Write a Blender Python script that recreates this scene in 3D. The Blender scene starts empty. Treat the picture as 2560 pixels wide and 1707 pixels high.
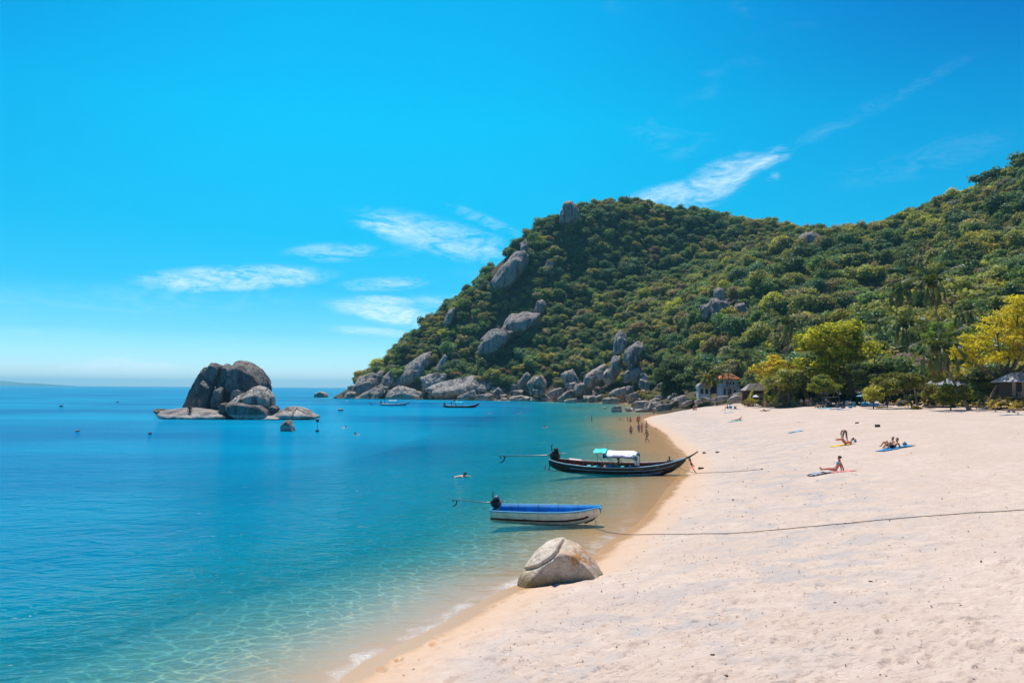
import bpy, bmesh, math, random
import numpy as np
from mathutils import Vector, Matrix, Quaternion, Euler

random.seed(7)
rng = np.random.default_rng(7)
scene = bpy.context.scene
C = scene.collection
R = math.radians
PI = math.pi

# ------------------------------------------------------------------ camera
CAM_H = 6.8
FPX = 1991.0                 # focal length in photo pixels (photo 2560 wide)
cam_data = bpy.data.cameras.new('camera')
cam_data.sensor_width = 36.0
cam_data.lens = FPX * 36.0 / 2560.0
cam_data.clip_start = 0.1
cam_data.clip_end = 60000.0
cam = bpy.data.objects.new('camera', cam_data)
C.objects.link(cam)
PITCH = math.atan2(971.5 - 853.5, FPX)
cam.matrix_world = (Matrix.Translation((0, 0, CAM_H)) @ Matrix.Rotation(PI / 2 + PITCH, 4, 'X')
                    @ Matrix.Rotation(R(0.38), 4, 'Z'))
scene.camera = cam
CM = cam.matrix_world.to_3x3()

# ------------------------------------------------------------------ sun and sky
SUN_AZ, SUN_EL = R(-20.0), R(69.0)      # azimuth from +Y towards +X, elevation
sun_vec = Vector((math.sin(SUN_AZ) * math.cos(SUN_EL), math.cos(SUN_AZ) * math.cos(SUN_EL), math.sin(SUN_EL)))
sun_data = bpy.data.lights.new('sun', 'SUN')
sun_data.energy = 5.0
sun_data.angle = R(0.53)
sun_data.color = (1.0, 0.94, 0.85)
sun = bpy.data.objects.new('sun', sun_data)
C.objects.link(sun)
sun.rotation_euler = sun_vec.to_track_quat('Z', 'Y').to_euler()
sun.location = (0, 0, 300)

scene.view_settings.view_transform = 'Standard'
scene.view_settings.look = 'None'
scene.view_settings.gamma = 1.0
scene.view_settings.exposure = 0.25
scene.view_settings.use_curve_mapping = False
scene.cycles.use_denoising = True
scene.cycles.use_adaptive_sampling = True
scene.cycles.adaptive_threshold = 0.015
scene.cycles.max_bounces = 6
scene.cycles.diffuse_bounces = 2
scene.cycles.glossy_bounces = 3
scene.cycles.transmission_bounces = 4
scene.cycles.transparent_max_bounces = 8
scene.cycles.caustics_reflective = False
scene.cycles.caustics_refractive = False
scene.cycles.sample_clamp_indirect = 4.0
scene.cycles.sample_clamp_direct = 2.0


class NT:
    """tiny node-tree helper"""
    def __init__(self, tree):
        self.t = tree
        self.n = tree.nodes
        self.l = tree.links
        self.dim = '3D'

    def node(self, kind, **kw):
        nd = self.n.new(kind)
        for k, v in kw.items():
            setattr(nd, k, v)
        return nd

    def put(self, sock, v):
        if isinstance(v, bpy.types.NodeSocket):
            self.l.new(v, sock)
        elif v is not None:
            sock.default_value = v

    def math(self, op, a, b=None, c=None, clamp=False):
        nd = self.node('ShaderNodeMath', operation=op, use_clamp=clamp)
        self.put(nd.inputs[0], a)
        if b is not None: self.put(nd.inputs[1], b)
        if c is not None: self.put(nd.inputs[2], c)
        return nd.outputs[0]

    def vmath(self, op, a, b=None, out=0):
        nd = self.node('ShaderNodeVectorMath', operation=op)
        self.put(nd.inputs[0], a)
        if b is not None: self.put(nd.inputs[1], b)
        return nd.outputs[out]

    def mix(self, f, a, b, mode='MIX'):
        nd = self.node('ShaderNodeMix', data_type='RGBA', blend_type=mode)
        self.put(nd.inputs[0], f)
        self.put(nd.inputs[6], col(a)); self.put(nd.inputs[7], col(b))
        return nd.outputs[2]

    def noise(self, vec, scale, detail=3.0, rough=0.55, out=0, dist=0.0, dim=None):
        nd = self.node('ShaderNodeTexNoise', noise_dimensions=dim or self.dim)
        if vec is not None: self.put(nd.inputs['Vector'], vec)
        nd.inputs['Scale'].default_value = scale
        nd.inputs['Detail'].default_value = detail
        nd.inputs['Roughness'].default_value = rough
        nd.inputs['Distortion'].default_value = dist
        return nd.outputs[out]

    def voro(self, vec, scale, feature='F1', out='Distance', smooth=None):
        nd = self.node('ShaderNodeTexVoronoi', feature=feature, voronoi_dimensions=self.dim)
        if vec is not None: self.put(nd.inputs['Vector'], vec)
        nd.inputs['Scale'].default_value = scale
        if smooth is not None: nd.inputs['Smoothness'].default_value = smooth
        return nd.outputs[out]

    def rng(self, v, a, b, c=0.0, d=1.0, smooth=False):
        nd = self.node('ShaderNodeMapRange', interpolation_type='SMOOTHSTEP' if smooth else 'LINEAR')
        self.put(nd.inputs[0], v)
        for i, x in enumerate((a, b, c, d)):
            nd.inputs[1 + i].default_value = x
        return nd.outputs[0]

    def ramp(self, f, stops, interp='LINEAR'):
        nd = self.node('ShaderNodeValToRGB')
        nd.color_ramp.interpolation = interp
        el = nd.color_ramp.elements
        while len(el) < len(stops): el.new(0.5)
        for e, (p, c_) in zip(el, stops):
            e.position = p; e.color = col(c_)
        self.put(nd.inputs[0], f)
        return nd.outputs[0]

    def mapping(self, vec, scale=(1, 1, 1), rot=(0, 0, 0), loc=(0, 0, 0)):
        nd = self.node('ShaderNodeMapping')
        self.put(nd.inputs[0], vec)
        nd.inputs[1].default_value = loc; nd.inputs[2].default_value = rot; nd.inputs[3].default_value = scale
        return nd.outputs[0]

    def bump(self, h, strength=0.5, dist=0.1, normal=None):
        nd = self.node('ShaderNodeBump')
        nd.inputs['Strength'].default_value = strength
        nd.inputs['Distance'].default_value = dist
        self.put(nd.inputs['Height'], h)
        if normal is not None: self.put(nd.inputs['Normal'], normal)
        return nd.outputs[0]


def col(c):
    if isinstance(c, (tuple, list)) and len(c) == 3:
        return (c[0], c[1], c[2], 1.0)
    return c


world = bpy.data.worlds.new('World')
scene.world = world
world.use_nodes = True
world.cycles.sampling_method = 'MANUAL'
world.cycles.sample_map_resolution = 512
w = NT(world.node_tree)
w.dim = '2D'
for n_ in list(w.n): w.n.remove(n_)
out_ = w.node('ShaderNodeOutputWorld')
bg = w.node('ShaderNodeBackground')
bg.inputs['Strength'].default_value = 0.15
w.l.new(bg.outputs[0], out_.inputs[0])
sky = w.node('ShaderNodeTexSky', sky_type='NISHITA')
sky.sun_disc = False
sky.sun_elevation = SUN_EL
sky.sun_rotation = SUN_AZ
sky.altitude = 0.0
sky.air_density = 1.0
sky.dust_density = 0.35
sky.ozone_density = 2.0
gen = w.node('ShaderNodeTexCoord').outputs['Generated']
sep = w.node('ShaderNodeSeparateXYZ'); w.l.new(gen, sep.inputs[0])
dx, dy, dz = sep.outputs
elev = w.math('ARCSINE', w.math('MAXIMUM', w.math('MINIMUM', dz, 0.9999), -0.05))      # radians
azim = w.math('ARCTAN2', dx, dy)
# deep tropical blue: less red and a little less green away from the horizon haze
tint = w.ramp(w.rng(elev, 0.0, 1.2), [
    (0.0, (0.95, 1.02, 1.30)), (0.025, (0.50, 0.82, 1.08)), (0.055, (0.22, 0.64, 0.88)), (0.10, (0.05, 0.58, 0.77)), (0.155, (0.01, 0.65, 0.78)), (0.27, (0.0, 0.86, 0.92)),
    (0.38, (0.0, 0.82, 0.95)), (0.6, (0.01, 0.62, 0.86)), (1.0, (0.03, 0.5, 0.8))])
skyc = w.mix(1.0, sky.outputs[0], tint, 'MULTIPLY')
# corner vignette put into the sky colour: darker towards the sides and upwards
off = w.rng(w.math('ABSOLUTE', w.math('SUBTRACT', azim, SUN_AZ + 0.2)), 0.08, 0.85, 0.0, 1.0, True)
offe = w.math('MULTIPLY', off, w.rng(elev, 0.06, 0.5, 0.0, 1.0, True))
skyc = w.mix(w.math('MULTIPLY', offe, 0.95, clamp=True), skyc, w.mix(1.0, skyc, (0.6, 0.33, 0.66), 'MULTIPLY'))
# wispy cirrus: (azimuth deg, elevation deg, half width deg, half height deg, tilt deg, strength)
CLOUDS = []


def cloud_px(px, py, hw, hh, tilt, s):
    d = CM @ Vector(((px - 1280) / FPX, (853.5 - py) / FPX, -1.0))
    d.normalize()
    CLOUDS.append((math.atan2(d.x, d.y), math.asin(d.z), hw / FPX, hh / FPX, R(tilt), s))


K = 2560 / 2352
for a_ in [(545, 640, 165, 24, 5, .9), (520, 655, 100, 12, 8, .75), (765, 580, 85, 18, 4, .55), (1010, 545, 165, 36, -12, .62), (905, 528, 75, 14, -8, .8),
           (880, 652, 85, 14, 4, .6), (885, 690, 65, 10, -2, .75), (905, 722, 130, 22, -8, .95), (1050, 695, 110, 16, 0, .45),
           (865, 762, 110, 10, -2, .55), (1120, 510, 80, 14, -22, .4), (1650, 415, 85, 36, 25, .7), (1735, 375, 75, 18, 14, .62),
           (1530, 455, 90, 26, 10, .7), (1980, 258, 190, 14, 20, .10), (2110, 370, 150, 30, 8, .08), (285, 848, 110, 16, 0, .95), (268, 836, 45, 14, 0, .9),
           (1775, 408, 14, 10, 0, .4), (210, 768, 260, 12, 0, .13), (300, 690, 330, 30, 4, .13)]:
    cloud_px(a_[0] * K, a_[1] * K, a_[2] * K, a_[3] * K, a_[4], a_[5])
comb = w.node('ShaderNodeCombineXYZ'); w.put(comb.inputs[0], azim); w.put(comb.inputs[1], elev)
ae = comb.outputs[0]
n1 = w.noise(w.mapping(ae, (14, 46, 1), (0, 0, R(-9))), 1.0, 7.0, 0.62, dist=1.2)
n2 = w.noise(w.mapping(ae, (60, 190, 1), (0, 0, R(-14)), (3, 5, 0)), 1.0, 6.0, 0.65, dist=0.8)
nn = w.math('ADD', w.math('MULTIPLY', n1, 0.62), w.math('MULTIPLY', n2, 0.38))
tot = None
for (a0, e0, hw, hh, ti, s) in CLOUDS:
    da = w.math('SUBTRACT', azim, a0); de = w.math('SUBTRACT', elev, e0)
    u = w.math('ADD', w.math('MULTIPLY', da, math.cos(ti) / hw), w.math('MULTIPLY', de, math.sin(ti) / hw))
    v = w.math('ADD', w.math('MULTIPLY', da, -math.sin(ti) / hh), w.math('MULTIPLY', de, math.cos(ti) / hh))
    r2 = w.math('ADD', w.math('MULTIPLY', u, u), w.math('MULTIPLY', v, v))
    m_ = w.math('MULTIPLY', w.rng(r2, 2.2, 0.0, 0.0, 1.0, True), s)
    tot = m_ if tot is None else w.math('MAXIMUM', tot, m_)
# thin scattered wisps over the whole dome
far = w.math('MULTIPLY', w.rng(w.noise(w.mapping(ae, (3.0, 9, 1), (0, 0, 0), (1.7, 0.4, 0)), 1.0, 3.0, 0.5), 0.66, 0.85), 0.3)
env = w.math('MAXIMUM', tot, far)
dens = w.math('MULTIPLY', env, w.rng(w.math('ADD', nn, w.math('MULTIPLY', env, 0.16)), 0.46, 0.78, 0.0, 1.0), clamp=True)
dens = w.math('MULTIPLY', dens, w.rng(elev, 0.0, 0.02))
skyc = w.mix(w.math('MULTIPLY', dens, 0.85), skyc, (5.6, 6.6, 7.2))
w.l.new(skyc, bg.inputs['Color'])


# ------------------------------------------------------------------ placing by photo pixel
def ray(px, py):
    return CM @ Vector(((px - 1280) / FPX, (853.5 - py) / FPX, -1.0))


def W(px, py, D):
    """world point on the ray through a photo pixel, at ground distance y = D"""
    d = ray(px, py)
    t = D / d.y
    return Vector((d.x * t, D, CAM_H + d.z * t))


def Gz(px, py, z=0.0):
    d = ray(px, py)
    t = (z - CAM_H) / d.z
    return Vector((d.x * t, d.y * t, z))


def proj(p):
    """world points (n,3) -> pixel x, y, depth"""
    q = (np.asarray(p, float) - np.array([0, 0, CAM_H])) @ np.array(CM)
    dep = -q[:, 2]
    ds = np.where(dep > 0.1, dep, 0.1)
    return 1280 + FPX * q[:, 0] / ds, 853.5 - FPX * q[:, 1] / ds, dep


# ------------------------------------------------------------------ numpy noise
def _hash(ix, iy, seed):
    h = (ix.astype(np.int64) * 374761393 + iy.astype(np.int64) * 668265263 + seed * 1442695041) & 0xFFFFFFFF
    h = ((h ^ (h >> 13)) * 1274126177) & 0xFFFFFFFF
    return ((h ^ (h >> 16)) & 0xFFFF) / 65535.0


def vnoise(x, y, seed=0):
    ix = np.floor(x); iy = np.floor(y)
    fx = x - ix; fy = y - iy
    fx = fx * fx * (3 - 2 * fx); fy = fy * fy * (3 - 2 * fy)
    a = _hash(ix, iy, seed); b = _hash(ix + 1, iy, seed)
    c = _hash(ix, iy + 1, seed); d = _hash(ix + 1, iy + 1, seed)
    return (a * (1 - fx) + b * fx) * (1 - fy) + (c * (1 - fx) + d * fx) * fy


def fbm(x, y, seed=0, oct=4, gain=0.5):
    s = 0; a = 1.0; t = 0
    for o in range(oct):
        s = s + a * vnoise(x * 2 ** o, y * 2 ** o, seed + o * 17); t += a; a *= gain
    return s / t - 0.5


# ------------------------------------------------------------------ objects
def tag(o, label=None, cat=None, group=None, kind=None):
    if label: o['label'] = label
    if cat: o['category'] = cat
    if group: o['group'] = group
    if kind: o['kind'] = kind
    return o


def mesh_np(name, verts, faces, mat=None, smooth=True):
    me = bpy.data.meshes.new(name)
    verts = np.asarray(verts, np.float32); faces = np.asarray(faces, np.int32)
    k = faces.shape[1]
    me.vertices.add(len(verts)); me.vertices.foreach_set('co', verts.ravel())
    me.loops.add(faces.size); me.loops.foreach_set('vertex_index', faces.ravel())
    me.polygons.add(len(faces))
    me.polygons.foreach_set('loop_start', np.arange(0, faces.size, k, dtype=np.int32))
    me.polygons.foreach_set('use_smooth', np.full(len(faces), smooth))
    me.update(calc_edges=True)
    if mat: me.materials.append(mat)
    return me


def link(name, me, parent=None, loc=None, rot=None, scale=None):
    o = bpy.data.objects.new(name, me)
    C.objects.link(o)
    if parent: o.parent = parent
    if loc is not None: o.location = loc
    if rot is not None: o.rotation_euler = rot
    if scale is not None: o.scale = (scale,) * 3 if isinstance(scale, (int, float)) else scale
    return o


def empty(name, loc=(0, 0, 0), rot=(0, 0, 0), scale=1.0):
    return link(name, None, None, loc, rot, scale)


def attr(me, name, data):
    a = me.attributes.new(name, 'FLOAT', 'POINT')
    a.data.foreach_set('value', np.asarray(data, np.float32))


def new_mat(name):
    m = bpy.data.materials.new(name)
    m.use_nodes = True
    t = NT(m.node_tree)
    for n_ in list(t.n): t.n.remove(n_)
    o = t.node('ShaderNodeOutputMaterial')
    return m, t, o


def princ(t, o, color, rough=0.8, normal=None, spec=0.3, metal=0.0):
    p = t.node('ShaderNodeBsdfPrincipled')
    t.put(p.inputs['Base Color'], col(color))
    t.put(p.inputs['Roughness'], rough)
    p.inputs['Metallic'].default_value = metal
    t.put(p.inputs['Specular IOR Level'], spec)
    if normal is not None: t.put(p.inputs['Normal'], normal)
    t.l.new(p.outputs[0], o.inputs[0])
    return p


def simple(name, c, rough=0.7, var=0.15, scale=6.0, spec=0.3, metal=0.0, bump=0.0):
    """a plain painted / dyed / cut material with grain and wear"""
    m, t, o = new_mat(name)
    tc = t.node('ShaderNodeTexCoord').outputs['Object']
    n = t.noise(tc, scale, 4.0, 0.6)
    c2 = tuple(max(0, x * (1 - var * 1.6)) for x in c)
    c3 = tuple(min(1, x * (1 + var)) for x in c)
    cc = t.mix(t.rng(n, 0.3, 0.7), c2, c3)
    nm = t.bump(t.noise(tc, scale * 6, 3), 0.5, bump) if bump else None
    princ(t, o, cc, t.rng(n, 0.2, 0.8, rough * 0.85, min(1, rough * 1.15)), nm, spec, metal)
    return m
# ------------------------------------------------------------------ shoreline (photo pixels on the waterline, z = 0)
SHORE_PX = [(862, 1690), (905, 1654), (985, 1615), (1088, 1567), (1180, 1515), (1250, 1477), (1330, 1448), (1420, 1425), (1491, 1384), (1513, 1359),
            (1551, 1337), (1597, 1306), (1635, 1265), (1667, 1220), (1688, 1200), (1700, 1186), (1708, 1165), (1702, 1146), (1694, 1130), (1681, 1121),
            (1672, 1111), (1660, 1096), (1654, 1085), (1633, 1071), (1622, 1065), (1606, 1055), (1602, 1048), (1620, 1041), (1650, 1036), (1681, 1030)]
shore = [(-34, -160), (-16, -60), (-9, -8), (-6.2, 8)] + [tuple(Gz(*p)[:2]) for p in SHORE_PX]
BEACH_N = len(shore)
shore += [(46, 246), (47, 290), (57, 340), (58, 382), (48, 405), (38, 432), (22, 450), (0, 462), (-28, 474), (-58, 488), (-84, 498), (-106, 512),
          (-118, 532), (-104, 560), (-40, 640), (120, 760), (420, 900), (900, 1100)]
land = shore + [(900, -160)]
SH = np.array(shore)
LP = np.array(land)


def shore_dist(x, y):
    """signed distance to the waterline, positive on land"""
    x = np.asarray(x, float); y = np.asarray(y, float)
    d2 = np.full(x.shape, 1e12)
    for i in range(len(SH) - 1):
        ax, ay = SH[i]; bx, by = SH[i + 1]
        ex, ey = bx - ax, by - ay
        t = np.clip(((x - ax) * ex + (y - ay) * ey) / (ex * ex + ey * ey), 0, 1)
        d2 = np.minimum(d2, (x - ax - t * ex) ** 2 + (y - ay - t * ey) ** 2)
    ins = np.zeros(x.shape, bool)
    n = len(LP)
    for i in range(n):
        x1, y1 = LP[i]; x2, y2 = LP[(i + 1) % n]
        if y1 == y2: continue
        cr = ((y1 > y) != (y2 > y)) & (x < (x2 - x1) * (y - y1) / (y2 - y1) + x1)
        ins ^= cr
    d = np.sqrt(d2)
    return np.where(ins, d, -d)


def beach_h(x, y, d=None):
    x = np.asarray(x, float); y = np.asarray(y, float)
    if d is None: d = shore_dist(x, y)
    a = np.maximum(-d, 0)
    dp = np.maximum(d, 0)
    up = 4.6 * (1 - np.exp(-dp / 17.0)) * (dp + .25) / (dp + 1.9)
    swell = fbm(x / 9.0, y / 14.0, 5, 3) * 0.5 + fbm(x / 3.0, y / 4.0, 9, 2) * 0.12
    up = up + swell * np.clip(np.maximum(d, 0) / 8.0, 0, 1)
    # shelving sand, then a slow drop; shallower reef flat inside the cove
    cove = np.clip((y - 24) / 34, 0, 1) * np.clip((x + 40) / 60, 0, 1)
    dn = np.where(a < 14, 0.05 * a + 0.0115 * a * a, 2.954 + (a - 14) * 0.15)
    dn = dn * (1 - 0.82 * cove)
    dn = np.minimum(dn, 14) + fbm(x / 12.0, y / 12.0, 21, 3) * np.clip(a / 12, 0, 1) * 0.7
    return np.where(d > 0, up, -np.maximum(dn, 0.004 * a))


# ------------------------------------------------------------------ hill control points: (view px x, view px y, distance)
HP = []
TREE = 10.5


def hv(x, y, D, tree=True):
    p = W(x * K, y * K, D)
    HP.append((p.x, p.y, p.z - (TREE if tree else 0)))


for a_ in [(895, 842, 512), (950, 782, 522), (1000, 747, 530), (1030, 717, 535), (1100, 665, 545), (1130, 645, 548), (1200, 565, 560), (1240, 530, 565),
           (1290, 492, 570), (1345, 478, 575), (1420, 466, 580), (1500, 472, 585), (1580, 466, 590), (1650, 480, 595), (1720, 492, 600), (1800, 508, 610)]:
    hv(*a_)
    p = HP[-1]
    HP.append((p[0] * 1.22, p[1] * 1.22, max(-15, p[2] * 0.45 - 12)))
for a_ in [(960, 850, 500), (1050, 790, 512), (1120, 740, 522), (1120, 830, 490), (1200, 650, 540), (1200, 740, 512), (1200, 830, 478), (1300, 560, 556), (1300, 650, 532),
           (1300, 740, 500), (1300, 840, 455), (1400, 560, 556), (1400, 650, 525), (1400, 740, 480), (1400, 840, 430), (1480, 880, 405), (1500, 560, 556), (1500, 640, 520),
           (1520, 720, 450), (1520, 820, 395), (1620, 545, 560), (1650, 590, 520), (1750, 545, 545),
           (1820, 530, 450), (1900, 512, 440), (1980, 515, 432), (2060, 497, 425), (2110, 487, 420), (2170, 465, 415), (2250, 412, 410), (2352, 355, 402), (2480, 300, 400),
           (1740, 585, 440), (1640, 640, 432), (1600, 700, 400), (1600, 790, 350), (1600, 850, 315), (1700, 690, 365), (1700, 780, 305), (1700, 850, 268),
           (1820, 600, 400), (1820, 690, 335), (1820, 770, 270), (1950, 590, 380), (1950, 680, 310), (1950, 770, 235), (2080, 560, 375), (2080, 650, 300), (2080, 740, 225),
           (2200, 520, 365), (2200, 620, 290), (2200, 720, 210), (2352, 480, 330), (2352, 580, 265), (2352, 690, 195), (2480, 560, 270), (2480, 680, 190)]:
    hv(*a_)
for (x, y, D) in [(2170, 465, 415), (2250, 412, 410), (2352, 355, 402), (2480, 300, 400)]:
    p = W(x * K, y * K, D)
    HP.append((p.x * 1.4, p.y * 1.4, p.z * 0.75))
# foot of the slope and the flat behind the beach
for (x, y, z) in [(-108, 512, 2), (-84, 500, 2), (-58, 490, 2), (-28, 478, 2), (0, 466, 2), (22, 455, 2), (40, 435, 2), (52, 410, 2), (64, 385, 3), (66, 340, 3), (60, 300, 4),
                  (66, 270, 4.5), (75, 250, 4.5), (85, 225, 4.3), (90, 200, 4.0), (96, 180, 3.6), (98, 150, 3.5), (104, 125, 3.4), (112, 100, 3.4), (125, 60, 4), (130, 10, 5), (130, -80, 6),
                  (60, 180, 1.5), (70, 120, 1.5), (60, 220, 2), (180, 60, 30), (260, 20, 62), (260, 150, 90), (180, 130, 38), (340, 260, 135), (60, 20, 0), (40, 60, -2), (30, 150, -4), (10, 300, -12),
                  (-60, 380, -25), (-140, 480, -20), (-150, 560, -25)]:
    HP.append((x, y, z))
HPA = np.array(HP)


def _phi(r2):
    return 0.5 * r2 * np.log(r2 + 1e-9)


_n = len(HPA)
_A = np.zeros((_n + 3, _n + 3))
_d2 = ((HPA[:, None, :2] - HPA[None, :, :2]) ** 2).sum(-1) / 1e4
_A[:_n, :_n] = _phi(_d2) + np.eye(_n) * 0.004
_A[:_n, _n] = 1; _A[:_n, _n + 1:] = HPA[:, :2] / 100
_A[_n, :_n] = 1; _A[_n + 1:, :_n] = HPA[:, :2].T / 100
_sol = np.linalg.solve(_A, np.concatenate([HPA[:, 2], np.zeros(3)]))


def hill_h(x, y):
    x = np.asarray(x, float); y = np.asarray(y, float)
    s = np.zeros(x.shape) + _sol[_n] + _sol[_n + 1] * x / 100 + _sol[_n + 2] * y / 100
    for i in range(_n):
        s += _sol[i] * _phi(((x - HPA[i, 0]) ** 2 + (y - HPA[i, 1]) ** 2) / 1e4)
    return s


# ---- hill mesh
gx = np.arange(-190, 640.1, 5.0); gy = np.arange(-70, 820.1, 5.0)
HX, HY = np.meshgrid(gx, gy)
HZ = np.minimum(hill_h(HX, HY), 158.0)
HZ = HZ + np.clip((HZ - 5) / 20, 0, 1) * (fbm(HX / 34, HY / 34, 3, 4) * 9 + fbm(HX / 11, HY / 11, 4, 2) * 2.5)


def bil(x, y):
    """hill mesh height at points"""
    u = np.clip((np.asarray(x, float) - gx[0]) / 5.0, 0, len(gx) - 1.001); v = np.clip((np.asarray(y, float) - gy[0]) / 5.0, 0, len(gy) - 1.001)
    i = u.astype(int); j = v.astype(int); fu = u - i; fv = v - j
    return (HZ[j, i] * (1 - fu) + HZ[j, i + 1] * fu) * (1 - fv) + (HZ[j + 1, i] * (1 - fu) + HZ[j + 1, i + 1] * fu) * fv


def ground(x, y):
    x = np.atleast_1d(np.asarray(x, float)); y = np.atleast_1d(np.asarray(y, float))
    h = beach_h(x, y)
    return np.maximum(h, np.where((y < 800) & (x > -185), bil(x, y), -99))


def gz1(x, y):
    return float(ground(x, y)[0])


def Gt(px, py, dz=0.0):
    """where the ray through a photo pixel first meets the ground"""
    d = ray(px, py)
    t = np.concatenate([np.arange(5, 120, 0.25), np.arange(120, 700, 1.0)])
    h = ground(d.x * t, d.y * t)
    z = CAM_H + d.z * t
    k = int(np.argmax(z <= h + dz))
    if k > 0:
        a0 = z[k - 1] - h[k - 1] - dz; a1 = z[k] - h[k] - dz
        f = a0 / (a0 - a1 + 1e-9); tt = t[k - 1] + f * (t[k] - t[k - 1])
    else:
        tt = t[k]
    return Vector((d.x * tt, d.y * tt, CAM_H + d.z * tt))


def grid_faces(nr, nc):
    a = np.arange(nr * nc).reshape(nr, nc)
    return np.stack([a[:-1, :-1].ravel(), a[:-1, 1:].ravel(), a[1:, 1:].ravel(), a[1:, :-1].ravel()], 1)


def compact(v, f, *attrs):
    used = np.unique(f)
    m = np.full(len(v), -1, np.int64); m[used] = np.arange(len(used))
    return (v[used], m[f]) + tuple(a[used] for a in attrs)


# ---- materials of the ground
def mat_sand():
    m, t, o = new_mat('sand'); t.dim = '2D'
    pos = t.node('ShaderNodeNewGeometry').outputs['Position']
    sx = t.node('ShaderNodeSeparateXYZ'); t.l.new(pos, sx.inputs[0])
    z = sx.outputs[2]
    big = t.noise(pos, 0.22, 3, 0.55)
    mid = t.noise(pos, 1.7, 4, 0.6)
    fine = t.noise(pos, 38, 2, 0.6)
    c = t.mix(t.rng(big, 0.35, 0.65), (0.515, 0.41, 0.335), (0.575, 0.47, 0.39))
    c = t.mix(t.rng(mid, 0.3, 0.75), c, (0.465, 0.365, 0.295))
    c = t.mix(t.rng(fine, 0.35, 0.75, 0.0, 0.35), c, (0.38, 0.31, 0.27))
    # coarse greyish grit lying in patches along the berm
    at = t.node('ShaderNodeAttribute'); at.attribute_name = 'berm'
    g = t.math('MULTIPLY', at.outputs['Fac'], t.rng(t.noise(pos, 0.55, 5, 0.65), 0.47, 0.60), clamp=True)
    c = t.mix(t.math('MULTIPLY', g, 0.75), c, (0.37, 0.335, 0.32))
    # wet band near the waterline and sea floor
    wz = t.math('ADD', z, t.math('MULTIPLY', t.math('SUBTRACT', t.noise(pos, 0.5, 3), 0.5), 0.12))
    damp = t.rng(wz, 0.55, 0.12, 0.0, 1.0, True)
    wet = t.rng(wz, 0.14, 0.03, 0.0, 1.0, True)
    c = t.mix(t.math('MULTIPLY', damp, 0.7), c, (0.54, 0.37, 0.245))
    c = t.mix(wet, c, (0.50, 0.285, 0.125))
    # reef rubble and weed on the deeper floor of the cove
    ra = t.node('ShaderNodeAttribute'); ra.attribute_name = 'reef'
    rf = t.math('MULTIPLY', ra.outputs['Fac'], t.rng(t.noise(pos, 0.11, 5, 0.62), 0.40, 0.60), clamp=True)
    c = t.mix(rf, c, t.mix(t.noise(pos, 0.9, 3), (0.045, 0.05, 0.03), (0.17, 0.13, 0.07)))
    dry = t.rng(wz, 0.2, 0.7)
    dim = t.voro(t.vmath('ADD', pos, t.vmath('SCALE', t.noise(pos, 3.0, 2, out=1), None)), 2.2, 'F1')
    dim2 = t.voro(t.vmath('ADD', pos, t.vmath('SCALE', t.noise(pos, 2.0, 2, out=1), None)), 4.1, 'F1')
    h = t.math('ADD', t.math('MULTIPLY', t.rng(dim, 0.0, 0.5, 0, 1, True), 0.07), t.math('MULTIPLY', t.noise(pos, 9.0, 3, 0.6), 0.022))
    h = t.math('ADD', h, t.math('MULTIPLY', t.rng(dim2, 0.0, 0.5, 0, 1, True), 0.035))
    h = t.math('MULTIPLY', h, dry)
    h = t.math('ADD', h, t.math('MULTIPLY', t.noise(pos, 60, 2), 0.004))
    nm = t.bump(h, 0.42, 1.0)
    rough = t.rng(wet, 0, 1, 0.95, 0.22)
    princ(t, o, c, rough, nm, t.rng(wet, 0, 1, 0.1, 0.6))
    return m


def mat_soil():
    m, t, o = new_mat('forest_floor')
    pos = t.node('ShaderNodeNewGeometry').outputs['Position']
    c = t.mix(t.noise(pos, 0.3, 5, 0.6), (0.03, 0.035, 0.016), (0.12, 0.09, 0.055))
    princ(t, o, c, 0.95, t.bump(t.noise(pos, 1.2, 4), 0.6, 0.6), 0.1)
    return m


M_SAND = mat_sand()
M_SOIL = mat_soil()

# ---- polar ground sheet round the viewpoint: fine near the camera, coarse far away
ang_in = np.linspace(R(-37), R(37), 430)
ang_out = np.linspace(R(37), R(323), 60)[1:-1]
ANG = np.concatenate([ang_in, ang_out, [R(323)]])       # closes on itself
RB = np.concatenate([np.geomspace(3.5, 150, 700), np.geomspace(150, 1400, 90)[1:]])
TT, RR = np.meshgrid(ANG, RB)
BX = RR * np.sin(TT); BY = RR * np.cos(TT)
BD = shore_dist(BX, BY)
BZ = beach_h(BX, BY, BD)
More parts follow.
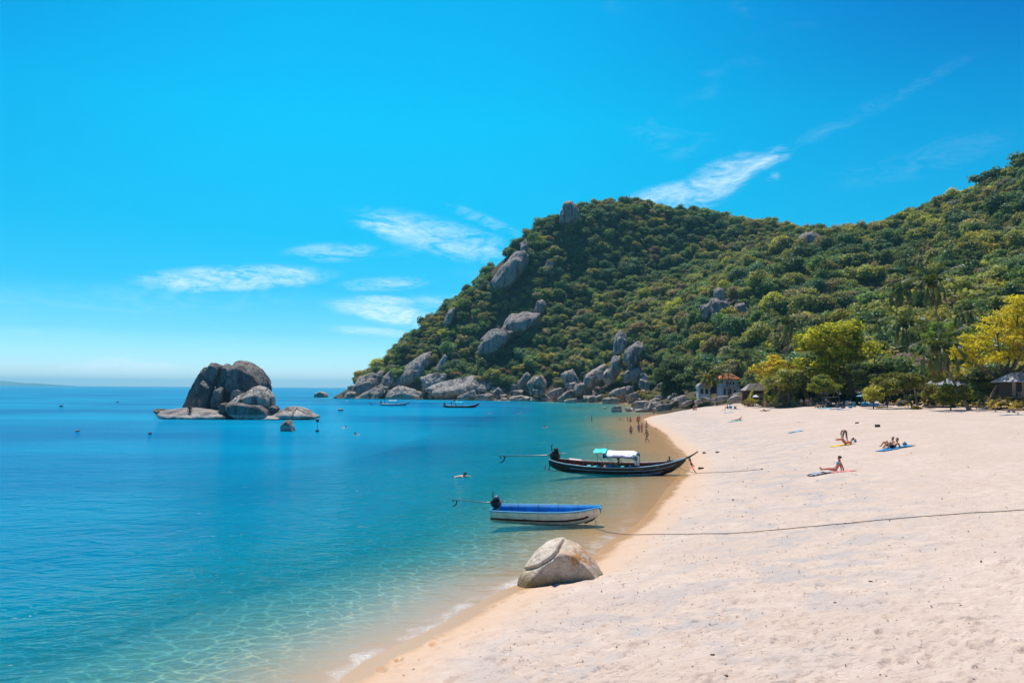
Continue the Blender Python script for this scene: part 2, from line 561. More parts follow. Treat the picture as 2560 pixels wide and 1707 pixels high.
# footprints: shallow dimples with a pushed-up rim, thickest near the foot of the frame
nf = 0
frng = np.random.default_rng(3)
lnr = np.log(RB[:700])
while nf < 5200:
    rr_ = math.exp(frng.uniform(math.log(6), math.log(46))); th = frng.uniform(R(-16), R(36))
    x0, y0 = rr_ * math.sin(th), rr_ * math.cos(th)
    nf += 1
    i = int(np.searchsorted(lnr, math.log(rr_))); j = int(np.searchsorted(ang_in, th))
    wr = max(3, int(0.34 / (rr_ * 0.00537)) + 1); wt = max(2, int(0.34 / (rr_ * 0.003011)) + 1)
    i0, i1, j0, j1 = max(0, i - wr), min(700, i + wr), max(0, j - wt), min(430, j + wt)
    if i1 - i0 < 2 or j1 - j0 < 2: continue
    if not (0.75 < BD[min(i, 699), min(j, 429)]): continue
    s = frng.uniform(0.7, 1.45); a = frng.uniform(0, PI) if frng.random() < .35 else frng.normal(0.6, 0.5)
    ex = (BX[i0:i1, j0:j1] - x0); ey = (BY[i0:i1, j0:j1] - y0)
    u = (ex * math.cos(a) + ey * math.sin(a)) / (0.15 * s); v = (-ex * math.sin(a) + ey * math.cos(a)) / (0.075 * s)
    q = u * u + v * v
    dep = frng.uniform(0.02, 0.055) * s
    BZ[i0:i1, j0:j1] += -dep * np.exp(-q * 0.9) + 0.42 * dep * np.exp(-((np.sqrt(q) - 1.55) / 0.45) ** 2)
fine = np.clip((BD - 0.7) / 2.5, 0, 1) * np.clip((60 - RR) / 40, 0, 1)
BZ += fine * (fbm(BX / 0.55, BY / 0.55, 31, 3, 0.6) * 0.11)
bv = np.stack([BX, BY, BZ], -1).reshape(-1, 3)
bf = grid_faces(len(RB), len(ANG))
# drop what lies far under the hill or beyond the deep
hb = bil(BX, BY).ravel(); inside = ((BX > -185) & (BX < 635) & (BY > -65) & (BY < 815)).ravel()
bad = (inside & (hb > bv[:, 2] + 6)) | (bv[:, 2] < -13.5)
bf = bf[~bad[bf].all(1)]
berm = np.exp(-((BD - 7.5 - 2.5 * fbm(BX / 14, BY / 14, 77, 2) * 4) / 4.5) ** 2).ravel()
reef = (np.clip((-BZ - 0.7) / 0.9, 0, 1) * np.clip((BY - 45) / 40, 0, 1) * np.clip((BX + 40) / 40, 0, 1) + 0.55 * np.clip((-BZ - 1.6) / 2.0, 0, 1) * np.clip((70 - BY) / 30, 0, 1)).ravel()
bv, bf, berm, reef = compact(bv, bf, berm, reef)
me = mesh_np('beach', bv, bf, M_SAND)
attr(me, 'berm', berm); attr(me, 'reef', np.clip(reef, 0, 1))
tag(link('beach', me), 'pale pinkish sand beach sloping into the clear sea', 'beach', kind='structure')

hvv = np.stack([HX, HY, HZ], -1).reshape(-1, 3)
hf = grid_faces(len(gy), len(gx))
gb = beach_h(HX, HY).ravel()
low = (hvv[:, 2] < gb - 2.5)
hf = hf[~low[hf].all(1)]
hvv, hf = compact(hvv, hf)
tag(link('hill', mesh_np('hill', hvv, hf, M_SOIL)), 'steep wooded hillside of the headland behind the bay', 'hill', kind='structure')

# ------------------------------------------------------------------ sea
def _node_sep(self, v, i):
    nd = self.node('ShaderNodeSeparateXYZ'); self.put(nd.inputs[0], v)
    return nd.outputs[i]


NT.node_sep = _node_sep


def _node_rgb(self, v):
    nd = self.node('ShaderNodeCombineColor')
    for i in range(3): self.put(nd.inputs[i], v)
    return nd.outputs[0]


NT.node_rgb = _node_rgb


def mat_water():
    m, t, o = new_mat('sea_water'); t.dim = '2D'
    pos = t.node('ShaderNodeNewGeometry').outputs['Position']
    at = t.node('ShaderNodeAttribute'); at.attribute_name = 'depth'
    dep = at.outputs['Fac']
    # waves: wind ripples running towards the beach, finer chop on top
    p1 = t.mapping(pos, (0.62, 1.05, 1), (0, 0, R(-16)))
    w1 = t.noise(p1, 1.0, 3, 0.58, dist=0.6)
    w2 = t.noise(t.mapping(pos, (1.3, 3.0, 1), (0, 0, R(12))), 1.0, 3, 0.6, dist=0.4)
    w3 = t.noise(t.mapping(pos, (0.10, 0.25, 1), (0, 0, R(20))), 1.0, 2, 0.5)
    h = t.math('ADD', t.math('MULTIPLY', w1, 0.27), t.math('MULTIPLY', w2, 0.105))
    w4 = t.noise(t.mapping(pos, (0.30, 0.5, 1), (0, 0, R(-10))), 1.0, 3, 0.6, dist=0.5)
    h = t.math('ADD', h, t.math('ADD', t.math('MULTIPLY', w3, 0.5), t.math('MULTIPLY', w4, 0.5)))
    calm = t.rng(dep, 0.0, 1.6, 0.16, 1.0)
    h = t.math('MULTIPLY', h, calm)
    nm = t.bump(h, 1.0, 0.75)
    # colour of the water body itself, growing with depth (absorption per metre: red first)
    d2 = t.math('MULTIPLY', t.math('MAXIMUM', dep, 0.0), 1.35)
    tr = t.node('ShaderNodeCombineColor')
    for i, k in enumerate((-0.95, -0.24, -0.17)):
        t.put(tr.inputs[i], t.math('EXPONENT', t.math('MULTIPLY', d2, k)))
    patch = t.noise(t.mapping(pos, (0.012, 0.02, 1)), 1.0, 3, 0.55)
    deep = t.mix(t.rng(patch, 0.36, 0.66), (0.0, 0.14, 0.31), (0.0, 0.25, 0.43))
    body = t.mix(t.rng(d2, 0.8, 4.2), (0.0, 0.40, 0.54), deep)
    scat = t.math('SUBTRACT', 1.0, t.math('EXPONENT', t.math('MULTIPLY', d2, -0.25)))
    # caustic net painted into the transmission: brighter Voronoi lines over slightly dimmed water
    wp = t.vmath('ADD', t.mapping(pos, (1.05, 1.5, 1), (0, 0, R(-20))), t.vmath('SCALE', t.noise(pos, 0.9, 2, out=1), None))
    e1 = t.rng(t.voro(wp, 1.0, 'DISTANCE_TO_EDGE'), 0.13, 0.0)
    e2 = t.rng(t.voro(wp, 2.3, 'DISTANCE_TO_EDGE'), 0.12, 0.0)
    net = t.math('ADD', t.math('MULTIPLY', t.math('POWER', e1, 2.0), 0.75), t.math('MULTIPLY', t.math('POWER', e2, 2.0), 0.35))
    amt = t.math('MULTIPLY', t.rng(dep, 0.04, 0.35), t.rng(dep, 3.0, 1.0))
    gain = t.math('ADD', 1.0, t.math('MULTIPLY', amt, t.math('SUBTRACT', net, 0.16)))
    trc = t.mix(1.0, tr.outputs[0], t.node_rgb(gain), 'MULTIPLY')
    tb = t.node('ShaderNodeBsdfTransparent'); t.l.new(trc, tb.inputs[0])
    df = t.node('ShaderNodeBsdfDiffuse'); t.l.new(body, df.inputs[0])
    t.l.new(nm, df.inputs['Normal'])
    mx = t.node('ShaderNodeMixShader'); t.put(mx.inputs[0], scat)
    t.l.new(tb.outputs[0], mx.inputs[1]); t.l.new(df.outputs[0], mx.inputs[2])
    gl = t.node('ShaderNodeBsdfGlossy'); gl.inputs['Roughness'].default_value = 0.07
    t.l.new(nm, gl.inputs['Normal'])
    fr = t.node('ShaderNodeFresnel'); fr.inputs['IOR'].default_value = 1.333; t.l.new(nm, fr.inputs['Normal'])
    m2 = t.node('ShaderNodeMixShader'); t.put(m2.inputs[0], t.math('MINIMUM', t.math('MULTIPLY', fr.outputs[0], 0.8), 0.25))
    t.l.new(mx.outputs[0], m2.inputs[1]); t.l.new(gl.outputs[0], m2.inputs[2])
    # lacy foam in the last centimetres of water
    dw = t.math('ADD', dep, t.math('MULTIPLY', t.math('SUBTRACT', t.noise(pos, 1.1, 3, 0.6), 0.5), 0.05))
    fo = t.math('MULTIPLY', t.rng(dw, 0.026, 0.010), t.rng(dw, -0.010, 0.003))
    bub = t.rng(t.voro(pos, 21.0, 'F1'), 0.50, 0.28)
    fl = t.math('MULTIPLY', t.math('MULTIPLY', fo, bub), t.math('MULTIPLY', t.rng(t.noise(pos, 0.45, 4, 0.6), 0.40, 0.62, 0.0, 0.8), t.rng(t.node_sep(pos, 1), 45.0, 30.0)), clamp=True)
    fd = t.node('ShaderNodeBsdfDiffuse'); fd.inputs[0].default_value = (0.82, 0.82, 0.80, 1)
    m3 = t.node('ShaderNodeMixShader'); t.put(m3.inputs[0], fl)
    t.l.new(m2.outputs[0], m3.inputs[1]); t.l.new(fd.outputs[0], m3.inputs[2])
    t.l.new(m3.outputs[0], o.inputs[0])
    return m


M_WATER = mat_water()
RW = np.concatenate([np.geomspace(5, 320, 560), np.geomspace(320, 45000, 70)[1:]])
TT, RR = np.meshgrid(ANG, RW)
WX = RR * np.sin(TT); WY = RR * np.cos(TT)
WD = -ground(WX.ravel(), WY.ravel()).reshape(WX.shape)
WD = np.where(RR > 900, 30, WD)
wv = np.stack([WX, WY, np.zeros_like(WX)], -1).reshape(-1, 3)
wf = grid_faces(len(RW), len(ANG))
dry_ = (WD.ravel() < -0.12)
wf = wf[~dry_[wf].all(1)]
wv, wf, wd = compact(wv, wf, WD.ravel())
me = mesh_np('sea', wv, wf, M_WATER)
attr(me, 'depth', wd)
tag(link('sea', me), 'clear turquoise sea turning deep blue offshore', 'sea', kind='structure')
# ------------------------------------------------------------------ mesh builder
class MB:
    def __init__(self):
        self.v = []; self.f = []; self.mi = []

    def add(self, v, f, mi=0):
        b = len(self.v)
        self.v.extend([tuple(p) for p in v])
        self.f.extend([tuple(i + b for i in q) for q in f])
        self.mi.extend([mi] * len(f))
        return self

    def tube(self, pts, rad, n=8, cap=True, mi=0, sq=1.0):
        pts = [Vector(p) for p in pts]
        rad = [rad] * len(pts) if isinstance(rad, (int, float)) else rad
        vs = []; fs = []
        up = Vector((0, 0, 1))
        prev = None
        for i, p in enumerate(pts):
            d = (pts[min(i + 1, len(pts) - 1)] - pts[max(i - 1, 0)])
            d = d.normalized() if d.length > 1e-9 else up
            if prev is None:
                a = d.cross(Vector((0, 1, 0)) if abs(d.y) < 0.9 else Vector((1, 0, 0))).normalized()
            else:
                a = (prev - d * prev.dot(d)).normalized()
            prev = a
            b = d.cross(a)
            for k in range(n):
                t = 2 * PI * k / n
                vs.append(p + a * (math.cos(t) * rad[i]) + b * (math.sin(t) * rad[i] * sq))
        for i in range(len(pts) - 1):
            for k in range(n):
                k2 = (k + 1) % n
                fs.append((i * n + k, i * n + k2, (i + 1) * n + k2, (i + 1) * n + k))
        if cap:
            fs.append(tuple(range(n - 1, -1, -1)))
            fs.append(tuple((len(pts) - 1) * n + k for k in range(n)))
        return self.add(vs, fs, mi)

    def box(self, c, s, rz=0.0, mi=0, bev=0.0):
        cx, cy, cz = c; hx, hy, hz = s[0] / 2, s[1] / 2, s[2] / 2
        if bev <= 0:
            P = [(x, y, z) for z in (-hz, hz) for (x, y) in ((-hx, -hy), (hx, -hy), (hx, hy), (-hx, hy))]
            F = [(3, 2, 1, 0), (4, 5, 6, 7), (0, 1, 5, 4), (1, 2, 6, 5), (2, 3, 7, 6), (3, 0, 4, 7)]
        else:
            b = min(bev, hx * .9, hy * .9, hz * .9)
            ring = [(-hx + b, -hy), (hx - b, -hy), (hx, -hy + b), (hx, hy - b), (hx - b, hy), (-hx + b, hy), (-hx, hy - b), (-hx, -hy + b)]
            ins = [(x * (hx - b) / hx, y * (hy - b) / hy) for x, y in ring]
            P = [(x, y, -hz) for x, y in ins] + [(x, y, -hz + b) for x, y in ring] + [(x, y, hz - b) for x, y in ring] + [(x, y, hz) for x, y in ins]
            F = [tuple(range(7, -1, -1)), tuple(range(24, 32))]
            for l in range(3):
                for k in range(8):
                    F.append((l * 8 + k, l * 8 + (k + 1) % 8, (l + 1) * 8 + (k + 1) % 8, (l + 1) * 8 + k))
        c_, s_ = math.cos(rz), math.sin(rz)
        return self.add([(cx + x * c_ - y * s_, cy + x * s_ + y * c_, cz + z) for x, y, z in P], F, mi)

    def ell(self, c, r, nu=10, nv=7, mi=0, rot=None):
        vs = [Vector((0, 0, -1))]
        for j in range(1, nv):
            a = -PI / 2 + PI * j / nv
            for i in range(nu):
                t = 2 * PI * i / nu
                vs.append(Vector((math.cos(t) * math.cos(a), math.sin(t) * math.cos(a), math.sin(a))))
        vs.append(Vector((0, 0, 1)))
        fs = []
        for i in range(nu):
            fs.append((0, 1 + (i + 1) % nu, 1 + i))
            fs.append((len(vs) - 1, 1 + (nv - 2) * nu + i, 1 + (nv - 2) * nu + (i + 1) % nu))
            for j in range(nv - 2):
                a = 1 + j * nu
                fs.append((a + i, a + (i + 1) % nu, a + nu + (i + 1) % nu, a + nu + i))
        r = Vector((r,) * 3) if isinstance(r, (int, float)) else Vector(r)
        out = []
        for v in vs:
            q = Vector((v.x * r.x, v.y * r.y, v.z * r.z))
            if rot is not None: q = rot @ q
            out.append(q + Vector(c))
        return self.add(out, fs, mi)

    def mesh(self, name, mats, smooth=True):
        me = bpy.data.meshes.new(name)
        me.from_pydata(self.v, [], self.f)
        mats = mats if isinstance(mats, (list, tuple)) else [mats]
        for m in mats: me.materials.append(m)
        me.polygons.foreach_set('material_index', self.mi)
        me.polygons.foreach_set('use_smooth', [smooth] * len(self.f))
        me.update()
        return me

    def obj(self, name, mats, parent=None, smooth=True, loc=None, rot=None):
        return link(name, self.mesh(name, mats, smooth), parent, loc, rot)


# ------------------------------------------------------------------ foliage
def mat_leaf(name, color, trans=0.3, wide=0.45):
    m, t, o = new_mat(name)
    oi = t.node('ShaderNodeObjectInfo')
    at = t.node('ShaderNodeAttribute'); at.attribute_name = 'leaf'
    base = col(color)
    v = t.math('ADD', t.rng(at.outputs['Fac'], 0, 1, 1 - wide, 1 + wide), t.rng(oi.outputs['Random'], 0, 1, -0.28, 0.28))
    c = t.mix(1.0, base, t.node_rgb(v), 'MULTIPLY')
    hs = t.node('ShaderNodeHueSaturation'); t.put(hs.inputs['Color'], c)
    t.put(hs.inputs['Hue'], t.math('ADD', t.rng(at.outputs['Fac'], 0, 1, 0.515, 0.485), t.rng(oi.outputs['Random'], 0, 1, -0.018, 0.018)))
    d = t.node('ShaderNodeBsdfDiffuse'); t.l.new(hs.outputs[0], d.inputs[0])
    tl = t.node('ShaderNodeBsdfTranslucent')
    t.l.new(t.mix(1.0, t.mix(0.35, hs.outputs[0], (0.20, 0.24, 0.02)), (1.7, 1.7, 1.3), 'MULTIPLY'), tl.inputs[0])
    mx = t.node('ShaderNodeMixShader'); mx.inputs[0].default_value = trans
    t.l.new(d.outputs[0], mx.inputs[1]); t.l.new(tl.outputs[0], mx.inputs[2])
    g = t.node('ShaderNodeBsdfGlossy'); g.inputs['Roughness'].default_value = 0.42; g.inputs[0].default_value = (0.8, 0.9, 1, 1)
    m2 = t.node('ShaderNodeMixShader'); m2.inputs[0].default_value = 0.018
    t.l.new(mx.outputs[0], m2.inputs[1]); t.l.new(g.outputs[0], m2.inputs[2])
    t.l.new(m2.outputs[0], o.inputs[0])
    return m


def _node_rgb(self, v):
    nd = self.node('ShaderNodeCombineColor')
    for i in range(3): self.put(nd.inputs[i], v)
    return nd.outputs[0]


NT.node_rgb = _node_rgb
M_BARK = simple('bark', (0.16, 0.12, 0.09), 0.9, 0.4, 3.0, 0.1, bump=0.03)
M_PALMBARK = simple('palm_bark', (0.24, 0.20, 0.165), 0.9, 0.35, 2.0, 0.1, bump=0.02)
_ico = bmesh.new(); bmesh.ops.create_icosphere(_ico, subdivisions=1, radius=1.0)
ICO_V = np.array([v.co[:] for v in _ico.verts]); ICO_F = np.array([[v.index for v in f.verts] for f in _ico.faces]); _ico.free()


def crown_mesh(name, blobs, nleaf, size, mat, seed, flat=0.35, core=0.78, shell=(0.80, 1.08), up=0.45, droop=0.0):
    """leaves (folded quads) spread through the shells of many clumps, over dark inner twig-and-leaf cores"""
    r = np.random.default_rng(seed)
    bl = np.array(blobs, float)                       # x y z rx ry rz
    wgt = (bl[:, 3] * bl[:, 4]); wgt = wgt / wgt.sum()
    bi = r.choice(len(bl), nleaf, p=wgt)
    d = r.normal(size=(nleaf, 3)); d /= np.linalg.norm(d, axis=1)[:, None]
    d[:, 2] = np.where((d[:, 2] < -0.25) & (r.random(nleaf) < 0.7), -d[:, 2], d[:, 2])
    rad = r.uniform(shell[0], shell[1], nleaf) + (r.random(nleaf) < 0.1) * r.uniform(0, 0.22, nleaf)
    # ragged outline: the shell radius wanders from clump to clump
    wob = 1 + 0.20 * np.sin(d[:, 0] * 7 + bi * 1.7) * np.sin(d[:, 1] * 6 + bi * 2.3 + d[:, 2] * 5)
    c = bl[bi, :3] + d * bl[bi, 3:6] * (rad * wob)[:, None]
    nrm = d * (1 - up) + np.array([0, 0, up]) + r.normal(size=(nleaf, 3)) * flat
    nrm /= np.linalg.norm(nrm, axis=1)[:, None]
    t1 = np.cross(nrm, r.normal(size=(nleaf, 3))); t1 /= np.linalg.norm(t1, axis=1)[:, None]
    t2 = np.cross(nrm, t1)
    s = size * r.uniform(0.6, 1.35, nleaf)
    L = s[:, None] * t1; Wd = s[:, None] * t2 * 0.62
    fold = nrm * (s * 0.22)[:, None]
    v = np.stack([c - L, c + Wd - fold, c + L - np.array([0, 0, droop]) * s[:, None], c - Wd - fold], 1).reshape(-1, 3)
    f = np.arange(nleaf * 4).reshape(-1, 4)
    # fold along the long axis: two triangles
    f = np.concatenate([f[:, [0, 1, 2]], f[:, [0, 2, 3]]])
    val = np.repeat(r.random(nleaf) * 0.6 + 0.4 * (np.sin(bi * 12.9898) * 43758.5453 % 1), 4)
    cv = []; cf = []
    n0 = len(v)
    for b in bl:
        j = r.uniform(0.82, 1.1, (len(ICO_V), 1))
        cv.append(ICO_V * j * b[3:6] * core + b[:3]); cf.append(ICO_F + n0); n0 += len(ICO_V)
    if core > 0:
        v = np.concatenate([v] + cv); f = np.concatenate([f] + cf)
        val = np.concatenate([val, np.full(n0 - len(val), 0.6)])
    me = mesh_np(name, v, f, mat, False)
    attr(me, 'leaf', val)
    return me


def blobs_round(r, n, rx=1, rz=0.8, br=(0.34, 0.52)):
    out = [(0, 0, 0, 0.62 * rx, 0.62 * rx, 0.6 * rz)]
    for i in range(n):
        th = 2.399 * i + r.uniform(-.4, .4); z = r.uniform(-0.35, 0.85)
        q = math.sqrt(max(0.05, 1 - z * z)) * r.uniform(0.55, 0.8)
        b = r.uniform(*br)
        out.append((q * rx * math.cos(th), q * rx * math.sin(th), z * rz * 0.75, b * rx, b * rx, b * rz * r.uniform(.75, 1.0)))
    return out


SPECIES = {  # leaf base colours
    'dark green': (0.072, 0.118, 0.036), 'mid green': (0.125, 0.18, 0.046), 'blue green': (0.085, 0.145, 0.072), 'olive green': (0.235, 0.225, 0.05),
    'yellow green': (0.37, 0.335, 0.04), 'brownish': (0.25, 0.185, 0.08), 'grey green': (0.25, 0.24, 0.14)}
CROWNS = {}
for nm in SPECIES:
    ml = mat_leaf(nm.replace(' ', '_') + '_leaves', tuple(1.15 * q for q in SPECIES[nm]), 0.36, 0.5)
    for s_ in range(6):
        r_ = random.Random(100 + s_)
        CROWNS[nm, s_] = crown_mesh('crown', blobs_round(r_, 9 + s_, 1.0, r_.uniform(0.75, 1.0)), 900, 0.105, ml, 200 + s_, 0.35, 0.62)
TRUNKS = []
for s_ in range(3):
    b = MB(); r_ = random.Random(50 + s_)
    b.tube([(0, 0, -0.6), (0.02, 0.03, -0.1), (r_.uniform(-.1, .1), r_.uniform(-.1, .1), 0.5), (r_.uniform(-.15, .15), 0, 1.0)], [0.075, 0.055, 0.045, 0.03], 6)
    for k in range(3):
        a = k * 2.1 + s_
        b.tube([(0, 0, 0.45), (0.3 * math.cos(a), 0.3 * math.sin(a), 0.85), (0.5 * math.cos(a), 0.5 * math.sin(a), 1.1)], [0.035, 0.025, 0.012], 5)
    TRUNKS.append(b.mesh('trunk', M_BARK))

# bare rock faces and things the photograph shows uncovered: (view px, view py, half w, half h, D near, D far)
CLEAR = [(1170, 618, 52, 50, 500, 640), (1306, 478, 34, 34, 440, 680), (1180, 738, 66, 30, 440, 540), (1135, 778, 44, 34, 420, 540), (1655, 695, 46, 40, 330, 420), (1700, 705, 32, 22, 330, 420),
         (1855, 545, 30, 14, 300, 470), (1420, 785, 22, 46, 330, 460), (1455, 805, 24, 30, 330, 460), (960, 840, 60, 34, 440, 540), (1412, 830, 22, 26, 330, 470), (1255, 603, 16, 14, 480, 620), (1030, 722, 14, 20, 480, 620),
         (1240, 700, 18, 14, 440, 560), (2165, 485, 30, 12, 300, 450), (2335, 475, 30, 14, 200, 420), (1680, 875, 44, 24, 150, 262), (1632, 885, 30, 24, 150, 262), (1015, 820, 20, 20, 440, 520)]
trees = []
r_ = random.Random(11)
y_ = 120.0
while y_ < 700:
    x_ = -120.0
    while x_ < 420:
        x = x_ + r_.uniform(-2.2, 2.2); y = y_ + r_.uniform(-2.2, 2.2)
        trees.append((x, y))
        x_ += 4.7
    y_ += 4.7
TA = np.array(trees)
TZ = bil(TA[:, 0], TA[:, 1])
TB = beach_h(TA[:, 0], TA[:, 1])
TD = shore_dist(TA[:, 0], TA[:, 1])
px_, py_, dp_ = proj(np.column_stack([TA, TZ + 4]))
sl = np.hypot(*np.gradient(HZ, 5.0)) if False else None
ok = (TZ > TB + 0.6) & (TZ > 4.2) & (px_ > -60) & (px_ < 2680) & (TD > 7)
# keep the rocky apron along the water open
apron = 8 + 8 * (fbm(TA[:, 0] / 25, TA[:, 1] / 25, 8, 2) + 0.5)
ok &= (TD > apron) | (TA[:, 1] < 240)
ok &= (TZ > 6.0) | (TA[:, 1] < 250)
for (cx, cy, hw, hh, d0, d1) in CLEAR:
    hw *= .72; hh *= .72
    ok &= ~((((px_ / K - cx) / hw) ** 2 + ((py_ / K - cy) / hh) ** 2 < 1) & (TA[:, 1] > d0) & (TA[:, 1] < d1))
# beyond the skyline: drop trees that hide well behind the ridge
steps = np.linspace(0.08, 0.97, 45)
hid = np.zeros(len(TA), bool)
for s_ in steps:
    hx, hy = TA[:, 0] * s_, TA[:, 1] * s_
    hid |= (bil(hx, hy) > CAM_H + (TZ + 12 - CAM_H) * s_ + 2.0)
ok &= ~hid
idx = np.nonzero(ok)[0]
FR = np.array([r_.choice((2.1, 2.6, 3.0, 3.3, 3.6, 3.9, 4.4, 5.2)) * r_.uniform(.85, 1.18) for _ in idx])
FR *= 0.82 + 0.36 * (fbm(TA[idx, 0] / 30, TA[idx, 1] / 30, 61, 2) + 0.5)
mixn = fbm(TA[idx, 0] / 45, TA[idx, 1] / 45, 91, 3) + np.array([r_.uniform(-.2, .2) for _ in idx])
names = list(SPECIES)


def pick(m, x, y, rr):
    near = (x > 60 and y < 470 and m > -0.12)
    u = rr.random()
    if m < -0.17: return names[0] if u < .5 else names[2] if u < .85 else names[1]
    if m < 0.06: return names[0] if u < .28 else names[1] if u < .58 else names[3] if u < .8 else names[2] if u < .92 else names[5]
    return names[3] if u < .36 else names[1] if u < .56 else names[4] if u < .70 else names[5] if u < .84 else names[6] if u < .92 else names[0]


kinds = [pick(mixn[i], TA[j, 0], TA[j, 1], r_) for i, j in enumerate(idx)]
rank = np.argsort(-(FR / TA[idx, 1]))
NEAR = set(int(i) for i in rank[:290])


def region(px, py, D):
    h = 'low' if py > 900 else 'high' if py < 800 else 'midway up'
    if px < 1790: return f'{h} on the slope left of the white house'
    if px < 1900: return f'{h} behind the white house and thatched hut'
    if px < 2060: return f'{h} behind the left half of the big yellow tree'
    if px < 2190: return f'{h} behind the right half of the big yellow tree'
    if px < 2290: return f'{h} behind the pink blossomed tree'
    if px < 2400: return f'{h} behind the tall and leaning palms'
    return f'{h} behind the golden tree at the right edge'


stuff_pts = []
for n_, i in enumerate(range(len(idx))):
    j = idx[i]; x, y = TA[j]; z = TZ[j]; rr = FR[i]; kd = kinds[i]
    if i in NEAR:
        e = empty('hillside_tree', (x, y, z - 0.2), (0, 0, r_.uniform(0, 6.28)), rr)
        reg = region(px_[j], py_[j], y)
        szw = 'large' if rr > 4.0 else 'small' if rr < 3.1 else 'middling'
        tag(e, f'{szw} {kd} broadleaf tree {reg}', 'tree', f'{szw} {kd} trees {reg}')
        o = link('crown', CROWNS[kd, i % 6], e, (0, 0, 1.05 + 0.25 * r_.random()))
        o.scale = (r_.uniform(.9, 1.15), r_.uniform(.9, 1.15), r_.uniform(.8, 1.15))
        link('trunk', TRUNKS[i % 3], e)
    else:
        stuff_pts.append((x, y, z - 0.2 + rr * r_.uniform(0.6, 0.95), rr, r_.uniform(0, 6.28), names.index(kd) * 6 + i % 6))

# the rest of the wood: one object, crowns set out on its points
src = bpy.data.collections.new('forest_crowns')
for k_, nm in enumerate(names):
    for s_ in range(6):
        o = bpy.data.objects.new(f'crown_source_{k_:02d}_{s_}', CROWNS[nm, s_]); src.objects.link(o)
fm = bpy.data.meshes.new('hillside_forest')
SP = np.array(stuff_pts)
fm.vertices.add(len(SP)); fm.vertices.foreach_set('co', SP[:, :3].astype(np.float32).ravel())
attr(fm, 'size', SP[:, 3]); attr(fm, 'turn', SP[:, 4])
ai = fm.attributes.new('kind_index', 'INT', 'POINT'); ai.data.foreach_set('value', SP[:, 5].astype(np.int32))
fo_ = link('hillside_forest', fm)
tag(fo_, 'dense mixed evergreen forest covering the headland slopes', 'forest', kind='stuff')
ng = bpy.data.node_groups.new('forest', 'GeometryNodeTree')
ng.interface.new_socket('Geometry', in_out='INPUT', socket_type='NodeSocketGeometry')
ng.interface.new_socket('Geometry', in_out='OUTPUT', socket_type='NodeSocketGeometry')
gi = ng.nodes.new('NodeGroupInput'); go = ng.nodes.new('NodeGroupOutput')
iop = ng.nodes.new('GeometryNodeInstanceOnPoints'); ci = ng.nodes.new('GeometryNodeCollectionInfo')
ci.inputs['Collection'].default_value = src; ci.inputs['Separate Children'].default_value = True; ci.inputs['Reset Children'].default_value = True


def named(nm, typ):
    nd = ng.nodes.new('GeometryNodeInputNamedAttribute'); nd.data_type = typ; nd.inputs['Name'].default_value = nm
    return nd.outputs['Attribute']


cx_ = ng.nodes.new('ShaderNodeCombineXYZ'); ng.links.new(named('turn', 'FLOAT'), cx_.inputs[2])
e2r = ng.nodes.new('FunctionNodeEulerToRotation'); ng.links.new(cx_.outputs[0], e2r.inputs[0])
ng.links.new(gi.outputs[0], iop.inputs['Points']); ng.links.new(ci.outputs[0], iop.inputs['Instance'])
iop.inputs['Pick Instance'].default_value = True
ng.links.new(named('kind_index', 'INT'), iop.inputs['Instance Index'])
ng.links.new(e2r.outputs[0], iop.inputs['Rotation']); ng.links.new(named('size', 'FLOAT'), iop.inputs['Scale'])
ng.links.new(iop.outputs[0], go.inputs[0])
md = fo_.modifiers.new('forest', 'NODES'); md.node_group = ng
print('TREES individual', len(NEAR), 'stuff', len(SP))
# ------------------------------------------------------------------ granite
from mathutils import noise as mnoise


